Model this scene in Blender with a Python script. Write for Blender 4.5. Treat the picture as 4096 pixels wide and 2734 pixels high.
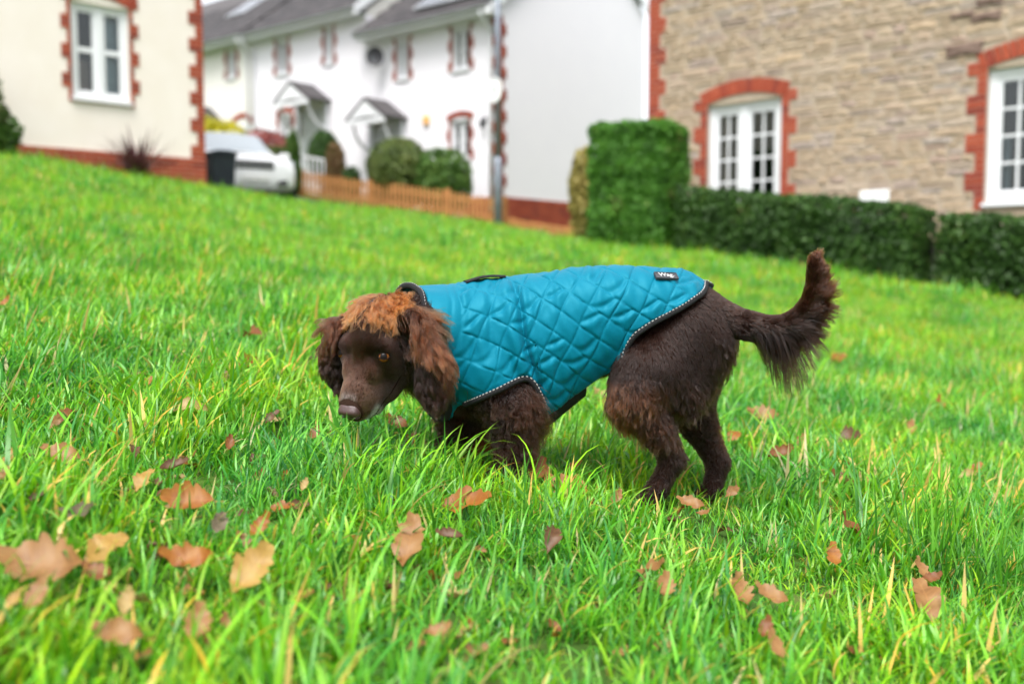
import bpy, bmesh, math, random, os
import numpy as np
from mathutils import Matrix, Vector

for o in list(bpy.data.objects):
    bpy.data.objects.remove(o, do_unlink=True)
scene = bpy.context.scene
COL = scene.collection
R = random.Random(7)
NR = np.random.default_rng(11)
rad = math.radians

# ------------------------------------------------------------------ camera
EYE = 0.63                 # camera height over the lawn below it
PITCH = rad(4.05)
cam_d = bpy.data.cameras.new('camera')
cam = bpy.data.objects.new('camera', cam_d)
COL.objects.link(cam)
cam.location = (0, 0, EYE)
cam.rotation_euler = (rad(90) - PITCH, 0, 0)
cam_d.sensor_width = 36.0
cam_d.lens = 35.0
cam_d.clip_start = 0.05
cam_d.clip_end = 2000
cam_d.dof.use_dof = True
cam_d.dof.focus_distance = 2.05
cam_d.dof.aperture_fstop = 2.0
cam_d.dof.aperture_blades = 9
scene.camera = cam

# ------------------------------------------------------------------ light: bright overcast daylight
world = bpy.data.worlds.new('World')
scene.world = world
world.use_nodes = True
wn = world.node_tree
wn.nodes.clear()
SUN_EL, SUN_AZ = rad(64), rad(195)
sky = wn.nodes.new('ShaderNodeTexSky')
sky.sky_type = 'NISHITA'
sky.sun_disc = False
sky.sun_elevation = SUN_EL
sky.sun_rotation = SUN_AZ
sky.air_density = 1.0
sky.dust_density = 3.0
sky.ozone_density = 1.0
hs = wn.nodes.new('ShaderNodeHueSaturation')
hs.inputs['Saturation'].default_value = 0.2      # a closed cloud layer: the sky's light is nearly grey
bg = wn.nodes.new('ShaderNodeBackground')
bg.inputs['Strength'].default_value = 0.125
wo = wn.nodes.new('ShaderNodeOutputWorld')
wn.links.new(sky.outputs[0], hs.inputs['Color'])
wn.links.new(hs.outputs[0], bg.inputs['Color'])
wn.links.new(bg.outputs[0], wo.inputs['Surface'])

sun_d = bpy.data.lights.new('sun', 'SUN')
sun_d.energy = 1.5
sun_d.angle = rad(30)
sun_d.color = (1.0, 0.97, 0.93)
sun = bpy.data.objects.new('sun', sun_d)
COL.objects.link(sun)
sdir = Vector((math.sin(SUN_AZ) * math.cos(SUN_EL), math.cos(SUN_AZ) * math.cos(SUN_EL), math.sin(SUN_EL)))
sun.rotation_euler = sdir.to_track_quat('Z', 'Y').to_euler()
sun.location = sdir * 30

scene.view_settings.view_transform = 'Standard'
scene.view_settings.look = 'None'
scene.view_settings.gamma = 1.0
scene.view_settings.use_curve_mapping = False
scene.view_settings.exposure = 1.63
scene.render.engine = 'CYCLES'
scene.cycles.use_denoising = True
scene.cycles.max_bounces = 8
scene.cycles.transparent_max_bounces = 12
scene.cycles.caustics_reflective = False
scene.cycles.caustics_refractive = False

# ------------------------------------------------------------------ helpers
FPX = 35.0 / 36.0 * 4096

def ray(u, v):
    xc = (u - 2048) / FPX
    yc = (1367 - v) / FPX
    return np.array([xc, math.cos(PITCH) + yc * math.sin(PITCH), -math.sin(PITCH) + yc * math.cos(PITCH)])

def P(u, v, Y):
    """the point that a measurement (u, v) on the photograph has at the distance Y"""
    r = ray(u, v)
    return r * (Y / r[1]) + np.array([0, 0, EYE])

def tag(o, label=None, cat=None, group=None, kind=None):
    if label: o['label'] = label
    if cat: o['category'] = cat
    if group: o['group'] = group
    if kind: o['kind'] = kind
    return o

def link(o, parent=None):
    COL.objects.link(o)
    if parent is not None:
        o.parent = parent
    return o

def empty(name, loc=(0, 0, 0), rz=0.0, label=None, cat=None, group=None):
    o = bpy.data.objects.new(name, None)
    o.empty_display_size = 0.2
    COL.objects.link(o)
    o.location = loc
    o.rotation_euler = (0, 0, rz)
    return tag(o, label, cat, group)

def mesh_obj(name, v, f, mat=None, parent=None, smooth=False):
    me = bpy.data.meshes.new(name)
    me.from_pydata([tuple(map(float, p)) for p in v], [], [tuple(map(int, q)) for q in f])
    me.update()
    if smooth:
        me.polygons.foreach_set('use_smooth', [True] * len(me.polygons))
    if mat is not None:
        me.materials.append(mat)
    return link(bpy.data.objects.new(name, me), parent)

def np_mesh(name, v, f, mat=None, parent=None, smooth=True):
    """fast mesh from numpy arrays, all faces with the same number of corners"""
    v = np.asarray(v, np.float32); f = np.asarray(f, np.int32)
    k = f.shape[1]
    me = bpy.data.meshes.new(name)
    me.vertices.add(len(v)); me.vertices.foreach_set('co', v.ravel())
    me.loops.add(f.size); me.loops.foreach_set('vertex_index', f.ravel())
    me.polygons.add(len(f))
    me.polygons.foreach_set('loop_start', np.arange(0, f.size, k, dtype=np.int32))
    me.polygons.foreach_set('loop_total', np.full(len(f), k, np.int32))
    if smooth:
        me.polygons.foreach_set('use_smooth', np.ones(len(f), bool))
    me.update(calc_edges=True)
    me.validate()
    if mat is not None:
        me.materials.append(mat)
    return link(bpy.data.objects.new(name, me), parent)

class MB:
    """collects shapes for ONE mesh object"""
    def __init__(s):
        s.v, s.f = [], []
    def add(s, v, f):
        n = len(s.v)
        s.v += [tuple(map(float, p)) for p in v]
        s.f += [tuple(int(i) + n for i in q) for q in f]
        return s
    def box(s, x0, x1, y0, y1, z0, z1):
        return s.add([(x0, y0, z0), (x1, y0, z0), (x1, y1, z0), (x0, y1, z0), (x0, y0, z1), (x1, y0, z1), (x1, y1, z1), (x0, y1, z1)],
                     [(0, 3, 2, 1), (4, 5, 6, 7), (0, 1, 5, 4), (1, 2, 6, 5), (2, 3, 7, 6), (3, 0, 4, 7)])
    def prism(s, poly, y0, y1):
        """polygon in x,z (counter-clockwise seen from -y) pushed from y0 to y1"""
        n = len(poly)
        v = [(x, y0, z) for x, z in poly] + [(x, y1, z) for x, z in poly]
        f = [tuple(range(n)), tuple(range(2 * n - 1, n - 1, -1))]
        f += [(i, i + n, (i + 1) % n + n, (i + 1) % n) for i in range(n)]
        return s.add(v, f)
    def tube(s, pts, rr, n=10, cap=True):
        pts = [np.array(p, float) for p in pts]
        if not hasattr(rr, '__len__'): rr = [rr] * len(pts)
        v, f = [], []
        ref = np.array([0.31, 0.17, 0.93])
        for i, p in enumerate(pts):
            t = pts[min(i + 1, len(pts) - 1)] - pts[max(i - 1, 0)]
            t /= np.linalg.norm(t) + 1e-12
            a = np.cross(t, ref); a /= np.linalg.norm(a) + 1e-12
            b = np.cross(t, a)
            ref = -np.cross(t, a) if i == -1 else ref
            for k in range(n):
                w = 2 * math.pi * k / n
                v.append(p + rr[i] * (math.cos(w) * a + math.sin(w) * b))
        for i in range(len(pts) - 1):
            for k in range(n):
                f.append((i * n + k, i * n + (k + 1) % n, (i + 1) * n + (k + 1) % n, (i + 1) * n + k))
        if cap:
            f.append(tuple(range(n - 1, -1, -1)))
            f.append(tuple(range((len(pts) - 1) * n, len(pts) * n)))
        return s.add(v, f)
    def build(s, name, mat=None, parent=None, smooth=False):
        return mesh_obj(name, s.v, s.f, mat, parent, smooth)

def bevel(o, w=0.01, seg=2):
    m = o.modifiers.new('edges', 'BEVEL')
    m.width = w; m.segments = seg; m.limit_method = 'ANGLE'
    return o

# ------------------------------------------------------------------ materials
def new_mat(name):
    m = bpy.data.materials.new(name)
    m.use_nodes = True
    nt = m.node_tree
    nt.nodes.clear()
    out = nt.nodes.new('ShaderNodeOutputMaterial')
    return m, nt, out

def N(nt, typ, **kw):
    n = nt.nodes.new(typ)
    for k, v in kw.items():
        setattr(n, k, v)
    return n

def surf(name, c1, c2=None, scale=6.0, rough=0.7, bump=0.0, bscale=40.0, spec=0.3, obj_var=None, detail=6.0, ramp=None, metallic=0.0, coat=0.0):
    """Principled with noise between two colours, optional per-object colour steps and fine relief"""
    m, nt, out = new_mat(name)
    b = N(nt, 'ShaderNodeBsdfPrincipled')
    b.inputs['Roughness'].default_value = rough
    b.inputs['Specular IOR Level'].default_value = spec
    b.inputs['Metallic'].default_value = metallic
    b.inputs['Coat Weight'].default_value = coat
    b.inputs['Coat Roughness'].default_value = 0.08
    nt.links.new(b.outputs[0], out.inputs['Surface'])
    tc = N(nt, 'ShaderNodeTexCoord')
    col = None
    if c2 is None and not ramp:
        b.inputs['Base Color'].default_value = (*c1, 1)
    else:
        if ramp:
            oi = N(nt, 'ShaderNodeObjectInfo')
            cr = N(nt, 'ShaderNodeValToRGB')
            cr.color_ramp.interpolation = 'LINEAR'
            els = cr.color_ramp.elements
            while len(els) < len(ramp): els.new(0.5)
            for e, (pos, c) in zip(els, ramp):
                e.position = pos; e.color = (*c, 1)
            nt.links.new(oi.outputs['Random'], cr.inputs[0])
            base = cr.outputs[0]
        no = N(nt, 'ShaderNodeTexNoise')
        no.inputs['Scale'].default_value = scale
        no.inputs['Detail'].default_value = detail
        no.inputs['Roughness'].default_value = 0.6
        geo = N(nt, 'ShaderNodeNewGeometry')
        nt.links.new(geo.outputs['Position'], no.inputs['Vector'])
        mx = N(nt, 'ShaderNodeMix', data_type='RGBA')
        mr = N(nt, 'ShaderNodeMapRange')
        mr.inputs[1].default_value = 0.35; mr.inputs[2].default_value = 0.68
        nt.links.new(no.outputs['Fac'], mr.inputs[0])
        nt.links.new(mr.outputs[0], mx.inputs[0])
        if ramp:
            mx.blend_type = 'MULTIPLY'
            nt.links.new(base, mx.inputs[6])
            mx.inputs[7].default_value = (*(c2 or (0.75, 0.75, 0.75)), 1)
        else:
            mx.inputs[6].default_value = (*c1, 1); mx.inputs[7].default_value = (*c2, 1)
        nt.links.new(mx.outputs[2], b.inputs['Base Color'])
    if bump:
        n2 = N(nt, 'ShaderNodeTexNoise')
        n2.inputs['Scale'].default_value = bscale
        n2.inputs['Detail'].default_value = 5
        g2 = N(nt, 'ShaderNodeNewGeometry')
        nt.links.new(g2.outputs['Position'], n2.inputs['Vector'])
        bp = N(nt, 'ShaderNodeBump')
        bp.inputs['Strength'].default_value = bump
        bp.inputs['Distance'].default_value = 0.01
        nt.links.new(n2.outputs['Fac'], bp.inputs['Height'])
        nt.links.new(bp.outputs[0], b.inputs['Normal'])
    return m

def leafy(name, cols, trans=0.35, rough=0.5, scale=3.0, spec=0.25):
    """two-sided foliage: colour steps by position noise, light passing through"""
    m, nt, out = new_mat(name)
    geo = N(nt, 'ShaderNodeNewGeometry')
    no = N(nt, 'ShaderNodeTexNoise')
    no.inputs['Scale'].default_value = scale
    no.inputs['Detail'].default_value = 4
    nt.links.new(geo.outputs['Position'], no.inputs['Vector'])
    ad = N(nt, 'ShaderNodeMath', operation='MULTIPLY_ADD')
    nt.links.new(geo.outputs['Random Per Island'], ad.inputs[0])
    ad.inputs[1].default_value = 0.5
    mm = N(nt, 'ShaderNodeMath', operation='MULTIPLY_ADD')
    nt.links.new(no.outputs['Fac'], mm.inputs[0]); mm.inputs[1].default_value = 1.6; mm.inputs[2].default_value = -0.55
    nt.links.new(mm.outputs[0], ad.inputs[2])
    cr = N(nt, 'ShaderNodeValToRGB')
    els = cr.color_ramp.elements
    while len(els) < len(cols): els.new(0.5)
    for e, (p, c) in zip(els, cols):
        e.position = p; e.color = (*c, 1)
    nt.links.new(ad.outputs[0], cr.inputs[0])
    b = N(nt, 'ShaderNodeBsdfPrincipled')
    b.inputs['Roughness'].default_value = rough
    b.inputs['Specular IOR Level'].default_value = spec
    nt.links.new(cr.outputs[0], b.inputs['Base Color'])
    t = N(nt, 'ShaderNodeBsdfTranslucent')
    nt.links.new(cr.outputs[0], t.inputs['Color'])
    ms = N(nt, 'ShaderNodeMixShader')
    ms.inputs[0].default_value = trans
    nt.links.new(b.outputs[0], ms.inputs[1]); nt.links.new(t.outputs[0], ms.inputs[2])
    nt.links.new(ms.outputs[0], out.inputs['Surface'])
    return m

def glass_mat(name, tint=(0.9, 0.95, 0.95)):
    m, nt, out = new_mat(name)
    fr = N(nt, 'ShaderNodeFresnel'); fr.inputs['IOR'].default_value = 1.5
    tr = N(nt, 'ShaderNodeBsdfTransparent'); tr.inputs['Color'].default_value = (*tint, 1)
    gl = N(nt, 'ShaderNodeBsdfGlossy'); gl.inputs['Roughness'].default_value = 0.02
    mx = N(nt, 'ShaderNodeMixShader')
    nt.links.new(fr.outputs[0], mx.inputs[0]); nt.links.new(tr.outputs[0], mx.inputs[1]); nt.links.new(gl.outputs[0], mx.inputs[2])
    nt.links.new(mx.outputs[0], out.inputs['Surface'])
    return m

M = {}
M['cream'] = surf('cream_render', (0.70, 0.635, 0.570), (0.725, 0.665, 0.61), 3.0, 0.85, 0.25, 90, 0.2)
M['white_wall'] = surf('white_render', (0.775, 0.755, 0.80), (0.79, 0.77, 0.81), 2.0, 0.85, 0.2, 90, 0.2)
M['cream_far'] = surf('pale_cream_render', (0.71, 0.69, 0.64), (0.73, 0.71, 0.67), 2.0, 0.85, 0.2, 90, 0.2)
M['brick'] = surf('red_brick', (0.4, 0.1, 0.06), (0.86, 0.82, 0.8), 14, 0.85, 0.5, 120, 0.2,
                  ramp=[(0.0, (0.28, 0.055, 0.030)), (0.35, (0.36, 0.078, 0.040)), (0.7, (0.31, 0.060, 0.034)), (1.0, (0.19, 0.040, 0.030))])
M['mortar'] = surf('pale_mortar', (0.50, 0.36, 0.29), (0.43, 0.30, 0.24), 20, 0.95, 0.4, 150, 0.1)
M['stone'] = surf('rubble_stone', (0.4, 0.3, 0.2), (0.78, 0.75, 0.72), 16, 0.9, 0.6, 60, 0.15,
                  ramp=[(0.0, (0.390, 0.296, 0.210)), (0.2, (0.424, 0.336, 0.245)), (0.4, (0.374, 0.290, 0.225)), (0.55, (0.450, 0.341, 0.231)),
                        (0.7, (0.396, 0.325, 0.263)), (0.82, (0.353, 0.258, 0.208)), (0.9, (0.364, 0.314, 0.281)), (1.0, (0.315, 0.242, 0.208))])
M['stone_dark'] = surf('dark_stone', (0.13, 0.085, 0.07), (0.20, 0.14, 0.115), 9, 0.9, 0.8, 60, 0.15)
M['stone_mortar'] = surf('stone_mortar', (0.40, 0.33, 0.255), (0.345, 0.28, 0.215), 12, 0.95, 0.6, 90, 0.1)
M['pvc'] = surf('white_frame', (0.68, 0.69, 0.71), None, rough=0.35, spec=0.4)
M['glass'] = glass_mat('window_glass')
M['room'] = surf('dark_room', (0.035, 0.035, 0.033), (0.05, 0.047, 0.042), 2, 0.9)
M['curtain'] = surf('pale_blue_curtain', (0.30, 0.36, 0.40), (0.20, 0.25, 0.28), 8, 0.9)
M['curtain_tan'] = surf('tan_curtain', (0.28, 0.19, 0.15), (0.18, 0.12, 0.10), 8, 0.9)
M['blind'] = surf('pale_blind', (0.62, 0.64, 0.66), (0.56, 0.58, 0.60), 5, 0.9)
M['tile'] = surf('roof_tile', (0.1, 0.1, 0.1), (0.78, 0.76, 0.76), 10, 0.75, 0.4, 60, 0.3,
                 ramp=[(0.0, (0.046, 0.043, 0.046)), (0.5, (0.064, 0.059, 0.062)), (1.0, (0.082, 0.076, 0.078))])
M['fascia'] = surf('grey_white_fascia', (0.68, 0.70, 0.71), None, rough=0.4, spec=0.4)
M['gutter'] = surf('grey_gutter', (0.42, 0.43, 0.45), None, rough=0.4, spec=0.4)
M['solar'] = surf('solar_glass', (0.02, 0.025, 0.04), None, rough=0.06, spec=1.0, coat=1.0)
M['wood'] = surf('orange_fence_wood', (0.50, 0.235, 0.085), (0.38, 0.165, 0.06), 9, 0.8, 0.4, 60, 0.2)
M['steel'] = surf('galvanised_steel', (0.25, 0.28, 0.33), (0.21, 0.235, 0.28), 12, 0.5, metallic=0.3)
M['black_plastic'] = surf('black_plastic', (0.02, 0.02, 0.022), None, rough=0.5)
M['bin'] = surf('bin_plastic', (0.025, 0.032, 0.042), (0.03, 0.04, 0.05), 5, 0.55)
M['sign_white'] = surf('sign_white', (0.80, 0.81, 0.81), None, rough=0.4)
M['grey_mark'] = surf('grey_mark', (0.35, 0.36, 0.38), None, rough=0.5)
M['orange'] = surf('orange_plastic', (0.85, 0.45, 0.14), None, rough=0.5)
M['lamp_dark'] = surf('dark_metal', (0.04, 0.04, 0.045), None, rough=0.5)
M['red_door'] = surf('grey_door', (0.55, 0.57, 0.58), None, rough=0.5)
# ------------------------------------------------------------------ ground: a lawn falling to the right, rising away
_ctrl = np.array([(-6.7, 13.1, 0.13), (-4.6, 15.0, 0.02), (4.35, 10.5, 0.376), (1.63, 13.0, 0.18), (5.2, 10.0, 0.40), (0.8, 19.5, 0.02),
                  (-4.5, 21.0, 0.0), (0, 1.0, 0), (0, 4.0, 0), (2.0, 3.0, 0), (-2.0, 3.0, 0), (-3.0, 7.0, 0.03), (0, 8.0, 0.0), (3.0, 6.0, 0.06),
                  (9.0, 14.0, 0.75), (-12.0, 12.0, 0.1), (0.0, 30.0, 0.0), (-10.0, 30.0, 0.0), (9.0, 5.0, 0.5)])
_rbf_s = 4.2
_rbf_A = np.exp(-((_ctrl[:, None, :2] - _ctrl[None, :, :2]) ** 2).sum(-1) / (2 * _rbf_s ** 2)) + 1e-3 * np.eye(len(_ctrl))
_rbf_w = np.linalg.solve(_rbf_A, _ctrl[:, 2])

def ground(x, y, lumps=True):
    x = np.asarray(x, float); y = np.asarray(y, float)
    xx = 40 * np.tanh(x / 40); yy = np.where(y > 26, 26 + 30 * np.tanh((y - 26) / 30), y)
    yy = np.where(yy < -10, -10 + 5 * np.tanh((yy + 10) / 5), yy)
    z = -0.15 * xx + 0.075 * yy
    d = (x[..., None] - _ctrl[:, 0]) ** 2 + (y[..., None] - _ctrl[:, 1]) ** 2
    z = z + (np.exp(-d / (2 * _rbf_s ** 2)) * _rbf_w).sum(-1)
    z = z - .46 * np.exp(-((x + 5.4) / 2.0) ** 2 - ((y - 19.0) / 1.9) ** 2)      # the driveway lies a step lower
    if lumps:
        z = z + 0.012 * np.sin(x * 3.1 + 1.3 * np.sin(y * 1.7)) * np.sin(y * 2.6 + 0.7) + 0.006 * np.sin(x * 9.3 + y * 4.1) * np.sin(y * 8.2 - x * 3.3)
    return z

def gz(x, y):
    return float(ground(np.array([x]), np.array([y]))[0])

def on_ground(u, v):
    """where the sight line of a photograph measurement meets the lawn"""
    r = ray(u, v); t = 0.6
    for _ in range(4000):
        p = r * t
        if p[2] + EYE <= gz(p[0], p[1]): break
        t += 0.004 * max(1, t)
    return np.array([p[0], p[1], gz(p[0], p[1])])

M['soil'] = leafy('lawn_base', [(0.0, (0.022, 0.040, 0.010)), (0.45, (0.035, 0.075, 0.012)), (0.75, (0.055, 0.11, 0.014)), (1.0, (0.10, 0.09, 0.035))], 0.0, 0.9, 9.0, 0.1)
def _axis(a, b, near, fine, n_far):
    core = np.arange(-near, near + 1e-6, fine)
    far = near * (abs(b) / near) ** (np.arange(1, n_far + 1) / n_far)
    return core, far
cx, fx = _axis(0, 400, 8, 0.16, 16)
gx = np.concatenate([-fx[::-1], cx, fx])
gy = np.concatenate([-np.array([300, 120, 50, 20, 8, 3, 1.0]), np.arange(0.0, 24.0, 0.16), 24 * (500 / 24) ** (np.arange(0, 17) / 16)])
GX, GY = np.meshgrid(gx, gy)
GZ = ground(GX, GY)
nx, ny = len(gx), len(gy)
idx = np.arange(nx * ny).reshape(ny, nx)
quads = np.stack([idx[:-1, :-1], idx[:-1, 1:], idx[1:, 1:], idx[1:, :-1]], -1).reshape(-1, 4)
g = np_mesh('ground', np.stack([GX, GY, GZ], -1).reshape(-1, 3), quads, M['soil'])
tag(g, kind='structure')

M['asphalt'] = surf('asphalt', (0.055, 0.055, 0.057), (0.075, 0.074, 0.072), 30, 0.9, 0.5, 200)
M['paving'] = surf('pale_paving', (0.42, 0.36, 0.30), (0.36, 0.31, 0.26), 6, 0.9, 0.3, 80)
def strip(name, pts_l, pts_r, mat, lift, n=14):
    v, f = [], []
    for i in range(n + 1):
        t = i / n
        a = np.array(pts_l[0]) * (1 - t) + np.array(pts_l[1]) * t
        b = np.array(pts_r[0]) * (1 - t) + np.array(pts_r[1]) * t
        for k in range(9):
            q = a * (1 - k / 8) + b * (k / 8)
            v.append((q[0], q[1], float(ground(q[0:1], q[1:2])[0]) + lift))
    for i in range(n):
        for k in range(8):
            f.append((i * 9 + k, i * 9 + k + 1, (i + 1) * 9 + k + 1, (i + 1) * 9 + k))
    return tag(mesh_obj(name, v, f, mat, None, True), kind='structure')
strip('driveway', ((-9.0, 17.6), (-4.2, 17.4)), ((-10.0, 25.5), (-4.0, 20.8)), M['asphalt'], 0.03)
strip('path', ((0.55, 14.6), (2.7, 17.5)), ((1.25, 14.2), (3.4, 17.0)), M['paving'], 0.035)
# ------------------------------------------------------------------ houses
def unit_box(name, mat, bev=0.0):
    b = MB().box(-0.5, 0.5, 0, 1, -0.5, 0.5)
    me = bpy.data.meshes.new(name)
    me.from_pydata(b.v, [], b.f); me.materials.append(mat); me.update()
    return me
BRICK = unit_box('brick', M['brick'])
TILE = None

def stone_mesh(k, mat):
    rr = random.Random(100 + k)
    # a rough block: front face drawn in and pushed out unevenly
    def j(a): return rr.uniform(-a, a)
    c = [(-0.5, -0.5), (0.0, -0.5), (0.5, -0.5), (0.5, 0.0), (0.5, 0.5), (0.0, 0.5), (-0.5, 0.5), (-0.5, 0.0)]
    outer = [(x + (j(0.05) if x else j(0.1)), z + (j(0.08) if z else j(0.1))) for x, z in c]
    v = [(x, 1.0, z) for x, z in outer] + [(x, 0.35 + j(0.1), z) for x, z in outer] + [(x * 0.86, 0.02 + j(0.12), z * 0.78) for x, z in outer] + [(j(0.1), -0.12 + j(0.1), j(0.1))]
    f = []
    for i in range(8):
        n = (i + 1) % 8
        f.append((i, n, 8 + n, 8 + i)); f.append((8 + i, 8 + n, 16 + n, 16 + i)); f.append((16 + i, 16 + n, 24))
    me = bpy.data.meshes.new('stone'); me.from_pydata(v, [], f); me.materials.append(mat); me.update()
    return me
STONES = [stone_mesh(k, M['stone']) for k in range(7)]
STONES_DARK = [stone_mesh(30, M['stone_dark'])]

def piece(name, me, parent, x, z, w, h, y=-0.014, d=0.05, ry=0.0):
    o = bpy.data.objects.new(name, me)
    o.parent = parent
    o.location = (x, y + R.uniform(-0.002, 0.002), z)
    o.scale = (w, d, h)
    o.rotation_euler = (0, ry, 0)
    COL.objects.link(o)
    return o

def brick(parent, x0, x1, z0, z1, y=-0.014, d=0.05, g=0.012):
    return piece('brick', BRICK, parent, (x0 + x1) / 2, (z0 + z1) / 2, x1 - x0 - g, z1 - z0 - g, y, d)

def seg_arch(x0, x1, zs, rise, n=12):
    """points of a segmental arch from (x0, zs) to (x1, zs)"""
    w = (x1 - x0) / 2; cx = (x0 + x1) / 2
    rr = (w * w + rise * rise) / (2 * rise)
    a = math.asin(w / rr)
    return [(cx + rr * math.sin(-a + 2 * a * i / n), zs + rise - rr + rr * math.cos(-a + 2 * a * i / n)) for i in range(n + 1)], cx, zs + rise - rr, rr, a

def voussoirs(parent, x0, x1, zs, rise, hgt, n):
    _, cx, cz, rr, a = seg_arch(x0, x1, zs, rise)
    a2 = a * 1.06
    for i in range(n):
        t = -a2 + 2 * a2 * (i + 0.5) / n
        m = rr + hgt / 2
        piece('brick', BRICK, parent, cx + m * math.sin(t), cz + m * math.cos(t), 2 * a2 * m / n - 0.013, hgt - 0.006, -0.02, 0.055, t)

def side_bricks(parent, xe, sgn, z0, z1, narrow, wide, course=0.075, per=3, start=0):
    """toothed brick jamb: courses of wide and narrow bricks, three by three"""
    k = 0; z = z0
    while z < z1 - 0.01:
        w = wide if ((k // per) + start) % 2 == 0 else narrow
        z2 = min(z + course, z1)
        xa, xb = (xe, xe + sgn * w) if sgn > 0 else (xe - w, xe)
        if w > 0.26:
            s = xa + (xb - xa) * (0.68 if sgn > 0 else 0.32) if k % 2 else xa + (xb - xa) * (0.36 if sgn > 0 else 0.64)
            brick(parent, xa, s, z, z2); brick(parent, s, xb, z, z2)
        else:
            brick(parent, xa, xb, z, z2)
        z = z2; k += 1

def jamb_backing(parent, xe, sgn, z0, z1, narrow, wide, course=0.075, per=3, start=0):
    b = MB(); k = 0; z = z0
    while z < z1 - 0.01:
        w = wide if (k + start) % 2 == 0 else narrow
        z2 = min(z + course * per, z1)
        xa, xb = (xe, xe + w) if sgn > 0 else (xe - w, xe)
        b.box(xa, xb, -0.006, 0.02, z, z2)
        z = z2; k += 1
    return b.build('mortar', M['mortar'], parent)

def wall_with_holes(x0, x1, z0, z1, holes, thick, reveal=0.12):
    """a wall slab with rectangular openings, built of strips round the openings"""
    xs = sorted({x0, x1, *[h[0] for h in holes], *[h[1] for h in holes]})
    zs = sorted({z0, z1, *[h[2] for h in holes], *[h[3] for h in holes]})
    b = MB()
    for i in range(len(xs) - 1):
        run = None
        for j in range(len(zs) - 1):
            cx = (xs[i] + xs[i + 1]) / 2; cz = (zs[j] + zs[j + 1]) / 2
            solid = not any(h[0] < cx < h[1] and h[2] < cz < h[3] for h in holes)
            if solid and run is None: run = zs[j]
            if (not solid) and run is not None:
                b.box(xs[i], xs[i + 1], 0, thick, run, zs[j]); run = None
        if run is not None: b.box(xs[i], xs[i + 1], 0, thick, run, zs[-1])
    return b

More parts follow.
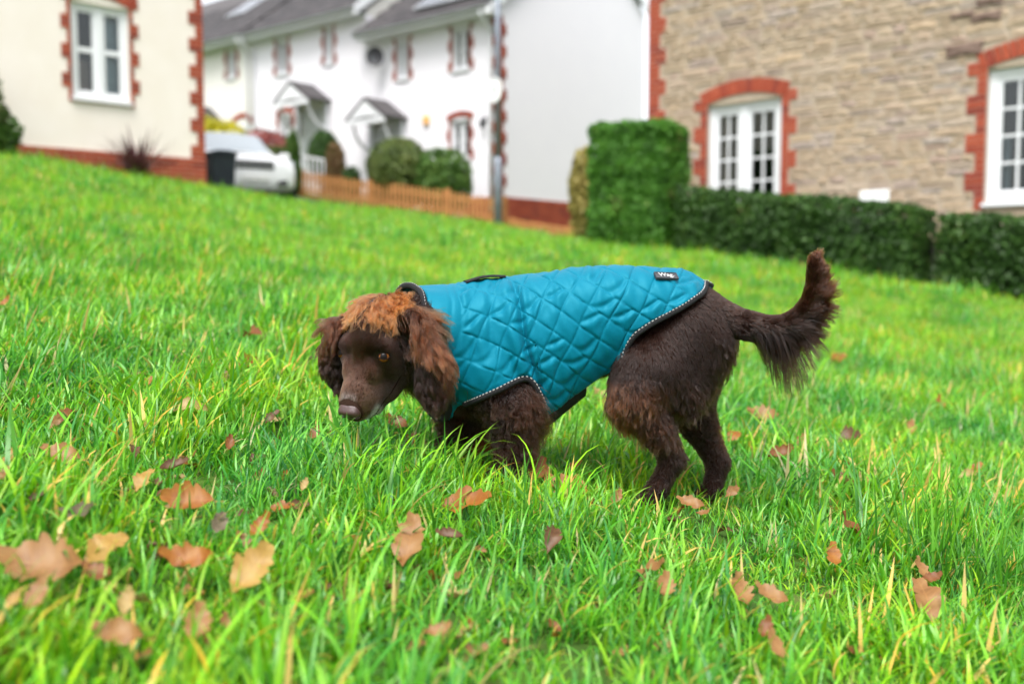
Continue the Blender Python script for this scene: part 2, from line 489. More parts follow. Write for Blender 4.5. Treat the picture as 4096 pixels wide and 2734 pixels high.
def window(parent, x0, x1, z0, z1, rise=0.0, lights=((0, 0.5), (0.5, 1)), rows=1, cols=1, frame=0.06, bar=0.028, depth=0.09, room=True, curtain=None, sill=True,
           dark=None, head=True, transom=None):
    """casement window: outer frame, one sash per light, its panes and glazing bars, sill, and the room behind"""
    w = empty('window', (0, 0, 0)); w.parent = parent
    del_y = depth
    b = MB()
    b.box(x0, x0 + frame, del_y - 0.03, del_y + 0.05, z0, z1); b.box(x1 - frame, x1, del_y - 0.03, del_y + 0.05, z0, z1)
    b.box(x0 + frame, x1 - frame, del_y - 0.03, del_y + 0.05, z0, z0 + frame)
    b.box(x0 + frame, x1 - frame, del_y - 0.03, del_y + 0.05, z1 - frame, z1)
    if rise:
        pts, *_ = seg_arch(x0, x1, z1 + 0.001, rise)
        b.prism(list(reversed(pts)), del_y - 0.032, del_y + 0.05)
    W = x1 - x0
    for (a, c) in lights[1:]:
        xm = x0 + a * W
        b.box(xm - frame * 0.62, xm + frame * 0.62, del_y - 0.034, del_y + 0.05, z0 + frame, z1 - frame)
    b.build('frame', M['pvc'], w)
    for li, (a, c) in enumerate(lights):
        xa = x0 + a * W + (frame if a == 0 else frame * 0.62)
        xb = x0 + c * W - (frame if c == 1 else frame * 0.62)
        s = MB(); st = frame * 0.72
        za, zb = z0 + frame, z1 - frame
        s.box(xa, xa + st, del_y - 0.012, del_y + 0.035, za, zb); s.box(xb - st, xb, del_y - 0.012, del_y + 0.035, za, zb)
        s.box(xa + st, xb - st, del_y - 0.012, del_y + 0.035, za, za + st); s.box(xa + st, xb - st, del_y - 0.012, del_y + 0.035, zb - st, zb)
        for i in range(1, cols):
            xm = xa + st + (xb - xa - 2 * st) * i / cols
            s.box(xm - bar / 2, xm + bar / 2, del_y + 0.0, del_y + 0.03, za + st, zb - st)
        if transom:
            zm = za + (zb - za) * transom
            s.box(xa + st, xb - st, del_y - 0.01, del_y + 0.033, zm - st * 0.7, zm + st * 0.7)
        for j in range(1, rows):
            zm = za + st + (zb - za - 2 * st) * j / rows
            for i in range(cols):
                xl = xa + st + (xb - xa - 2 * st) * i / cols + (bar / 2 if i else 0)
                xr = xa + st + (xb - xa - 2 * st) * (i + 1) / cols - (bar / 2 if i < cols - 1 else 0)
                s.box(xl, xr, del_y + 0.002, del_y + 0.028, zm - bar / 2, zm + bar / 2)
        s.build('sash', M['pvc'], w)
        for j in range(rows):
            for i in range(cols):
                xl = xa + st + (xb - xa - 2 * st) * i / cols; xr = xa + st + (xb - xa - 2 * st) * (i + 1) / cols
                zl = za + st + (zb - za - 2 * st) * j / rows; zr = za + st + (zb - za - 2 * st) * (j + 1) / rows
                MB().box(xl, xr, del_y + 0.014, del_y + 0.017, zl, zr).build('pane', M['glass'], w)
    if sill:
        MB().box(x0 - 0.02, x1 + 0.02, -0.05, del_y - 0.034, z0 - 0.045, z0 - 0.002).build('sill', M['pvc'], w)
    dk = MB(); dp = 0.9
    dk.add([(x0, del_y + 0.06, z0), (x1, del_y + 0.06, z0), (x1, del_y + 0.06, z1), (x0, del_y + 0.06, z1),
            (x0 - 0.3, dp, z0 - 0.1), (x1 + 0.3, dp, z0 - 0.1), (x1 + 0.3, dp, z1 + 0.1), (x0 - 0.3, dp, z1 + 0.1)],
           [(4, 5, 6, 7), (0, 1, 5, 4), (1, 2, 6, 5), (2, 3, 7, 6), (3, 0, 4, 7)])
    dk.build('room', dark or M['room'], w)
    if curtain:
        for (ca, cb, z_lo, z_hi, mt) in curtain:
            n = 14; v, f = [], []
            for i in range(n + 1):
                xx = x0 + W * (ca + (cb - ca) * i / n); yy = del_y + 0.16 + 0.02 * math.sin(i * 1.9)
                v += [(xx, yy, z0 + (z1 - z0) * z_lo), (xx, yy, z0 + (z1 - z0) * z_hi)]
            for i in range(n): f.append((2 * i, 2 * i + 2, 2 * i + 3, 2 * i + 1))
            mesh_obj('curtain', v, f, mt, w, True)
    return w

def local_xy(h, x, y):
    c, s = math.cos(h.rotation_euler[2]), math.sin(h.rotation_euler[2])
    return h.location[0] + c * x - s * y, h.location[1] + s * x + c * y

# ---------------- cream house at the left; local x runs along its wall to the corner, y into the house
A = (-6.7301, 13.1381); B = (-4.6183, 15.0357)
ang = math.atan2(B[1] - A[1], B[0] - A[0])
ch = empty('cream_house', (A[0], A[1], 0), ang, 'cream rendered house with red brick quoins and one white two-light window', 'house')
L = 2.862; zb, zt = 2.30, 7.6
cwin = (0.985, 1.775, 3.01, 4.30)
wall_with_holes(-5.5, L, 1.0, zt, [cwin], 0.3).build('wall', M['cream'], ch)
MB().box(L - 0.3, L, 0.302, 8.0, 1.0, zt).build('side_wall', M['cream'], ch)
bk = MB().box(-5.5, L + 0.012, -0.022, -0.001, 1.0, zb)
bk.box(L + 0.001, L + 0.014, -0.001, 7.5, 1.0, zb)
jamb_backing(ch, L + 0.01, -1, zb + 0.002, 5.6, 0.12, 0.225, 0.065, 3, 0)
bk.build('mortar', M['mortar'], ch)
zc = zb - 0.065
row = 0
while zc > 1.72:
    x = -0.6 + (0.1125 if row % 2 else 0)
    while x < L - 0.02:
        x2 = min(x + 0.225, L + 0.014)
        if x2 - x > 0.04:
            brick(ch, x, x2, zc, zc + 0.065, -0.032, 0.04)
        x = x2
    zc -= 0.065; row += 1
side_bricks(ch, L + 0.014, -1, zb + 0.002, 5.3, 0.12, 0.225, 0.065, 3, 0)
sb = MB()
jamb_backing(ch, cwin[0], -1, cwin[2] - 0.07, cwin[3] + 0.1, 0.06, 0.14, 0.065, 3, 1)
jamb_backing(ch, cwin[1], 1, cwin[2] - 0.07, cwin[3] + 0.1, 0.06, 0.14, 0.065, 3, 1)
sb.box(cwin[0], cwin[1], -0.006, 0.02, cwin[2] - 0.07, cwin[2] - 0.047)
sb.build('mortar', M['mortar'], ch)
side_bricks(ch, cwin[0], -1, cwin[2] - 0.07, cwin[3] + 0.14, 0.06, 0.14, 0.065, 3, 1)
side_bricks(ch, cwin[1], 1, cwin[2] - 0.07, cwin[3] + 0.14, 0.06, 0.14, 0.065, 3, 1)
voussoirs(ch, cwin[0] - 0.02, cwin[1] + 0.02, cwin[3] + 0.005, 0.10, 0.215, 12)
window(ch, *cwin, rise=0.09, rows=1, cols=1, frame=0.065, transom=0.52, curtain=[(0.06, 0.42, 0.0, 0.42, M['curtain_tan']), (0.55, 0.95, 0.0, 0.96, M['curtain'])])
MB().prism([(-5.8, zt), (L + 0.3, zt), (L + 0.3, zt + 0.12), (-5.8, zt + 0.12)], -0.4, 0.3).build('eaves', M['fascia'], ch)
rf = MB(); rf.add([(-5.8, -0.45, zt + 0.122), (L + 0.3, -0.45, zt + 0.122), (L + 0.3, 3.8, zt + 3.4), (-5.8, 3.8, zt + 3.4), (L + 0.3, 8.0, zt + 0.122), (-5.8, 8.0, zt + 0.122)],
                  [(0, 1, 2, 3), (3, 2, 4, 5), (1, 4, 2), (0, 3, 5)])
rf.build('roof', M['tile'], ch)

# ---------------- rubble stone house at the right; local x from its left corner along the wall
def Ys(u): return 14.0 / (1 + 0.000195 * (u - 3000))
A = P(2590, 1000, Ys(2590)); B = P(4096, 1000, Ys(4096))
ang = math.atan2(B[1] - A[1], B[0] - A[0])
sh = empty('stone_house', (A[0], A[1], 0), ang, 'tan rubble stone house with red brick quoins and arched white windows', 'house')
def wall_uv(u, v):
    r = ray(u, v); d = (B[:2] - A[:2]); d = d / np.linalg.norm(d); n = np.array([-d[1], d[0]])
    t = n.dot(A[:2]) / n.dot(r[:2]); p = r * t
    return float((p[:2] - A[:2]).dot(d)), float(p[2] + EYE)
SL = 10.5; zt = 6.3; z0s = 0.2
a0 = wall_uv(2832, 400); a1 = wall_uv(3128, 385); b0 = wall_uv(3953, 285); b1 = wall_uv(3930, 812)
spring = (a0[1] + b0[1] + a1[1]) / 3 - 0.03
sillz = b1[1]
wins = [(a0[0], a1[0], sillz, spring), (b0[0], b0[0] + 1.25, sillz, spring)]
wall_with_holes(0, SL, z0s, zt, wins, 0.35).build('wall', M['stone_mortar'], sh)
MB().box(0, 0.35, 0.352, 8, z0s, zt).build('side_wall', M['stone_mortar'], sh)
courses = 0.075
jamb_backing(sh, -0.01, 1, 1.0, 5.4, 0.215, 0.325, courses, 3, 0)
for (x0, x1, z0, z1) in wins:
    jamb_backing(sh, x0, -1, z0 - 0.08, z1 + 0.10, 0.12, 0.235, courses, 3, 1)
    jamb_backing(sh, x1, 1, z0 - 0.08, z1 + 0.10, 0.12, 0.235, courses, 3, 1)
side_bricks(sh, -0.014, 1, 1.0, 4.7, 0.215, 0.325, courses, 3, 0)
for (x0, x1, z0, z1) in wins:
    side_bricks(sh, x0, -1, z0 - 0.08, z1 + 0.10, 0.12, 0.235, courses, 3, 1)
    side_bricks(sh, x1, 1, z0 - 0.08, z1 + 0.10, 0.12, 0.235, courses, 3, 1)
    voussoirs(sh, x0 - 0.03, x1 + 0.03, z1 + 0.012, 0.11, 0.2, 17)
window(sh, *wins[0], rise=0.10, rows=4, cols=2, frame=0.085, lights=((0, 0.48), (0.48, 1)), curtain=[(0.05, 0.2, 0, 1, M['curtain_tan'])])
window(sh, *wins[1], rise=0.10, rows=4, cols=2, frame=0.085, lights=((0, 0.5), (0.5, 1)), curtain=[(0.05, 0.16, 0, 0.5, M['curtain'])])
# rubble: courses of uneven stones, broken by the openings and the quoins
cand = []
z = 0.9; c = 0
rs = random.Random(21)
while z < 4.75:
    h = rs.choice([0.05, 0.06, 0.07, 0.075, 0.085, 0.095, 0.11, 0.13])
    x = 0.235 if int((z - 1.0) / 0.225) % 2 else 0.345
    while x < 6.6:
        w = rs.uniform(0.12, 0.40) * (1.25 if h > 0.1 else 1)
        x2 = x + w; clipped = False
        for (wx0, wx1, wz0, wz1) in wins:
            k = int((z + h / 2 - (wz0 - 0.08)) / 0.225)
            t = 0.25 if k % 2 else 0.135
            zt_ = wz1 + 0.33
            if wz0 - 0.09 < z + h / 2 < zt_ and z + h > wz0 - 0.08:
                if x < wx1 + t and x2 > wx0 - t:
                    if x < wx0 - t - 0.07:
                        x2 = wx0 - t; 
                    else:
                        x2 = wx1 + t; clipped = True
        if not clipped and x2 - x > 0.06:
            # stones in tall courses are sometimes two thin ones
            if h > 0.1 and rs.random() < 0.35:
                m = z + h * rs.uniform(0.4, 0.6)
                cand.append((x, x2, z, m)); cand.append((x, x2, m, z + h))
            else:
                cand.append((x, x2, z, z + h))
        x = x2
    z += h; c += 1
def seen(s):
    pt = local_xy(sh, (s[0] + s[1]) / 2, 0)
    zz = (s[2] + s[3]) / 2
    d = np.array([pt[0], pt[1], zz - EYE])
    fw = d[1] * math.cos(PITCH) - d[2] * math.sin(PITCH); up = d[1] * math.sin(PITCH) + d[2] * math.cos(PITCH)
    u = 2048 + FPX * d[0] / fw; v = 1367 - FPX * up / fw
    ok = -20 < v < 960 and u < 4130
    hidden = (u < 3720 and v > 830 and u > 2700) or (u < 2720 and v > 520)
    return (s[1] - s[0]) * (s[3] - s[2]) / fw ** 2 if ok and not hidden else -1
cand.sort(key=seen, reverse=True)
rest = MB()
for i, (x0, x1, za, zb_) in enumerate(cand):
    me = STONES[i % 7]
    if i < 298:
        o = piece('stone', me, sh, (x0 + x1) / 2, (za + zb_) / 2, x1 - x0 - 0.014, zb_ - za - 0.013, -0.006 - rs.uniform(0, 0.006), 0.05, rs.uniform(-0.012, 0.012))
    else:
        q = [v.co for v in me.vertices]
        rest.add([((x0 + x1) / 2 + p.x * (x1 - x0 - 0.014), -0.012 + p.y * 0.06, (za + zb_) / 2 + p.z * (zb_ - za - 0.013)) for p in q], [tuple(pl.vertices) for pl in me.polygons])
ro = rest.build('rubble', M['stone'], sh); ro['kind'] = 'stuff'
for (u, v, w, h) in ((3858, 200, 0.42, 0.15), (3945, 68, 0.34, 0.10), (3850, 62, 0.28, 0.07), (3960, 5, 0.3, 0.09)):
    x, z = wall_uv(u, v)
    o = piece('stone', STONES_DARK[0], sh, x, z, w, h, -0.032, 0.06)
    o['label'] = 'dark brown stone in the tan wall'
x, z = wall_uv(3503, 800)
pl = MB().box(x - 0.19, x + 0.19, -0.06, -0.03, z - 0.12, z + 0.12).build('house_plaque', M['sign_white'], sh); bevel(pl, 0.006)
MB().add([(-0.3, -0.4, zt), (SL, -0.4, zt), (SL, 3.9, zt + 3.2), (-0.3, 3.9, zt + 3.2), (SL, 8.2, zt), (-0.3, 8.2, zt)], [(0, 1, 2, 3), (3, 2, 4, 5), (0, 3, 5), (1, 4, 2), (0, 5, 4, 1)]).build('roof', M['tile'], sh)

# ---------------- the white terrace: local x from the near corner (right) to the left, so the wall's outside is at +y
A = np.array([-0.2557, 21.3]); dT = np.array([-0.76903, 0.63921]); nT = np.array([dT[1], -dT[0]]) * 1.0
if nT.dot(-A) < 0: nT = -nT          # outward, towards the street
angT = math.atan2(-dT[1], -dT[0])    # local x points right along the front; houses sit at negative x
def terrace(name, x_right, x_left, zbase, zeave, wallm, label, windows, tiles_to, gable=False, ridge=2.9):
    """windows: (x0, x1, z0, z1, rise, style) with x measured leftwards from the terrace's near corner"""
    W = x_left - x_right
    p = A + dT * x_left
    h = empty(name, (p[0], p[1], 0), angT, label, 'house', 'houses of the white terrace')
    holes, loc = [], []
    for (x0, x1, z0, z1, rise, st) in windows:
        a, b = x_left - x1, x_left - x0
        loc.append((a, b, z0, z1, rise, st)); holes.append((a, b, z0, z1))
    wall_with_holes(0, W, zbase, zeave, holes, 0.25).build('wall', wallm, h)
    bb = MB().box(0, W, -0.02, -0.001, zbase, zbase + 0.62)
    for (a, b, z0, z1, rise, st) in loc:
        jamb_backing(h, a, -1, z0 - 0.03, z1 + 0.05, 0.06, 0.13, 0.075, 3, 0); jamb_backing(h, b, 1, z0 - 0.03, z1 + 0.05, 0.06, 0.13, 0.075, 3, 0)
    bb.build('mortar', M['mortar'], h)
    for (a, b, z0, z1, rise, st) in loc:
        side_bricks(h, a, -1, z0 - 0.03, z1 + 0.05, 0.06, 0.13, 0.075, 3, 0)
        side_bricks(h, b, 1, z0 - 0.03, z1 + 0.05, 0.06, 0.13, 0.075, 3, 0)
        if rise:
            voussoirs(h, a - 0.06, b + 0.06, z1 + 0.004, rise, 0.13, 11)
        window(h, a, b, z0, z1, rise=0.05 if rise else 0, rows=2 if st != 'blind' else 1, cols=1, frame=0.05, bar=0.02, depth=0.09,
               dark=None, curtain=[(0.04, 0.96, 0.0, 0.98, M['blind'])] if st == 'blind' else ([(0.04, 0.3, 0, 1, M['curtain'])] if st == 'half' else None))
    # eaves: soffit and fascia boards and a gutter
    MB().box(-0.02, W + (0.12 if gable else 0.02), -0.32, -0.002, zeave - 0.03, zeave - 0.005).build('soffit', M['fascia'], h)
    MB().box(-0.02, W + (0.12 if gable else 0.02), -0.345, -0.322, zeave - 0.03, zeave + 0.13).build('fascia', M['fascia'], h)
    gt = MB()
    for i in range(5):
        t0 = math.pi * i / 5; t1 = math.pi * (i + 1) / 5
        gt.add([(-0.02, -0.405 - 0.055 * math.cos(t0), zeave + 0.10 - 0.055 * math.sin(t0)), (W + 0.1, -0.405 - 0.055 * math.cos(t0), zeave + 0.10 - 0.055 * math.sin(t0)),
                (W + 0.1, -0.405 - 0.055 * math.cos(t1), zeave + 0.10 - 0.055 * math.sin(t1)), (-0.02, -0.405 - 0.055 * math.cos(t1), zeave + 0.10 - 0.055 * math.sin(t1))], [(0, 1, 2, 3)])
    gt.build('gutter', M['gutter'], h, True)
    # roof: a slope with lapped tiles row by row
    pitch = rad(36); D = 3.35
    rise_r = (D + 0.4) * math.tan(pitch)
    r_ = MB()
    xr = W + (0.1 if gable else 0.0)
    r_.add([(0, -0.40, zeave + 0.10), (xr, -0.40, zeave + 0.10), (xr, D, zeave + 0.10 + rise_r), (0, D, zeave + 0.10 + rise_r),
            (xr, 5.5 if gable else 2 * D + 0.4, zeave + (1.25 if gable else 0.10)), (0, 5.5 if gable else 2 * D + 0.4, zeave + (1.25 if gable else 0.10))], [(0, 1, 2, 3), (3, 2, 4, 5)])
    roof = r_.build('roof', M['tile'], h)
    gauge, tw = 0.24, 0.33
    tm = bpy.data.meshes.new('tile')
    tb = MB().box(-0.5, 0.5, 0, 1, 0, 1); tm.from_pydata(tb.v, [], tb.f); tm.materials.append(M['tile']); tm.update()
    count = 0
    for r_i in range(tiles_to):
        s = r_i * gauge
        x = (tw / 2 if r_i % 2 else 0)
        while x < xr - 0.05:
            w_ = min(tw, xr - x)
            o = bpy.data.objects.new('tile', tm); o.parent = roof
            o.location = (x + w_ / 2, -0.43 + s * math.cos(pitch), zeave + 0.112 + (s - 0.0) * math.sin(pitch))
            o.rotation_euler = (pitch - 0.055, 0, 0)
            o.scale = (w_ - 0.006, gauge + 0.07, 0.022 + R.uniform(0, 0.006))
            COL.objects.link(o); count += 1
            x += w_
    return h, W, roof, pitch

h2, W2, roof2, pit = terrace('terraced_house', 0.0, 4.15, 1.45, 6.02, M['white_wall'],
    'near white terraced house with solar panels, satellite dish and gable wall', [(2.72, 3.12, 5.02, 5.90, 0, 'half'), (0.86, 1.36, 5.00, 5.90, 0, 'half'), (0.86, 1.42, 3.08, 3.92, 0.07, 'half')], 12, True)
h1, W1, roof1, _ = terrace('terraced_house', 4.152, 8.6, 1.9, 6.66, M['white_wall'],
    'middle white terraced house with higher eaves and a tiled porch canopy', [(7.10, 7.58, 5.68, 6.54, 0, 'blind'), (5.33, 5.66, 5.70, 6.54, 0, 'half'), (6.98, 7.52, 3.95, 4.62, 0.07, 'blind')], 13)
h0, W0, roof0, _ = terrace('terraced_house', 8.602, 17.5, 2.2, 6.70, M['cream_far'],
    'pale cream far end house of the terrace beside the cream corner', [(9.33, 9.75, 5.85, 6.58, 0, 'half'), ], 13)
# side gable of the near house
def hx(h, W, x): return W - x      # leftward measure on a house whose right edge is at 0
Dg = 5.6
gp = MB()
pitch = pit
ap = 3.35
prof = [(0.0, 1.45), (Dg, 1.45), (Dg, 7.1), (ap, 6.12 + (ap + 0.4) * math.tan(pitch) - 0.1), (0.0, 6.12 + .4 * math.tan(pitch) - .1)]
gp.add([(W2 + 0.001, y, z) for y, z in prof] + [(W2 - 0.25, y, z) for y, z in prof],
       [(0, 1, 2, 3, 4), (9, 8, 7, 6, 5)] + [(i, i + 5, (i + 1) % 5 + 5, (i + 1) % 5) for i in range(5)])
gp.build('gable_wall', M['white_wall'], h2)
bm_ = MB(); bm_.box(W2 + 0.002, W2 + 0.015, -0.02, Dg, 1.45, 2.22)
jamb_backing(h2, W2 + 0.02, -1, 2.22, 5.98, 0.12, 0.24, 0.075, 3, 0)
bm_.build('mortar', M['mortar'], h2)
BRICKX = unit_box('brick', M['brick'])
z = 2.22; k = 0
while z < 5.95:                                    # corner quoins turn onto the gable too
    w = 0.225 if (k // 3) % 2 else 0.12
    brick(h2, W2 + 0.015 - (0.225 if (k // 3) % 2 == 0 else 0.12), W2 + 0.018, z, z + 0.075, -0.03)
    o = piece('brick', BRICKX, h2, W2 - 0.03, z + 0.0375, w - 0.008, 0.067); o.location = (W2 + 0.02, -0.02 + w / 2, z + 0.0375); o.rotation_euler = (0, 0, rad(90))
    z += 0.075; k += 1
row = 0; z = 2.22 - 0.075
while z > 1.6:
    y = -0.02 + (0.11 if row % 2 else 0)
    while y < 3.2:
        o = piece('brick', BRICKX, h2, 0, 0, 0.217, 0.067); o.location = (W2 + 0.028, y + 0.1125, z + 0.0375); o.rotation_euler = (0, 0, rad(90))
        y += 0.225
    x = W2 - 0.9 - (0.11 if row % 2 else 0)
    while x < W2 - 0.05:
        brick(h2, x, x + 0.225, z, z + 0.075, -0.032); x += 0.225
    z -= 0.075; row += 1
# verge boards
vb = MB()
for (ya, za, yb, zb2) in ((-0.42, 6.09, ap, 6.09 + (ap + 0.42) * math.tan(pitch)), (Dg + 0.15, 7.16, ap, 6.09 + (ap + 0.42) * math.tan(pitch))):
    vb.add([(W2 + 0.09, ya, za - 0.17), (W2 + 0.09, yb, zb2 - 0.17), (W2 + 0.09, yb, zb2 + 0.03), (W2 + 0.09, ya, za + 0.03),
            (W2 + 0.115, ya, za - 0.17), (W2 + 0.115, yb, zb2 - 0.17), (W2 + 0.115, yb, zb2 + 0.03), (W2 + 0.115, ya, za + 0.03)],
           [(0, 1, 2, 3), (7, 6, 5, 4), (0, 4, 5, 1), (3, 2, 6, 7), (0, 3, 7, 4), (1, 5, 6, 2)])
vb.build('verge_board', M['pvc'], h2)
MB().box(W2 - 0.02, W2 + 0.115, -0.46, -0.1, 5.93, 6.05).build('eaves_box', M['pvc'], h2)
# verge of the middle house where it stands above its neighbour
vb = MB()
ya, za, yb, zb2 = -0.42, 6.72, ap, 6.72 + (ap + 0.42) * math.tan(pitch)
vb.add([(W1 + 0.03, ya, za - 0.15), (W1 + 0.03, yb, zb2 - 0.15), (W1 + 0.03, yb, zb2 + 0.06), (W1 + 0.03, ya, za + 0.06),
        (W1 + 0.09, ya, za - 0.15), (W1 + 0.09, yb, zb2 - 0.15), (W1 + 0.09, yb, zb2 + 0.06), (W1 + 0.09, ya, za + 0.06)],
       [(0, 1, 2, 3), (7, 6, 5, 4), (0, 4, 5, 1), (3, 2, 6, 7), (0, 3, 7, 4), (1, 5, 6, 2)])
vb.build('verge_board', M['pvc'], h1)
gw = MB(); gw.add([(W1 - 0.01, 0, 6.0), (W1 - 0.01, ap, 6.0), (W1 - 0.01, ap, 6.6 + (ap + 0.4) * math.tan(pitch)), (W1 - 0.01, 0.0, 6.75)], [(0, 1, 2, 3)])
gw.build('gable_wall', M['cream_far'], h1)
# solar panels on the near roof, a roof window on the middle one
def on_roof(h, zeave, x0, x1, s0, s1, lift, name, mat, frame=None):
    o = empty(name); o.parent = h
    c, s = math.cos(pitch), math.sin(pitch)
    def q(x, t, n): return (x, -0.40 + t * c - n * s, zeave + 0.10 + t * s + n * c)
    pts = [q(x0, s0, lift), q(x1, s0, lift), q(x1, s1, lift), q(x0, s1, lift), q(x0, s0, lift + 0.04), q(x1, s0, lift + 0.04), q(x1, s1, lift + 0.04), q(x0, s1, lift + 0.04)]
    fcs = [(0, 3, 2, 1), (4, 5, 6, 7), (0, 1, 5, 4), (1, 2, 6, 5), (2, 3, 7, 6), (3, 0, 4, 7)]
    mesh_obj('panel_frame', pts, fcs, M['gutter'], o)
    e = 0.03
    pts = [q(x0 + e, s0 + e, lift + 0.041), q(x1 - e, s0 + e, lift + 0.041), q(x1 - e, s1 - e, lift + 0.041), q(x0 + e, s1 - e, lift + 0.041)]
    mesh_obj('panel_glass', pts, [(0, 1, 2, 3)], mat, o)
    return o
for k in range(2):
    on_roof(h2, 6.02, W2 - 2.45 + k * 1.13, W2 - 2.45 + k * 1.13 + 1.10, 0.42, 1.9, 0.10, 'solar_panel', M['solar'])
on_roof(h0, 6.70, W0 - 2.6, W0 - 1.7, 1.75, 2.8, 0.06, 'roof_window', M['solar'])
# porch canopies over the front doors
def porch(h, x, zt_, w, door=True, zfloor=2.0):
    p = empty('porch', (x, 0, 0)); p.parent = h
    dep = 0.75; hw = w / 2; ri = 0.42; ze = zt_ - ri
    for sg in (-1, 1):
        b = MB()
        b.add([(0, -dep, zt_ + 0.03), (sg * (hw + 0.06), -dep, ze), (sg * (hw + 0.06), 0, ze), (0, 0, zt_ + 0.03), (0, -dep, zt_ + 0.08), (sg * (hw + 0.06), -dep, ze + 0.05), (sg * (hw + 0.06), 0, ze + 0.05), (0, 0, zt_ + 0.08)],
              [(0, 1, 2, 3), (7, 6, 5, 4), (0, 4, 5, 1), (1, 5, 6, 2), (2, 6, 7, 3), (3, 7, 4, 0)])
        b.build('canopy_roof', M['tile'], p)
        br = MB(); n = 8
        pts = [(sg * (hw - 0.09), -0.06 - 0.55 * math.sin(i / n * math.pi / 2), ze - 0.62 + 0.6 * (1 - math.cos(i / n * math.pi / 2))) for i in range(n + 1)]
        br.tube(pts, 0.04, 6); br.box(sg * (hw - 0.09) - 0.04, sg * (hw - 0.09) + 0.04, -0.08, -0.002, ze - 0.75, ze)
        br.build('bracket', M['pvc'], p)
    b = MB()
    b.add([(-hw, -dep + 0.02, ze), (-hw * 0.6, -dep + 0.02, ze + 0.04), (0, -dep + 0.02, ze + 0.07), (hw * 0.6, -dep + 0.02, ze + 0.04), (hw, -dep + 0.02, ze), (0, -dep + 0.02, zt_ + 0.02),
           (-hw, -dep + 0.06, ze), (-hw * 0.6, -dep + 0.06, ze + 0.04), (0, -dep + 0.06, ze + 0.07), (hw * 0.6, -dep + 0.06, ze + 0.04), (hw, -dep + 0.06, ze), (0, -dep + 0.06, zt_ + 0.02)],
          [(0, 1, 2, 3, 4, 5), (11, 10, 9, 8, 7, 6), (0, 6, 7, 1), (1, 7, 8, 2), (2, 8, 9, 3), (3, 9, 10, 4), (4, 10, 11, 5), (5, 11, 6, 0)])
    b.box(-hw - 0.03, hw + 0.03, -dep + 0.005, -dep + 0.055, ze - 0.11, ze - 0.002)
    b.build('pediment', M['pvc'], p)
    if door:
        d = MB().box(-0.45, 0.45, -0.012, -0.001, zfloor, ze - 0.12).build('door', M['red_door'], h); d.location = (x, 0, 0)
        MB().box(0.33, 0.36, -0.05, -0.013, zfloor + 0.95, zfloor + 1.1).build('handle', M['lamp_dark'], d)
    return p
porch(h2, W2 - 3.42, 4.50, 1.2, True, 2.1)
porch(h1, W1 - (6.10 - 4.152), 5.18, 1.25, True, 2.6)
porch(h0, W0 - (10.6 - 8.602), 5.1, 1.1, True, 2.8)
# arched brick head over the far house's garage
voussoirs(h0, W0 - (9.55 - 8.602), W0 - (8.66 - 8.602), 4.55, 0.18, 0.14, 12)
gd = MB().box(W0 - (9.5 - 8.602), W0 - (8.7 - 8.602), -0.014, -0.001, 2.6, 4.5).build('garage_door', M['pvc'], h0)
# downpipes
def downpipe(h, x, z0, z1, mat=M['pvc']):
    b = MB().tube([(x, -0.40, z1 + 0.05), (x, -0.36, z1 - 0.08), (x, -0.07, z1 - 0.3), (x, -0.06, z1 - 0.4), (x, -0.06, z0)], 0.036, 8)
    b.build('downpipe', mat, h, True)
downpipe(h2, W2 - 0.20, 1.9, 6.0); downpipe(h1, 0.1, 2.2, 6.65); downpipe(h0, W0 - 0.15, 2.4, 6.68)
# satellite dish, wall lamp and alarm box on the near house
d = empty('satellite_dish', (W2 - 3.52, -0.3, 5.55)); d.parent = h2; d.rotation_euler = (0, 0, rad(35))
b = MB(); n = 20; v = [(0, 0.05, 0)]; f = []
for r_i, rr in enumerate((0.08, 0.15, 0.21)):
    for k in range(n):
        a = 2 * math.pi * k / n; v.append((rr * math.cos(a), 0.05 - 0.07 * (rr / 0.21) ** 2, rr * 1.1 * math.sin(a)))
for k in range(n): f.append((0, 1 + (k + 1) % n, 1 + k))
for r_i in range(2):
    for k in range(n): f.append((1 + r_i * n + k, 1 + r_i * n + (k + 1) % n, 1 + (r_i + 1) * n + (k + 1) % n, 1 + (r_i + 1) * n + k))
b.add(v, f); b.build('dish', M['lamp_dark'], d, True)
MB().tube([(0, 0.05, 0), (0, 0.2, -0.05), (0, 0.28, -0.18)], 0.015, 6).build('arm', M['steel'], d)
MB().tube([(0, 0.03, -0.2), (0, -0.28, -0.08), (0, -0.3, -0.02)], 0.012, 6).build('feed_arm', M['steel'], d)
wl = empty('wall_lamp', (W2 - 0.40, 0, 3.88)); wl.parent = h2
MB().box(-0.03, 0.03, -0.03, -0.001, -0.1, 0.05).build('bracket', M['lamp_dark'], wl)
MB().tube([(0, -0.03, 0.02), (0, -0.12, 0.06), (0, -0.12, -0.02)], 0.01, 6).build('arm', M['lamp_dark'], wl)
MB().tube([(0, -0.12, -0.02), (0, -0.12, -0.06), (0, -0.12, -0.2), (0, -0.12, -0.22)], [0.02, 0.065, 0.045, 0.02], 6).build('lantern', M['lamp_dark'], wl)
ab = empty('alarm_box', (W2 - 2.15, 0, 4.02)); ab.parent = h2
bevel(MB().box(-0.09, 0.09, -0.07, -0.001, -0.1, 0.1).build('cover', M['orange'], ab), 0.02)
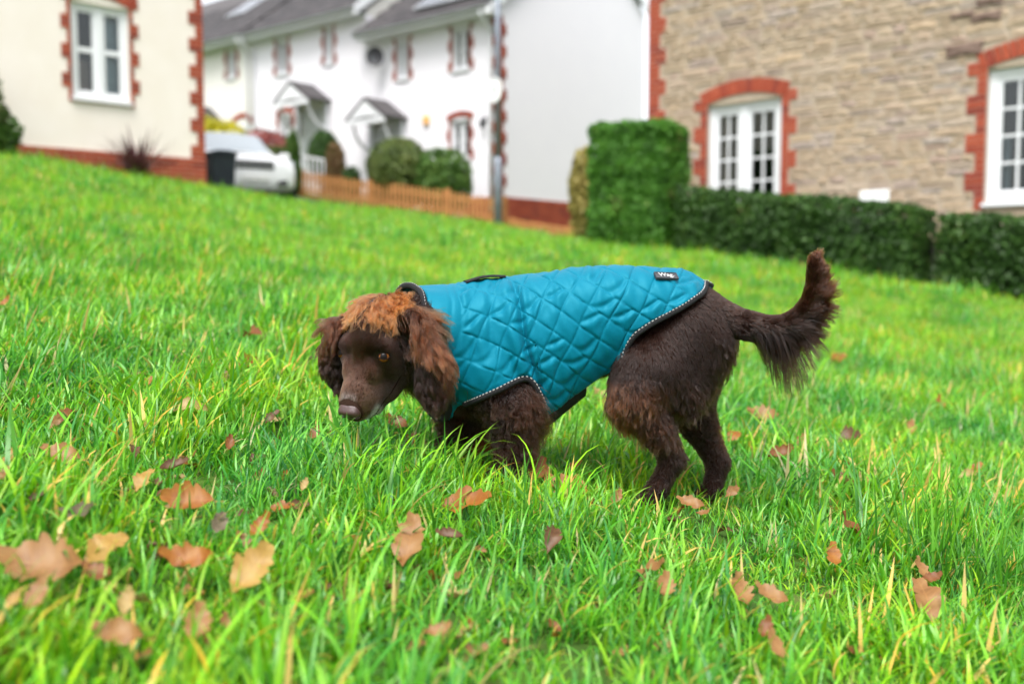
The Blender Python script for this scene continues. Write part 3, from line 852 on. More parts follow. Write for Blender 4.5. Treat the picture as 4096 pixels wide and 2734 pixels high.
# ------------------------------------------------------------------ plants
M['hedge_leaf'] = leafy('clipped_hedge_leaf', [(0.0, (0.021, 0.049, 0.012)), (0.4, (0.033, 0.079, 0.016)), (0.75, (0.051, 0.120, 0.021)), (0.92, (0.085, 0.150, 0.03)), (1.0, (0.11, 0.095, 0.04))], 0.25, 0.5, 2.5)
M['conifer_hedge'] = leafy('conifer_hedge_leaf', [(0.0, (0.036, 0.102, 0.015)), (0.4, (0.062, 0.185, 0.021)), (0.75, (0.095, 0.255, 0.029)), (0.9, (0.13, 0.19, 0.04)), (1.0, (0.17, 0.13, 0.05))], 0.3, 0.5, 3.2)
M['shrub_green'] = leafy('shrub_leaf', [(0.0, (0.04, 0.09, 0.02)), (0.5, (0.08, 0.17, 0.03)), (1.0, (0.17, 0.25, 0.05))], 0.3, 0.5, 2.0)
M['shrub_olive'] = leafy('olive_shrub_leaf', [(0.0, (0.06, 0.09, 0.025)), (0.5, (0.11, 0.16, 0.04)), (1.0, (0.20, 0.22, 0.06))], 0.3, 0.5, 2.0)
M['shrub_red'] = leafy('red_shrub_leaf', [(0.0, (0.12, 0.05, 0.035)), (0.5, (0.32, 0.09, 0.08)), (1.0, (0.48, 0.16, 0.14))], 0.3, 0.5, 2.0)
M['shrub_brown'] = leafy('brown_conifer_leaf', [(0.0, (0.13, 0.075, 0.035)), (0.5, (0.19, 0.11, 0.05)), (1.0, (0.16, 0.16, 0.05))], 0.3, 0.6, 2.0)
M['shrub_yellow'] = leafy('yellow_shrub_leaf', [(0.0, (0.30, 0.30, 0.02)), (0.5, (0.55, 0.50, 0.02)), (1.0, (0.68, 0.60, 0.05))], 0.3, 0.5, 2.0)
M['shrub_gold'] = leafy('gold_conifer_leaf', [(0.0, (0.20, 0.19, 0.06)), (0.5, (0.36, 0.30, 0.09)), (1.0, (0.46, 0.38, 0.12))], 0.3, 0.5, 2.0)
M['phormium'] = leafy('purple_strap_leaf', [(0.0, (0.07, 0.025, 0.03)), (0.5, (0.11, 0.04, 0.05)), (1.0, (0.16, 0.07, 0.07))], 0.15, 0.4, 2.0)
M['bark'] = surf('bark', (0.09, 0.06, 0.04), (0.14, 0.10, 0.07), 12, 0.9, 0.6, 60)

def leaf_cloud(pts, nrm, size, jitter=0.8, rng=NR, narrow=0.55):
    """one small folded leaf (two triangles) per point, facing roughly outwards"""
    n = len(pts)
    d = nrm + rng.normal(0, jitter, (n, 3)); d /= np.linalg.norm(d, axis=1)[:, None] + 1e-9
    a = np.cross(d, rng.normal(0, 1, (n, 3))); a /= np.linalg.norm(a, axis=1)[:, None] + 1e-9
    b = np.cross(d, a)
    s = size * rng.uniform(0.6, 1.35, (n, 1))
    v = np.stack([pts - a * s, pts + b * s * narrow + d * s * 0.12, pts + a * s, pts - b * s * narrow + d * s * 0.12], 1).reshape(-1, 3)
    f = np.arange(n * 4).reshape(n, 4)
    return v, f

def _noise3(p, s, seed=0):
    q = p * s + seed * 7.3
    return (np.sin(q[:, 0] * 1.7 + np.sin(q[:, 1] * 2.3) * 1.3) + np.sin(q[:, 1] * 1.9 + np.sin(q[:, 2] * 2.1) * 1.4) + np.sin(q[:, 2] * 2.2 + np.sin(q[:, 0] * 1.6) * 1.2)) / 3

def bush(name, x, y, rx, ry, h, mat, label, cat='shrub', n=2600, size=0.045, base=None, seed=1, lump=0.14, shape=2.3, group=None, stem=True, lift=0.0):
    z0 = gz(x, y) if base is None else base
    root = empty(name, (x, y, z0), 0, label, cat, group)
    rng = np.random.default_rng(seed)
    d = rng.normal(0, 1, (n, 3)); d /= np.linalg.norm(d, axis=1)[:, None]
    e = (np.abs(d) ** shape).sum(1) ** (-1 / shape)
    p = d * e[:, None]
    lum = 1 + lump * _noise3(p, 2.6, seed) + 0.5 * lump * _noise3(p, 6.0, seed + 3)
    p = p * lum[:, None] * rng.uniform(0.80, 1.0, (n, 1)) ** 0.6
    pts = p * np.array([rx, ry, h / 2]) + np.array([0, 0, h / 2 + lift])
    keep = pts[:, 2] > 0.03
    v, f = leaf_cloud(pts[keep], (d / np.array([rx, ry, h / 2]))[keep] * min(rx, h / 2), size, 0.7, rng)
    # the shaded twigs inside
    m = 500
    di = rng.normal(0, 1, (m, 3)); di /= np.linalg.norm(di, axis=1)[:, None]
    pi = di * rng.uniform(0.3, 0.8, (m, 1)) * np.array([rx, ry, h / 2]) + np.array([0, 0, h / 2 + lift])
    v2, f2 = leaf_cloud(pi, di, max(rx, h / 2) * 0.16, 1.0, rng, 0.8)
    fo = np_mesh('foliage', np.concatenate([v, v2]), np.concatenate([f, f2 + len(v)]), mat, root, False)
    if stem:
        b = MB()
        for k in range(4):
            a = k * 1.6 + seed
            b.tube([(0.03 * math.cos(a), 0.03 * math.sin(a), -0.05), (rx * 0.25 * math.cos(a), ry * 0.25 * math.sin(a), h * 0.35 + lift), (rx * 0.5 * math.cos(a + .3), ry * 0.5 * math.sin(a + .3), h * 0.7 + lift)], [0.025, 0.018, 0.006], 5)
        b.build('stem', M['bark'], root, True)
    return root

def hedge(name, a, b, w, h, mat, label, n, size=0.035, round_=0.08, top_noise=0.03, seed=3, group=None, sink=0.0):
    """clipped hedge along the ground from a to b (x, y); its foliage a box with softened edges"""
    a = np.array(a); b = np.array(b)
    root = empty(name, (a[0], a[1], gz(*a)), 0, label, 'hedge', group)
    rng = np.random.default_rng(seed)
    d = b - a; Ln = np.linalg.norm(d); d /= Ln; nn = np.array([-d[1], d[0]])
    za, zb2 = gz(*a), gz(*b)
    areas = np.array([Ln * h, Ln * h, w * h, w * h, Ln * w]); pr = areas / areas.sum()
    side = rng.choice(5, n, p=pr)
    s = rng.uniform(0, 1, n); t = rng.uniform(0, 1, n)
    q = np.zeros((n, 3)); nr = np.zeros((n, 3))
    for k in range(5):
        m_ = side == k
        if k == 0: q[m_] = np.stack([s[m_] * Ln, 0 * s[m_] - w / 2, t[m_] * h], 1); nr[m_] = (0, -1, 0)
        if k == 1: q[m_] = np.stack([s[m_] * Ln, 0 * s[m_] + w / 2, t[m_] * h], 1); nr[m_] = (0, 1, 0)
        if k == 2: q[m_] = np.stack([0 * s[m_], (s[m_] - .5) * w, t[m_] * h], 1); nr[m_] = (-1, 0, 0)
        if k == 3: q[m_] = np.stack([0 * s[m_] + Ln, (s[m_] - .5) * w, t[m_] * h], 1); nr[m_] = (1, 0, 0)
        if k == 4: q[m_] = np.stack([s[m_] * Ln, (t[m_] - .5) * w, 0 * s[m_] + h], 1); nr[m_] = (0, 0, 1)
    # soften: pull points near edges inwards on a rounded box
    c = np.array([Ln / 2, 0, h / 2]); he = np.array([Ln / 2, w / 2, h / 2]); rr = round_
    loc = q - c
    inner = np.clip(loc, -(he - rr), he - rr)
    dv = loc - inner; dl = np.linalg.norm(dv, axis=1)[:, None] + 1e-9
    loc = inner + dv / dl * np.minimum(dl, rr)
    nr = np.where(dl > 1e-6, dv / dl, nr)
    q = loc + c
    bump = 0.036 * _noise3(q, 4.0, seed) + 0.024 * _noise3(q, 11.0, seed + 1) + rng.uniform(-0.05, 0.015, n)
    q = q + nr * bump[:, None]
    q[:, 2] += top_noise * np.sin(q[:, 0] * 3 + seed) * (q[:, 2] / h)
    def wrld(q):
        x = a[0] + d[0] * q[:, 0] + nn[0] * q[:, 1] - a[0]; y = a[1] + d[1] * q[:, 0] + nn[1] * q[:, 1] - a[1]
        return np.stack([x, y, q[:, 2] + (zb2 - za) * q[:, 0] / Ln - sink], 1)
    nw = np.stack([d[0] * nr[:, 0] + nn[0] * nr[:, 1], d[1] * nr[:, 0] + nn[1] * nr[:, 1], nr[:, 2]], 1)
    v, f = leaf_cloud(wrld(q), nw, size, 0.75, rng)
    # dense shaded inside, drawn in from the faces
    m = 1500
    qi = rng.uniform(0, 1, (m, 3)) * np.array([Ln - .14, w - .14, h - .12]) + np.array([.07, -(w - .14) / 2, 0.02])
    v2, f2 = leaf_cloud(wrld(qi), rng.normal(0, 1, (m, 3)), 0.09, 1.0, rng, 0.8)
    core = MB().box(0.12, Ln - .12, -w / 2 + .12, w / 2 - .12, 0, h - .12)
    cv = wrld(np.array(core.v)); cf = np.array(core.f)
    o = np_mesh('foliage', np.concatenate([v, v2, cv]), np.concatenate([f, f2 + len(v), cf + len(v) + len(v2)]), mat, root, False)
    b_ = MB()
    for k in range(int(Ln / 0.4) + 1):
        p = wrld(np.array([[min(k * 0.4 + 0.15, Ln - .1), 0, 0.0], [min(k * 0.4 + 0.2, Ln - .1), 0.03, h * 0.7]]))
        b_.tube([p[0] - [0, 0, .1], p[1]], [0.03, 0.012], 5)
    b_.build('stem', M['bark'], root, True)
    return root

# the two clipped hedges and the tall block before the stone house
def at(u, Y): 
    p = P(u, 1000, Y); return (p[0], p[1])
hedge('tall_hedge', at(2400, 13.35), at(2705, 12.7), 0.85, 1.60, M['conifer_hedge'], 'tall square clipped hedge before the left corner of the stone house', 22000, 0.027, 0.12, 0.02, 5)
hedge('low_hedge', at(2745, 12.55), at(3700, 10.35), 0.6, 0.80, M['hedge_leaf'], 'long low dark hedge below the arched stone house window', 11000, 0.032, 0.07, 0.012, 8)
hedge('low_hedge', at(3795, 10.3), at(4420, 9.1), 0.6, 0.76, M['hedge_leaf'], 'short low dark hedge under the window with the white sill', 7000, 0.032, 0.09, 0.02, 12)
p = at(3722, 10.55)
bp = empty('gate_post', (p[0], p[1], gz(*p)), rad(-48), 'dark gate post in the gap between the two low hedges', 'post')
MB().box(-0.045, 0.045, -0.045, 0.045, -0.2, 0.42).build('shaft', M['black_plastic'], bp)
MB().add([(-.055, -.055, .421), (.055, -.055, .421), (.055, .055, .421), (-.055, .055, .421), (0, 0, .47)], [(3, 2, 1, 0), (0, 1, 4), (1, 2, 4), (2, 3, 4), (3, 0, 4)]).build('cap', M['black_plastic'], bp)
p = at(3688, 10.7)
pr = empty('brick_pier', (p[0], p[1], gz(*p)), rad(-48), 'short red brick pier at the end of the long low hedge', 'pier')
MB().box(-0.105, 0.105, -0.1, 0.1, -0.2, 0.38).build('mortar', M['mortar'], pr)
for k in range(5):
    o = bpy.data.objects.new('brick', BRICK); o.parent = pr; COL.objects.link(o)
    o.scale = (0.218, 0.212, 0.067); o.location = (0, -0.106, 0.035 + 0.075 * k)
bush('gold_conifer', *at(2335, 14.2), 0.2, 0.2, 1.35, M['shrub_gold'], 'thin golden conifer beside the tall square hedge', 'shrub', 1500, 0.04, seed=4, lump=0.2)
# garden of the terrace
bush('round_bush', *at(1598, 21.2), 0.66, 0.6, 1.5, M['shrub_olive'], 'largest olive green rounded bush behind the picket fence', 'bush', 3600, 0.05, seed=11, lump=0.06)
bush('round_bush', *at(1775, 20.9), 0.60, 0.55, 1.42, M['shrub_green'], 'bright green round bush under the arched terrace window', 'bush', 3000, 0.05, seed=12, lump=0.06)
bush('clipped_bush', *at(1302, 23.6), 0.38, 0.34, 1.25, M['hedge_leaf'], 'dark green clipped bush before the middle porch', 'bush', 2200, 0.045, seed=13, lump=0.08, lift=0.2, base=2.45)
bush('brown_conifer', *at(1347, 22.9), 0.22, 0.2, 1.25, M['shrub_brown'], 'browning conifer in front of the dark clipped bush', 'shrub', 1600, 0.04, seed=14, lump=0.12)
bush('small_bush', *at(1408, 22.6), 0.22, 0.2, 0.72, M['hedge_leaf'], 'small low green bush behind the picket fence', 'bush', 900, 0.04, seed=15)
bush('red_shrub', *at(1065, 22.6), 0.62, 0.5, 1.28, M['shrub_red'], 'red leaved shrub behind the white car', 'shrub', 2400, 0.05, seed=16, lump=0.12)
bush('olive_bush', *at(1115, 21.9), 0.42, 0.4, 0.95, M['shrub_olive'], 'dull green bush at the foot of the red shrub', 'bush', 1800, 0.045, seed=26)
bush('slim_conifer', *at(1178, 21.5), 0.15, 0.15, 1.35, M['shrub_green'], 'slim bright green conifer at the fence end', 'shrub', 1200, 0.04, seed=17)
bush('yellow_shrub', *at(870, 23.2), 0.95, 0.5, 1.85, M['shrub_yellow'], 'bright yellow shrub above the white car roof', 'shrub', 3000, 0.05, seed=18, base=2.3)
bush('corner_shrub', *at(-120, 12.4), 0.42, 0.35, 1.2, M['shrub_olive'], 'olive shrub at the foot of the cream wall', 'shrub', 2200, 0.045, seed=19, lump=0.22)
bush('corner_shrub', *at(-15, 12.6), 0.32, 0.3, 0.6, M['shrub_green'], 'low green shrub beside the taller olive shrub', 'shrub', 1200, 0.04, seed=20, lump=0.2)

# strap-leaved purple plant at the brick base
pp = at(562, 13.75)
ph = empty('purple_plant', (pp[0], pp[1], gz(*pp)), 0, 'spiky purple strap-leaved plant against the brick base', 'plant')
for k in range(70):
    a = R.uniform(0, 2 * math.pi); tl = R.uniform(0.12, 1.2); ln = R.uniform(0.5, 0.85)
    v, f = [], []
    nseg = 5
    for i in range(nseg + 1):
        t = i / nseg
        an = tl * (0.55 + 0.75 * t)
        r_ = 0.03 + ln * t * math.sin(an) * 0.8; zz = ln * t * math.cos(an * 0.8)
        w = 0.03 * (1 - t) ** 0.6 + 0.001
        c = np.array([r_ * math.cos(a), r_ * math.sin(a), zz]); sd = np.array([-math.sin(a), math.cos(a), 0]) * w
        v += [c - sd, c + np.array([0, 0, -0.3 * w]), c + sd]
    for i in range(nseg):
        for j in range(2):
            f.append((3 * i + j, 3 * i + j + 1, 3 * i + j + 4, 3 * i + j + 3))
    mesh_obj('leaf', v, f, M['phormium'], ph, True)

# ------------------------------------------------------------------ picket fence
fe = empty('picket_fence', (0, 0, 0), 0, 'low orange wooden picket fence below the white terrace', 'fence')
pk = MB().prism([(-0.025, 0), (0.025, 0), (0.025, 0.80), (0.015, 0.835), (0.0, 0.845), (-0.015, 0.835), (-0.025, 0.80)], -0.009, 0.009)
pm = bpy.data.meshes.new('picket'); pm.from_pydata(pk.v, [], pk.f); pm.materials.append(M['wood']); pm.update()
fa = np.array(at(1195, 21.6)); fb = np.array(at(2010, 19.6)); fc = np.array(at(2330, 17.6))
def fence_run(a, b, hgt, drop):
    L_ = np.linalg.norm(b - a); n = int(L_ / 0.098); ang_ = math.atan2(b[1] - a[1], b[0] - a[0])
    for k in range(n + 1):
        t = k / n; p = a + (b - a) * t
        o = bpy.data.objects.new('picket', pm); o.parent = fe; COL.objects.link(o)
        o.location = (p[0], p[1], gz(*p) + drop + R.uniform(-0.006, 0.006)); o.rotation_euler = (0, R.uniform(-.012, .012), ang_ + R.uniform(-.03, .03)); o.scale = (1, 1, hgt)
    nn = np.array([-(b - a)[1], (b - a)[0]]) / L_
    for zz in (0.22, 0.62):
        r_ = MB()
        for k in range(int(L_ / 1.8) + 1):
            pa = a + (b - a) * min(1, k * 1.8 / L_); pb = a + (b - a) * min(1, (k + 1) * 1.8 / L_)
            if np.linalg.norm(pb - pa) < 0.05: continue
            za, zb2 = gz(*pa) + drop + zz * hgt, gz(*pb) + drop + zz * hgt
            v = []
            for (p, z) in ((pa, za), (pb, zb2)):
                for (o1, dz) in ((0.012, 0), (0.035, 0), (0.035, 0.04), (0.012, 0.04)):
                    q = p + nn * o1; v.append((q[0], q[1], z + dz))
            r_.add(v, [(0, 1, 2, 3), (7, 6, 5, 4), (0, 4, 5, 1), (1, 5, 6, 2), (2, 6, 7, 3), (3, 7, 4, 0)])
        r_.build('rail', M['wood'], fe)
    for k in range(int(L_ / 1.8) + 2):
        p = a + (b - a) * min(1, k * 1.8 / L_) + nn * 0.10
        ps = MB().box(-0.045, 0.045, -0.045, 0.045, -0.3, 0.9 * hgt).build('post', M['wood'], fe)
        ps.location = (p[0], p[1], gz(*p) + drop); ps.rotation_euler = (0, 0, ang_)
fence_run(fa, fb, 0.66, 0.0)
fence_run(fb + np.array([0.1, -0.08]), fc, 0.22, 0.0)
# white balusters on the steps before the middle porch
hr = empty('white_railing', (0, 0, 0), 0, 'white balustrade before the middle porch', 'railing')
ra = np.array(at(1195, 22.9)); rb = np.array(at(1300, 22.6))
bm2 = MB().box(-0.015, 0.015, -0.015, 0.015, 0, 0.85)
me2 = bpy.data.meshes.new('baluster'); me2.from_pydata(bm2.v, [], bm2.f); me2.materials.append(M['pvc']); me2.update()
for k in range(7):
    p = ra + (rb - ra) * k / 6
    o = bpy.data.objects.new('baluster', me2); o.parent = hr; COL.objects.link(o); o.location = (p[0], p[1], gz(*p) - 0.05)
MB().tube([(ra[0], ra[1], gz(*ra) + 0.8), (rb[0], rb[1], gz(*rb) + 0.8)], 0.025, 6).build('handrail', M['pvc'], hr)

# ------------------------------------------------------------------ lamp post with a round sign
p = at(1992, 19.3); zl = gz(*p)
lp = empty('lamp_post', (p[0], p[1], zl - 0.2), 0, 'grey metal lamp post carrying a round white sign', 'lamp post')
MB().tube([(0, 0, 0), (0, 0, 1.45), (0, 0, 1.52)], [0.085, 0.085, 0.06], 14).build('base_door_section', M['steel'], lp, True)
MB().tube([(0, 0, 0), (0, 0, 0.28)], 0.088, 14).build('dark_base', M['lamp_dark'], lp, True)
MB().tube([(0, 0, 1.5), (0, 0, 5.9)], [0.06, 0.045], 14).build('shaft', M['steel'], lp, True)
MB().tube([(0, 0, 5.88), (0, 0, 6.1), (0.05, -0.1, 6.25), (0.2, -0.45, 6.3)], [0.03, 0.03, 0.028, 0.025], 10).build('arm', M['steel'], lp, True)
bevel(MB().box(0.05, 0.33, -0.95, -0.42, 6.24, 6.36).build('lantern', M['gutter'], lp), 0.04, 3)
sg = empty('round_sign', (0, 0, 2.78)); sg.parent = lp; sg.rotation_euler = (0, 0, rad(-52))
v = [(0.235 * math.cos(2 * math.pi * k / 28), y, 0.235 * math.sin(2 * math.pi * k / 28)) for y in (-0.085, -0.075) for k in range(28)]
f = [tuple(range(28)), tuple(range(55, 27, -1))] + [(k, k + 28, (k + 1) % 28 + 28, (k + 1) % 28) for k in range(28)]
mesh_obj('plate', v, f, M['sign_white'], sg)
v = [(0.06 * math.cos(2 * math.pi * k / 16), -0.0865, 0.085 * math.sin(2 * math.pi * k / 16)) for k in range(16)]
v += [(0.03 * math.cos(2 * math.pi * k / 16), -0.0865, 0.05 * math.sin(2 * math.pi * k / 16)) for k in range(16)]
mesh_obj('mark', v, [(k, (k + 1) % 16, 16 + (k + 1) % 16, 16 + k) for k in range(16)], M['grey_mark'], sg)
MB().box(-0.02, 0.02, -0.074, 0.0, -0.15, 0.15).build('bracket', M['steel'], sg)

# ------------------------------------------------------------------ wheelie bin
p = at(882, 17.6)
wb = empty('wheelie_bin', (p[0], p[1], gz(*p) + 0.0), rad(38), 'dark wheelie bin beside the cream house corner', 'bin')
wb.scale = (.92, .92, .86)
b = MB()
b.add([(-.2, -.22, .06), (.2, -.22, .06), (.2, .22, .06), (-.2, .22, .06), (-.24, -.28, .93), (.24, -.28, .93), (.24, .28, .93), (-.24, .28, .93)],
      [(0, 3, 2, 1), (0, 1, 5, 4), (1, 2, 6, 5), (2, 3, 7, 6), (3, 0, 4, 7), (4, 5, 6, 7)])
b.box(-.255, .255, -.3, .3, .9, .95)
bevel(b.build('body', M['bin'], wb), 0.015)
b = MB(); b.prism([(-.265, .955), (.265, .955), (.255, .985), (.1, 1.02), (-.1, 1.02), (-.255, .985)], -.31, .33)
bevel(b.build('lid', M['bin'], wb), 0.012)
for sx in (-1, 1):
    MB().tube([(sx * .2, .24, .1), (sx * .25, .24, .1)], 0.1, 18).build('wheel', M['black_plastic'], wb)
MB().tube([(-.2, .3, .93), (-.2, .38, .95), (.2, .38, .95), (.2, .3, .93)], 0.015, 6).build('handle', M['bin'], wb)

# ------------------------------------------------------------------ white car, its front towards the lawn
M['car_paint'] = surf('white_car_paint', (0.84, 0.85, 0.87), None, rough=0.25, spec=0.5, coat=0.6)
M['car_glass'] = surf('car_glass', (0.34, 0.39, 0.42), None, rough=0.04, spec=1.0, coat=1.0)  # sky reflection put into the base colour, so the glass looks pale
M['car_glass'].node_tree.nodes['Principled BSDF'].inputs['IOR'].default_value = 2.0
M['lamp_glass'] = surf('headlamp_glass', (0.55, 0.58, 0.62), None, rough=0.08, spec=0.8, coat=1.0)
M['grille'] = surf('dark_grille', (0.03, 0.03, 0.033), None, rough=0.35)
M['rubber'] = surf('tyre_rubber', (0.02, 0.02, 0.02), None, rough=0.8)
M['plate'] = surf('number_plate', (0.75, 0.75, 0.74), None, rough=0.4)
car_p = at(985, 19.9)
car = empty('white_car', (car_p[0], car_p[1], gz(*car_p)), rad(-62), 'white car parked behind the dark wheelie bin', 'car')
# lofted body: local +x is forward; sections (x, half width low, half width high, sill height, shoulder height, top height, top half width)
secs = [(0.86, .60, .62, .42, .62, .78, .55), (0.80, .78, .80, .26, .68, .88, .68), (0.55, .86, .88, .22, .80, .97, .76), (0.10, .88, .90, .22, .86, 1.02, .80), (-0.45, .89, .91, .22, .92, 1.09, .80),
        (-0.62, .89, .91, .22, .94, 1.13, .79), (-1.40, .90, .92, .22, .97, 1.60, .62), (-1.75, .90, .92, .22, .98, 1.67, .61), (-2.9, .90, .92, .22, 1.0, 1.68, .60), (-3.3, .88, .90, .24, 1.0, 1.58, .58), (-3.5, .82, .85, .35, .98, 1.15, .66), (-3.55, .75, .78, .45, .9, 1.0, .62)]
v, f = [], []
for (x, wl_, wh, zs_, zsh, zt2, wt) in secs:
    ring = [(x, -wl_ * 0.92, zs_), (x, -wl_, zs_ + .12), (x, -wh, (zs_ + zsh) / 2 + .1), (x, -wh + .02, zsh), (x, -wt, zt2 - .05 if zt2 > 1.3 else zt2 - .02), (x, -wt * .75, zt2), (x, 0, zt2 + .02),
            (x, wt * .75, zt2), (x, wt, zt2 - .05 if zt2 > 1.3 else zt2 - .02), (x, wh - .02, zsh), (x, wh, (zs_ + zsh) / 2 + .1), (x, wl_, zs_ + .12), (x, wl_ * .92, zs_)]
    v += ring
nr_ = 13
for i in range(len(secs) - 1):
    for k in range(nr_):
        k2 = (k + 1) % nr_
        f.append((i * nr_ + k, i * nr_ + k2, (i + 1) * nr_ + k2, (i + 1) * nr_ + k))
f.append(tuple(range(nr_ - 1, -1, -1))); f.append(tuple(range((len(secs) - 1) * nr_, len(secs) * nr_)))
body = mesh_obj('body', v, f, M['car_paint'], car, True)
sm = body.modifiers.new('smooth', 'SUBSURF'); sm.levels = 2; sm.render_levels = 2
# windscreen and side windows, a little proud of the body
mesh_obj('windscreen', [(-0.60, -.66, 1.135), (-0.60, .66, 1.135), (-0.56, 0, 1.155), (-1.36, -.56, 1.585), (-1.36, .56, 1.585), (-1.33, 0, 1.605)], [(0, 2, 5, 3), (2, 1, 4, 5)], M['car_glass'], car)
for s in (-1, 1):
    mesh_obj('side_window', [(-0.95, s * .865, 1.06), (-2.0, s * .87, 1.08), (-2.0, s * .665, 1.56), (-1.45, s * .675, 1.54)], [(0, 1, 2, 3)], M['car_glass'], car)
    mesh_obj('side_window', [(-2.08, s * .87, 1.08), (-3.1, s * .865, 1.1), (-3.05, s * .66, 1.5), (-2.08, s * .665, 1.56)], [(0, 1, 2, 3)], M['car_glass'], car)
    h_ = MB(); h_.add([(0.845, s * .44, .70), (0.72, s * .80, .74), (0.70, s * .79, .86), (0.80, s * .46, .83), (0.78, s * .44, .70), (0.6, s * .78, .74), (0.6, s * .77, .86), (0.7, s * .46, .83)],
                      [(0, 1, 2, 3), (7, 6, 5, 4), (0, 4, 5, 1), (3, 2, 6, 7), (0, 3, 7, 4), (1, 5, 6, 2)])
    h_.build('headlight', M['lamp_glass'], car)
    MB().box(0.76, 0.842, s * .52 - .1, s * .52 + .1, .36, .47).build('bumper_intake', M['grille'], car)
    m_ = MB().box(-0.98, -0.80, s * .93 - (.0 if s > 0 else .2), s * .93 + (.2 if s > 0 else .0), 1.05, 1.18).build('mirror', M['car_paint'], car); bevel(m_, .03)
b = MB()
for k in range(3): b.box(0.80, 0.872, -.36, .36, .66 + k * .06, .70 + k * .06)
b.build('grille', M['grille'], car)
MB().box(0.84, 0.885, -.26, .26, .45, .56).build('number_plate', M['plate'], car)
for (x, s) in ((0.1, -1), (0.1, 1), (-2.65, -1), (-2.65, 1)):
    w = empty('wheel', (x, s * .80, .33)); w.parent = car
    MB().tube([(0, -.1, 0), (0, .1, 0)], 0.33, 24).build('tyre', M['rubber'], w)
    MB().tube([(0, s * .101, 0), (0, s * .112, 0)], 0.22, 18).build('rim', M['steel'], w)
# ------------------------------------------------------------------ the spaniel
DY = 2.2                       # distance of the dog's midline
def smin(a, b, k):
    h = np.clip(0.5 + 0.5 * (b - a) / k, 0, 1)
    return b + (a - b) * h - k * h * (1 - h)

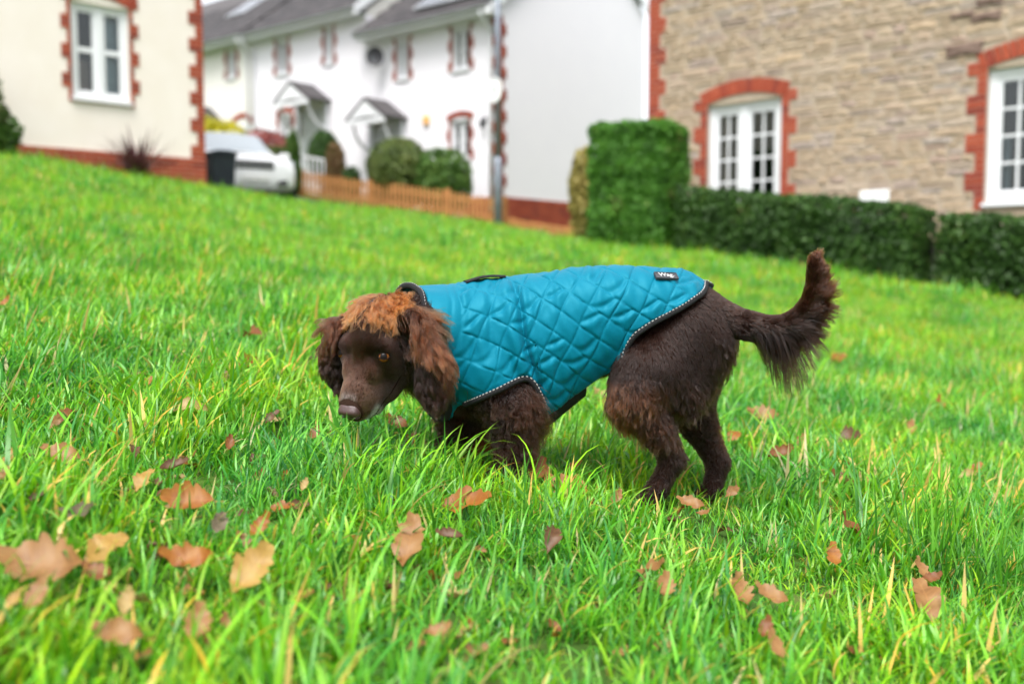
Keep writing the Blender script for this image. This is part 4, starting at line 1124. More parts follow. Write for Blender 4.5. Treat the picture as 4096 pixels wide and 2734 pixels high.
class Field:
    """signed distance grid with smooth union, carved per primitive in its own box"""
    def __init__(s, lo, hi, vox):
        s.lo = np.array(lo, np.float32); s.vox = vox
        s.n = np.ceil((np.array(hi) - s.lo) / vox).astype(int) + 1
        s.d = np.full(s.n, 9.0, np.float32)
        s.reg = np.zeros(s.n, np.uint8)
        s.best = np.full(s.n, 9.0, np.float32)
    def _sub(s, lo, hi):
        a = np.clip(((np.array(lo) - s.lo) / s.vox).astype(int), 0, s.n - 1)
        b = np.clip(((np.array(hi) - s.lo) / s.vox).astype(int) + 2, 1, s.n)
        sl = tuple(slice(i, j) for i, j in zip(a, b))
        g = [s.lo[i] + s.vox * np.arange(a[i], b[i], dtype=np.float32) for i in range(3)]
        return sl, np.meshgrid(*g, indexing='ij')
    def put(s, sl, f, k, region, op='add'):
        if op == 'add':
            s.d[sl] = smin(s.d[sl], f, k)
            m = f < s.best[sl]
            s.reg[sl] = np.where(m, region, s.reg[sl]); s.best[sl] = np.minimum(f, s.best[sl])
        else:
            s.d[sl] = -smin(-s.d[sl], f, k)
    def cone(s, a, b, ra, rb, k=0.02, region=0, flat=(1, 1, 1), op='add'):
        """round cone from a to b; flat squeezes distances per axis (>1 makes it thinner there)"""
        a = np.array(a, float); b = np.array(b, float); m = max(ra, rb) + 0.06
        lo = np.minimum(a, b) - m; hi = np.maximum(a, b) + m
        sl, (X, Y, Z) = s._sub(lo, hi)
        fl = np.array(flat, float)
        ax, bx = a * fl, b * fl
        ba = bx - ax; L2 = max(ba.dot(ba), 1e-9)
        px, py, pz = X * fl[0] - ax[0], Y * fl[1] - ax[1], Z * fl[2] - ax[2]
        t = np.clip((px * ba[0] + py * ba[1] + pz * ba[2]) / L2, 0, 1)
        f = np.sqrt((px - t * ba[0]) ** 2 + (py - t * ba[1]) ** 2 + (pz - t * ba[2]) ** 2) - (ra + (rb - ra) * t)
        s.put(sl, f.astype(np.float32), k, region, op)
    def ell(s, c, axes, radii, k=0.02, region=0, op='add', power=2.0):
        """ellipsoid with its own axes (rows) and radii"""
        c = np.array(c, float); m = max(radii) + 0.05
        sl, (X, Y, Z) = s._sub(c - m, c + m)
        q = np.stack([X - c[0], Y - c[1], Z - c[2]], -1) @ np.array(axes, np.float32).T
        e = np.abs(q) / np.array(radii, np.float32)
        r = (e ** power).sum(-1) ** (1 / power)
        gr = np.sqrt(((e / np.array(radii, np.float32)) ** 2).sum(-1)) / np.maximum(r, 1e-4)
        f = (r - 1) / np.maximum(gr, 1e-3) if power == 2.0 else (r - 1) * min(radii)
        s.put(sl, f.astype(np.float32), k, region, op)
    def at(s, p, grad=False):
        g = (p - s.lo) / s.vox
        g = np.clip(g, 0.001, s.n - 1.002); i = g.astype(int); t = (g - i).astype(np.float32)
        def c(dx, dy, dz): return s.d[i[:, 0] + dx, i[:, 1] + dy, i[:, 2] + dz]
        x, y, z = t[:, 0], t[:, 1], t[:, 2]
        c00 = c(0, 0, 0) * (1 - x) + c(1, 0, 0) * x; c10 = c(0, 1, 0) * (1 - x) + c(1, 1, 0) * x
        c01 = c(0, 0, 1) * (1 - x) + c(1, 0, 1) * x; c11 = c(0, 1, 1) * (1 - x) + c(1, 1, 1) * x
        d = (c00 * (1 - y) + c10 * y) * (1 - z) + (c01 * (1 - y) + c11 * y) * z
        if not grad: return d
        e = s.vox
        gx = s.at(p + [e, 0, 0]) - s.at(p - [e, 0, 0]); gy = s.at(p + [0, e, 0]) - s.at(p - [0, e, 0]); gz_ = s.at(p + [0, 0, e]) - s.at(p - [0, 0, e])
        n = np.stack([gx, gy, gz_], 1); n /= np.linalg.norm(n, axis=1)[:, None] + 1e-9
        return d, n
    def region_at(s, p):
        i = np.clip(np.round((p - s.lo) / s.vox).astype(int), 0, s.n - 1)
        return s.reg[i[:, 0], i[:, 1], i[:, 2]]
    def nets(s):
        """surface nets: one vertex per crossed cell, one quad per crossed edge"""
        d = s.d; ins = d < 0
        c = [ins[i:i + d.shape[0] - 1, j:j + d.shape[1] - 1, k:k + d.shape[2] - 1] for i in (0, 1) for j in (0, 1) for k in (0, 1)]
        tot = sum(x.astype(np.uint8) for x in c)
        act = (tot > 0) & (tot < 8)
        ids = np.full(act.shape, -1, np.int32); cells = np.argwhere(act); ids[act] = np.arange(len(cells))
        acc = np.zeros((len(cells), 3)); cnt = np.zeros(len(cells))
        corners = [(i, j, k) for i in (0, 1) for j in (0, 1) for k in (0, 1)]
        val = {q: d[cells[:, 0] + q[0], cells[:, 1] + q[1], cells[:, 2] + q[2]] for q in corners}
        for q in corners:
            for ax in range(3):
                if q[ax] == 0:
                    w = list(q); w[ax] = 1; w = tuple(w)
                    a, b = val[q], val[w]; m = (a < 0) != (b < 0)
                    t = np.where(m, a / np.where(m, a - b, 1), 0)
                    pt = np.array(q, float)[None, :] + np.zeros((len(cells), 3)); pt[:, ax] += t
                    acc[m] += pt[m]; cnt[m] += 1
        v = (cells + acc / cnt[:, None]) * s.vox + s.lo
        faces = []
        for ax in range(3):
            sl0 = [slice(None)] * 3; sl1 = [slice(None)] * 3
            sl0[ax] = slice(0, -1); sl1[ax] = slice(1, None)
            x = ins[tuple(sl0)] != ins[tuple(sl1)]
            e = np.argwhere(x); a1, a2 = [(1, 2), (2, 0), (0, 1)][ax]
            ok = (e[:, a1] > 0) & (e[:, a2] > 0) & (e[:, a1] < act.shape[a1]) & (e[:, a2] < act.shape[a2]) & (e[:, ax] < act.shape[ax])
            e = e[ok]
            def nb(o1, o2):
                q = e.copy(); q[:, a1] -= o1; q[:, a2] -= o2; return ids[q[:, 0], q[:, 1], q[:, 2]]
            fq = np.stack([nb(1, 1), nb(0, 1), nb(0, 0), nb(1, 0)], 1)
            flip = ~ins[e[:, 0], e[:, 1], e[:, 2]]
            fq[flip] = fq[flip][:, ::-1]
            faces.append(fq)
        return v, np.concatenate(faces)

# --- head frame: F towards the nose, LT the dog's left, UP out of the forehead
def unit(v): v = np.array(v, float); return v / np.linalg.norm(v)
HF = unit((-0.22, -0.35, -0.91)); HL = np.array((0.90, -0.437, -0.049)); HL = unit(HL - HL.dot(HF) * HF); HU = -np.cross(HL, HF)
if HU[1] > 0: HU = -HU
HE = P(1436, 1419, 2.03)       # between the eyes
HAX = np.array([HF, HL, HU])
def hp(f, l, u): return HE + f * HF + l * HL + u * HU
HEAD, MUZZLE, NECK, TORSO, THIGH_N, SHIN_N, THIGH_F, SHIN_F, FORE_N, FORE_F, TAIL, EAR_N, EAR_F, FOOT, CHEST = range(1, 16)

VOX = 0.0034
fd = Field((-0.50, 1.86, 0.02), (0.80, 2.46, 0.74), VOX)
DK = 2.2
# torso
sq = (1, 1.28, 1)
def pt(u, v, Y): return P(u, v, Y)
fd.cone(pt(1930, 1400, 2.2), pt(2120, 1360, 2.2), .128, .132, .03, CHEST, sq)
fd.cone(pt(2120, 1360, 2.2), pt(2420, 1285, 2.2), .130, .104, .03, TORSO, sq)
fd.cone(pt(2420, 1285, 2.2), pt(2690, 1265, 2.2), .102, .092, .03, TORSO, sq)
fd.cone(pt(2690, 1265, 2.2), pt(2790, 1290, 2.2), .090, .066, .03, TORSO, sq)
# neck
fd.cone(pt(1900, 1330, 2.2), pt(1680, 1330, 2.12), .105, .078, .04, NECK)
# hind legs: near, far
fd.cone(pt(2725, 1340, 2.165), pt(2590, 1490, 2.125), .088, .072, .03, THIGH_N, (1, 1.3, 1))
fd.cone(pt(2785, 1400, 2.175), pt(2735, 1540, 2.14), .078, .050, .03, THIGH_N, (1, 1.3, 1))
fd.cone(pt(2590, 1490, 2.125), pt(2530, 1600, 2.11), .070, .046, .03, THIGH_N, (1, 1.2, 1))
fd.cone(pt(2545, 1590, 2.10), pt(2625, 1720, 2.11), .044, .030, .02, SHIN_N)
fd.cone(pt(2625, 1720, 2.11), pt(2690, 1835, 2.12), .030, .022, .02, SHIN_N)
fd.cone(pt(2690, 1840, 2.12), pt(2635, 1945, 2.12), .022, .017, .012, SHIN_N)
fd.cone(pt(2635, 1945, 2.12), pt(2580, 2010, 2.115), .019, .019, .012, FOOT)
fd.cone(pt(2780, 1340, 2.25), pt(2740, 1560, 2.28), .090, .066, .03, THIGH_F, (1, 1.3, 1))
fd.cone(pt(2740, 1560, 2.28), pt(2790, 1690, 2.285), .056, .036, .02, SHIN_F)
fd.cone(pt(2790, 1690, 2.285), pt(2872, 1850, 2.29), .035, .023, .02, SHIN_F)
fd.cone(pt(2872, 1850, 2.29), pt(2850, 1950, 2.285), .022, .018, .012, SHIN_F)
fd.cone(pt(2850, 1960, 2.285), pt(2815, 1990, 2.28), .020, .020, .012, FOOT)
# fore legs
fd.cone(pt(1960, 1480, 2.13), pt(2060, 1600, 2.125), .080, .058, .03, FORE_N, (1, 1.25, 1))
fd.cone(pt(2060, 1600, 2.125), pt(2050, 1780, 2.125), .052, .030, .02, FORE_N)
fd.cone(pt(2050, 1780, 2.125), pt(2035, 1890, 2.125), .029, .026, .015, FORE_N)
fd.cone(pt(2035, 1900, 2.125), pt(1995, 1915, 2.115), .028, .026, .015, FOOT)
fd.cone(pt(1900, 1480, 2.27), pt(1850, 1620, 2.275), .075, .052, .03, FORE_F, (1, 1.25, 1))
fd.cone(pt(1850, 1620, 2.275), pt(1820, 1780, 2.275), .046, .030, .02, FORE_F)
fd.cone(pt(1820, 1780, 2.275), pt(1805, 1870, 2.27), .029, .026, .015, FORE_F)
fd.cone(pt(1805, 1880, 2.27), pt(1765, 1895, 2.26), .028, .026, .015, FOOT)
# tail
TP = [pt(2810, 1262, 2.2), pt(2900, 1278, 2.19), pt(3000, 1304, 2.175), pt(3110, 1318, 2.165), pt(3182, 1288, 2.16), pt(3232, 1232, 2.155), pt(3258, 1165, 2.15), pt(3264, 1100, 2.15), pt(3258, 1042, 2.15)]
TRr = [.048, .032, .026, .023, .020, .017, .015, .013, .011]
for i in range(len(TP) - 1):
    fd.cone(TP[i], TP[i + 1], TRr[i], TRr[i + 1], .025 if i == 0 else .01, TAIL)
# head
fd.ell(hp(-.062, 0, -.042), HAX, (.074, .060, .056), .02, HEAD)              # skull
fd.ell(hp(-.032, 0, -.030), HAX, (.052, .054, .038), .02, HEAD)              # forehead
for s in (-1, 1):
    fd.ell(hp(-.026, s * .043, -.014), HAX, (.018, .017, .015), .014, HEAD)     # brow
    fd.ell(hp(-.022, s * .047, -.055), HAX, (.046, .020, .044), .02, HEAD)     # cheek
    fd.ell(hp(.020, s * .030, -.026), HAX, (.026, .014, .018), .016, MUZZLE)     # under the eye
    fd.ell(hp(-.004, s * .042, -.026), HAX, (.017, .012, .015), .010, HEAD)      # round the eye
fd.ell(hp(.040, 0, -.038), HAX, (.085, .0325, .034), .016, MUZZLE, power=2.6)    # bridge
fd.ell(hp(.082, 0, -.036), HAX, (.038, .0300, .030), .012, MUZZLE, power=2.6)
for s in (-1, 1):
    fd.ell(hp(.058, s * .018, -.062), HAX, (.052, .021, .030), .014, MUZZLE)   # lips
fd.cone(hp(-.03, .008, -.112), hp(.076, .004, -.090), .046, .024, .014, MUZZLE)       # lower jaw
fd.ell(hp(.012, .034, -.092), HAX, (.052, .020, .036), .016, MUZZLE)
fd.cone(hp(-.08, 0, -.06), pt(1700, 1340, 2.13), .060, .078, .03, NECK)
fd.cone(hp(-.045, 0, -.105), pt(1740, 1430, 2.15), .048, .085, .03, NECK)         # throat
fd.cone(hp(.002, .024, .004), hp(.052, .016, .004), .006, .004, .012, HEAD, op='cut')
fd.cone(hp(.002, -.024, .004), hp(.052, -.016, .004), .006, .004, .012, HEAD, op='cut')
EYE_R = .0135
# ear leathers
NE = [pt(1612, 1278, 2.05), pt(1660, 1296, 2.02), pt(1706, 1380, 2.005), pt(1722, 1470, 2.005), pt(1734, 1540, 2.005)]
for i in range(4):
    fd.cone(NE[i], NE[i + 1], [.020, .026, .026, .025][i], [.026, .026, .025, .018][i], .016, EAR_N, (1.0, 3.0, 1.0))
FE = [hp(-.075, -.048, -.035), pt(1362, 1310, 2.09), pt(1342, 1365, 2.10), pt(1336, 1430, 2.10), pt(1346, 1500, 2.10)]
for i in range(4):
    fd.cone(FE[i], FE[i + 1], [.020, .018, .018, .017][i], [.018, .018, .017, .010][i], .012, EAR_F, (1.0, 2.2, 1.0))
for _ in range(1):
    d = fd.d
    d[1:-1, 1:-1, 1:-1] = (d[1:-1, 1:-1, 1:-1] * 2 + d[:-2, 1:-1, 1:-1] + d[2:, 1:-1, 1:-1] + d[1:-1, :-2, 1:-1] + d[1:-1, 2:, 1:-1] + d[1:-1, 1:-1, :-2] + d[1:-1, 1:-1, 2:]) / 8
bv, bf = fd.nets()
M['skin'] = surf('dark_brown_coat', (0.026, 0.0125, 0.0085), (0.032, 0.016, 0.011), 30, 0.8, 0.3, 300, 0.08)
dog = np_mesh('dog', bv, bf, M['skin'], None, True)
tag(dog, 'brown spaniel in a teal quilted coat, head low, tail raised', 'dog')

# --- eyes, lids, nose
def eye_mat():
    m, nt, out = new_mat('amber_eye')
    tc = N(nt, 'ShaderNodeTexCoord')
    sep = N(nt, 'ShaderNodeSeparateXYZ'); nt.links.new(tc.outputs['Object'], sep.inputs[0])
    dv = N(nt, 'ShaderNodeMath', operation='DIVIDE'); nt.links.new(sep.outputs['Z'], dv.inputs[0]); dv.inputs[1].default_value = EYE_R
    cr = N(nt, 'ShaderNodeValToRGB'); els = cr.color_ramp.elements
    stops = [(0.0, (0.05, 0.03, 0.025)), (0.36, (0.04, 0.025, 0.02)), (0.46, (0.012, 0.006, 0.004)), (0.60, (0.085, 0.028, 0.005)), (0.80, (0.20, 0.072, 0.013)), (0.835, (0.07, 0.022, 0.005)), (0.85, (0.004, 0.003, 0.003)), (1.0, (0.004, 0.003, 0.003))]
    while len(els) < len(stops): els.new(0.5)
    for e, (p_, c) in zip(els, stops): e.position = p_; e.color = (*c, 1)
    nt.links.new(dv.outputs[0], cr.inputs[0])
    b = N(nt, 'ShaderNodeBsdfPrincipled'); b.inputs['Roughness'].default_value = 0.3
    b.inputs['Coat Weight'].default_value = 0.08; b.inputs['Coat Roughness'].default_value = 0.02; b.inputs['Specular IOR Level'].default_value = 0.1
    nt.links.new(cr.outputs[0], b.inputs['Base Color']); nt.links.new(b.outputs[0], out.inputs[0])
    return m
M['eye'] = eye_mat()
M['lid'] = surf('eyelid_skin', (0.012, 0.006, 0.0045), (0.009, 0.0045, 0.0035), 60, 0.7, spec=0.08)
M['nose'] = surf('liver_nose', (0.060, 0.026, 0.024), (0.042, 0.019, 0.018), 120, 0.28, 0.25, 600, 0.6)
def uv_sphere(r, n=32, m=20):
    v, f = [(0, 0, r)], []
    for i in range(1, m):
        for k in range(n):
            a, b_ = math.pi * i / m, 2 * math.pi * k / n
            v.append((r * math.sin(a) * math.cos(b_), r * math.sin(a) * math.sin(b_), r * math.cos(a)))
    v.append((0, 0, -r))
    for k in range(n): f.append((0, 1 + k, 1 + (k + 1) % n))
    for i in range(m - 2):
        for k in range(n): f.append((1 + i * n + k, 1 + (i + 1) * n + k, 1 + (i + 1) * n + (k + 1) % n, 1 + i * n + (k + 1) % n))
    for k in range(n): f.append((len(v) - 1, 1 + (m - 2) * n + (k + 1) % n, 1 + (m - 2) * n + k))
    return v, f
for s in (1, -1):
    out_ = unit(HU * (0.80 if s > 0 else 0.86) + HL * s * (0.55 if s > 0 else .50))
    p0 = hp(-.006, .0395 if s > 0 else -.043, -.030); lo_, hi_ = 0.0, .05
    for _ in range(18):                                  # where the skin lies above the eyeball
        md = (lo_ + hi_) / 2
        if fd.at((p0 + out_ * md)[None])[0] < 0: lo_ = md
        else: hi_ = md
    ec = p0 + out_ * (lo_ - .0096)
    v, f = uv_sphere(EYE_R)
    o = mesh_obj('eye', v, f, M['eye'], dog, True)
    o.location = ec
    gaze = unit(out_ * .75 + np.array([-.05, -1, .02]) * .45)
    o.rotation_euler = Vector(gaze).to_track_quat('Z', 'Y').to_euler()
    ax1 = HL * s - HF * .25; ax1 = unit(ax1 - ax1.dot(out_) * out_); ax2 = np.cross(out_, ax1)
    if ax2.dot(HF) > 0: ax2 = -ax2            # ax2 points up the forehead
    for sg, op in ((1, .0070), (-1, .0072)):
        pts = []
        for i in range(15):
            t = -1 + 2 * i / 14
            q = ax1 * (t * .0120) + ax2 * (sg * op * (1 - t * t) ** 0.55)
            h2_ = (EYE_R + .0002) ** 2 - q.dot(q)
            pts.append(ec + q + out_ * math.sqrt(max(h2_, 0.000016)))
        rt = .0019 if sg > 0 else .0012
        MB().tube(pts, [.0014, .002] + [rt] * 11 + [.002, .0014], 8).build('eyelid', M['lid'], dog, True)

nf = Field(hp(.118, 0, -.03) - .045, hp(.118, 0, -.03) + .045, .0012)
nf.ell(hp(.1125, 0, -.0195), HAX, (.0140, .0220, .0125), .006, 1, power=3.0)
nf.ell(hp(.1160, 0, -.0340), HAX, (.0110, .0150, .0140), .008, 1)
for s in (-1, 1):
    nf.ell(hp(.1160, s * .0160, -.0250), HAX, (.0120, .0080, .0120), .005, 1)
    nf.cone(hp(.1290, s * .0100, -.0185), hp(.1215, s * .0215, -.0270), .0048, .0034, .0015, 1, op='cut')
nf.cone(hp(.1305, 0, -.020), hp(.128, 0, -.046), .0010, .0010, .0015, 1, op='cut')
nv, nfc = nf.nets()
np_mesh('nose', nv, nfc, M['nose'], dog, True)

# --- lip line, lying on the muzzle
for s in (1, -1):
    q = np.array([hp(.112, s * .006, -.052), hp(.100, s * .026, -.066), hp(.080, s * .034, -.074), hp(.055, s * .040, -.080), hp(.028, s * .046, -.082), hp(.008, s * .052, -.078)])
    tq_ = np.linspace(0, 5, 26); q = np.stack([np.interp(tq_, np.arange(6), q[:, k]) for k in range(3)], 1)
    for _ in range(6):
        sd_, n_ = fd.at(q, True); q = q - n_ * (sd_ - .0004)[:, None]
    MB().tube(list(q), [.0010] + [.0017] * 24 + [.0008], 6).build('lip', M['lid'], dog, True)
# --- claws
cl = []
def claw(p, d_):
    d_ = unit(d_); p = np.array(p)
    MB().tube([p, p + d_ * .008 + [0, 0, .001], p + d_ * .014 - [0, 0, .003]], [.0028, .0022, .0005], 6).build('claw', M['black_plastic'], dog, True)
for k in range(3):
    claw(pt(2560 + 14 * k, 2020 - 3 * k, 2.09 + .012 * k), (-.8, -.2, -.4))
    claw(pt(2800 + 14 * k, 1998, 2.262 + .01 * k), (-.7, -.3, -.4))

# ------------------------------------------------------------------ the quilted coat
D2 = 4096 / 2349.0
ST = [  # top (u, v), bottom (u, v), hem (u, v) in display measure, half width, yaw
    ((938, 658), (1012, 950), None, .078, 40), ((985, 656), (1050, 955), None, .098, 24), ((1065, 651), (1115, 962), (1102, 921), .114, 10),
    ((1120, 643), (1165, 962), (1150, 899), .120, 4), ((1172, 637), (1216, 960), (1211, 872), .121, 0), ((1196, 634), (1238, 958), (1232, 905), .121, 0),
    ((1222, 630), (1258, 955), (1256, 934), .121, 0), ((1262, 623), (1290, 930), (1288, 924), .121, 0),
    ((1310, 616), (1325, 903), (1322, 898), .119, 0), ((1365, 611), (1372, 868), (1369, 860), .114, 0), ((1420, 610), (1418, 838), (1419, 812), .110, 0),
    ((1455, 611), (1450, 860), (1452, 779), .108, 0), ((1500, 615), (1490, 860), (1495, 749), .106, 0), ((1560, 628), (1545, 865), (1555, 717), .098, 0),
    ((1600, 645), (1588, 870), (1598, 694), .090, 0), ((1608, 654), (1597, 872), (1607, 684), .082, 0), ((1616, 664), (1606, 875), (1616, 679), .075, 0)]
def near_px(p, Y):            # where a near-side measurement lies when carried back to the midline
    c = np.array([2048., 1085.]); return c + (np.array(p) * D2 - c) * (Y / DY)
_T = np.array([(np.array(s[0]) + (0, 8)) * D2 for s in ST]); _B = np.array([np.array(s[1]) * D2 for s in ST])
_w = np.array([s[3] for s in ST]); _psi = np.radians([s[4] for s in ST]); _hf = []
for s, T_, B_, w_ in zip(ST, _T, _B, _w):
    if s[2] is None: _hf.append(1.0); continue
    h_ = near_px(s[2], DY - w_ * 0.9)
    _hf.append(np.clip((h_ - T_).dot(B_ - T_) / (B_ - T_).dot(B_ - T_), 0.02, 0.985))
_hf = np.array(_hf)
T3 = np.array([P(*t, DY - 0.045 * max(0, 1 - i / 3)) for i, t in enumerate(_T)]); B3 = np.array([P(*t, DY - 0.03 * max(0, 1 - i / 3)) for i, t in enumerate(_B)])
NSX = 380; NTH = 320
tt = np.linspace(0, len(ST) - 1, NSX)
def smooth_interp(y):
    """Catmull-Rom through the stations"""
    y = np.asarray(y, float); y2 = y if y.ndim > 1 else y[:, None]
    i = np.clip(tt.astype(int), 0, len(ST) - 2); t = (tt - i)[:, None]
    p0, p1, p2, p3 = y2[np.maximum(i - 1, 0)], y2[i], y2[i + 1], y2[np.minimum(i + 2, len(ST) - 1)]
    r = 0.5 * (2 * p1 + (p2 - p0) * t + (2 * p0 - 5 * p1 + 4 * p2 - p3) * t ** 2 + (3 * p1 - p0 - 3 * p2 + p3) * t ** 3)
    return r if y.ndim > 1 else r[:, 0]
Ts, Bs, ws, ps, hf = smooth_interp(T3), smooth_interp(B3), smooth_interp(_w), smooth_interp(_psi), np.clip(smooth_interp(_hf), .03, 1.0)
# the body tapers downwards a little, and the hem angle follows the hem
C = (Ts + Bs) / 2; e1 = (Ts - Bs) / 2
e2 = np.stack([np.sin(ps), -np.cos(ps), 0 * ps], 1)
HEM = np.array([(1000, 1300), (1030, 1000), (1045, 942), (1100, 921), (1150, 899), (1190, 878), (1211, 871), (1226, 885), (1240, 920), (1252, 938), (1256, 1100), (1328, 1100), (1350, 908), (1385, 860), (1412, 828),
                (1434, 805), (1452, 778), (1495, 749), (1555, 717), (1590, 695), (1606, 684), (1614, 674), (1618, 664), (1640, 600)], float)
def project(p):
    d_ = p - np.array([0, 0, EYE])
    fw = d_[..., 1] * math.cos(PITCH) - d_[..., 2] * math.sin(PITCH); up = d_[..., 1] * math.sin(PITCH) + d_[..., 2] * math.cos(PITCH)
    return 2048 + FPX * d_[..., 0] / fw, 1367 - FPX * up / fw
tq = np.linspace(.03, math.pi, 400)
cq, sq_ = np.cos(tq), np.sin(tq)
full = C[:, None] + (np.sign(cq) * np.abs(cq) ** 0.94)[None, :, None] * e1[:, None] + ((sq_ ** 0.82)[None] * (ws[:, None] * (1 + .06 * cq)[None] + .010))[..., None] * e2[:, None]
pu, pv = project(full)
below = pv / D2 > np.interp(pu / D2, HEM[:, 0], HEM[:, 1])
hem_err = np.zeros(NSX)
for hem_pass in range(3):
    below = pv / D2 + hem_err[:, None] > np.interp(pu / D2, HEM[:, 0], HEM[:, 1])
    thm = np.where(below.any(1), tq[below.argmax(1)], math.pi)
    row_u = pu[:, 0] / D2
    thm = np.where((row_u > 1215) & (thm > 2.62), 2.62, thm)
    for _ in range(3): thm[1:-1] = (thm[:-2] + 2 * thm[1:-1] + thm[2:]) / 4
    uu = np.linspace(-1, 1, NTH)
    TH = thm[:, None] * uu[None, :]
    ct, st_ = np.cos(TH), np.sin(TH)
    sp = np.sign(st_) * np.abs(st_) ** 0.82
    ctp = np.sign(ct) * np.abs(ct) ** 0.94
    S = C[:, None] + ctp[..., None] * e1[:, None] + (sp * ws[:, None] * (1.0 + 0.06 * ct))[..., None] * e2[:, None]
    def grid_normals(S):
        du = np.gradient(S, axis=0); dv_ = np.gradient(S, axis=1)
        n = np.cross(du, dv_); n /= np.linalg.norm(n, axis=2)[..., None] + 1e-12
        cen = S.mean(1, keepdims=True)
        if (n * (S - cen)).sum() < 0: n = -n
        return n
    Nn = grid_normals(S)
    # quilting: squares turned about 27 degrees; p along the body, q round it from the spine
    arc = np.concatenate([[0], np.cumsum(np.linalg.norm(np.diff(C, axis=0), axis=1))])
    mid = NTH // 2
    qq = np.concatenate([np.zeros((NSX, 1)), np.cumsum(np.linalg.norm(np.diff(S, axis=1), axis=2), axis=1)], 1); qq = qq - qq[:, mid:mid + 1]
    pp_ = S[..., 0] - S[..., 0].min()
    q_a = (T3[:, 2].max() - S[..., 2]) * .72 + np.abs(qq) * .28
    CELL = .0460
    wob = .003 * np.sin(pp_ * 31 + q_a * 17) + .002 * np.sin(q_a * 43 - pp_ * 23)
    tilt = np.interp(pp_, [0, .25, .4, .75], [19, 22, 28, 30]) * math.pi / 180
    qa = (pp_ * np.cos(tilt) + q_a * np.sin(tilt) + wob) / CELL
    qb = (-pp_ * np.sin(tilt) + q_a * np.cos(tilt) + .5 * wob) / CELL + 0.35
    fa_, fb_ = np.abs(np.sin(math.pi * qa)), np.abs(np.sin(math.pi * qb))
    puff = (1 - np.exp(-fa_ / .10)) * (1 - np.exp(-fb_ / .10)) * (.62 + .38 * np.sqrt(fa_ * fb_))
    ysz = np.array([P(1, v_ * D2, 2.1)[2] for v_ in (835, 790, 745, 700, 655)]); ysx = np.array([P(u_ * D2, 1, 2.1)[0] for u_ in (1036, 1052, 1061, 1056, 1034)])
    yd = S[..., 0] - np.interp(S[..., 2], ysz, ysx)
    yoke = np.where(S[..., 2] < ysz[0], 1.0, np.clip(yd / .010, 0, 1))     # plain collar band in front of a curved seam
    h = .0044 * puff * yoke + .0040 * (1 - yoke) * (1 - np.exp(-np.abs(yd) / .006)) * (1 - .5 * np.exp(-(np.abs(yd + .018) / .004) ** 2))
    # cloth wrinkles: tugs falling from the seams' crossings, and fine creases
    ra, rb = qa - np.floor(qa), qb - np.floor(qb)
    ia, ib = np.floor(qa), np.floor(qb)
    hsh = np.abs(np.modf(np.sin(ia * 12.9898 + ib * 78.233) * 43758.5453)[0])
    hs2 = np.abs(np.modf(np.sin(ia * 39.425 + ib * 11.135) * 24634.633)[0])
    h += .0013 * puff * yoke * np.sin((ra * (1 + hsh) - rb * (1.6 - hsh)) * 5.0 + hs2 * 6.28) * (0.35 + hsh)
    dg = (ra - .5) * (1 - rb) * 1.4 + (rb - .5) * ra * .8 + (hs2 - .5) * .4
    h -= .0046 * yoke * np.exp(-(dg / .10) ** 2) * (hsh > .38) * puff
    h += .0018 * yoke * np.exp(-((dg - .2) / .12) ** 2) * (hsh > .38) * puff
    h += .0007 * np.sin(pp_ * 150 + 2.2 * np.sin(q_a * 60)) * puff * yoke * (.5 + hs2)
    # the big pull line from the handle to the armpit, with its swell to both sides
    x_img = S[..., 0]; z_img = S[..., 2]
    pa_, pb_ = P(1170 * D2, 642 * D2, 2.1), P(1236 * D2, 915 * D2, 2.1)
    tl = np.clip((pa_[2] - z_img) / (pa_[2] - pb_[2]), 0, 1)
    lx = pa_[0] + (pb_[0] - pa_[0]) * (tl ** 0.8) + .004 * np.sin(tl * 9)
    dd = x_img - lx
    h -= .012 * np.exp(-(dd / .007) ** 2) * (0.35 + .65 * np.sin(np.clip(tl, 0, 1) * math.pi) ** .5)
    h += .007 * np.exp(-((dd + .022) / .016) ** 2) * np.sin(tl * math.pi)
    h += .005 * np.exp(-((dd - .03) / .02) ** 2) * tl
    h -= .006 * np.exp(-((dd + .062 + .02 * tl) / .009) ** 2) * np.clip(1 - np.abs(tl - .45) / .4, 0, 1)
    # keep the outside clear of the body
    edge = np.minimum(1, (1 - np.abs(uu)[None, :]) / .04) * np.minimum(1, np.linspace(1, 0, NSX) / .02)[:, None]
    S2 = S + Nn * (h * np.clip(edge, 0, 1) + .006)[..., None]
    dd_, nn_ = fd.at(S2.reshape(-1, 3), True)
    push = np.clip(.009 - dd_, 0, .035).reshape(NSX, NTH)
    pb = push.copy()
    for _ in range(60):                       # spread the lift so that the cloth bridges hollows instead of stepping
        pb[1:-1, 1:-1] = (pb[:-2, 1:-1] + pb[2:, 1:-1] + pb[1:-1, :-2] + pb[1:-1, 2:] + 4 * pb[1:-1, 1:-1]) / 8
        pb = np.maximum(pb, push * .92)
    S2 = S2 + nn_.reshape(S2.shape) * pb[..., None] * .0 + Nn * pb[..., None]
    # smooth the push a little so that it does not step

    # where the hem came out after padding and lifting, against where it should run
    jn_ = NTH - 1 if S2[NSX // 2, NTH - 1][1] < S2[NSX // 2, 0][1] else 0
    hu_, hv_ = project(S2[:, jn_])
    e_ = hv_ / D2 - np.interp(hu_ / D2, HEM[:, 0], HEM[:, 1]) + 8.0
    e_ = np.where((thm < 2.60) & ((hu_ / D2 < 1256) | (hu_ / D2 > 1432)), np.clip(e_, -40, 60), 0)
    for _ in range(4): e_[1:-1] = (e_[:-2] + 2 * e_[1:-1] + e_[2:]) / 4
    hem_err = hem_err + e_ * .8
inner_off = .006
Nn2 = grid_normals(S2)
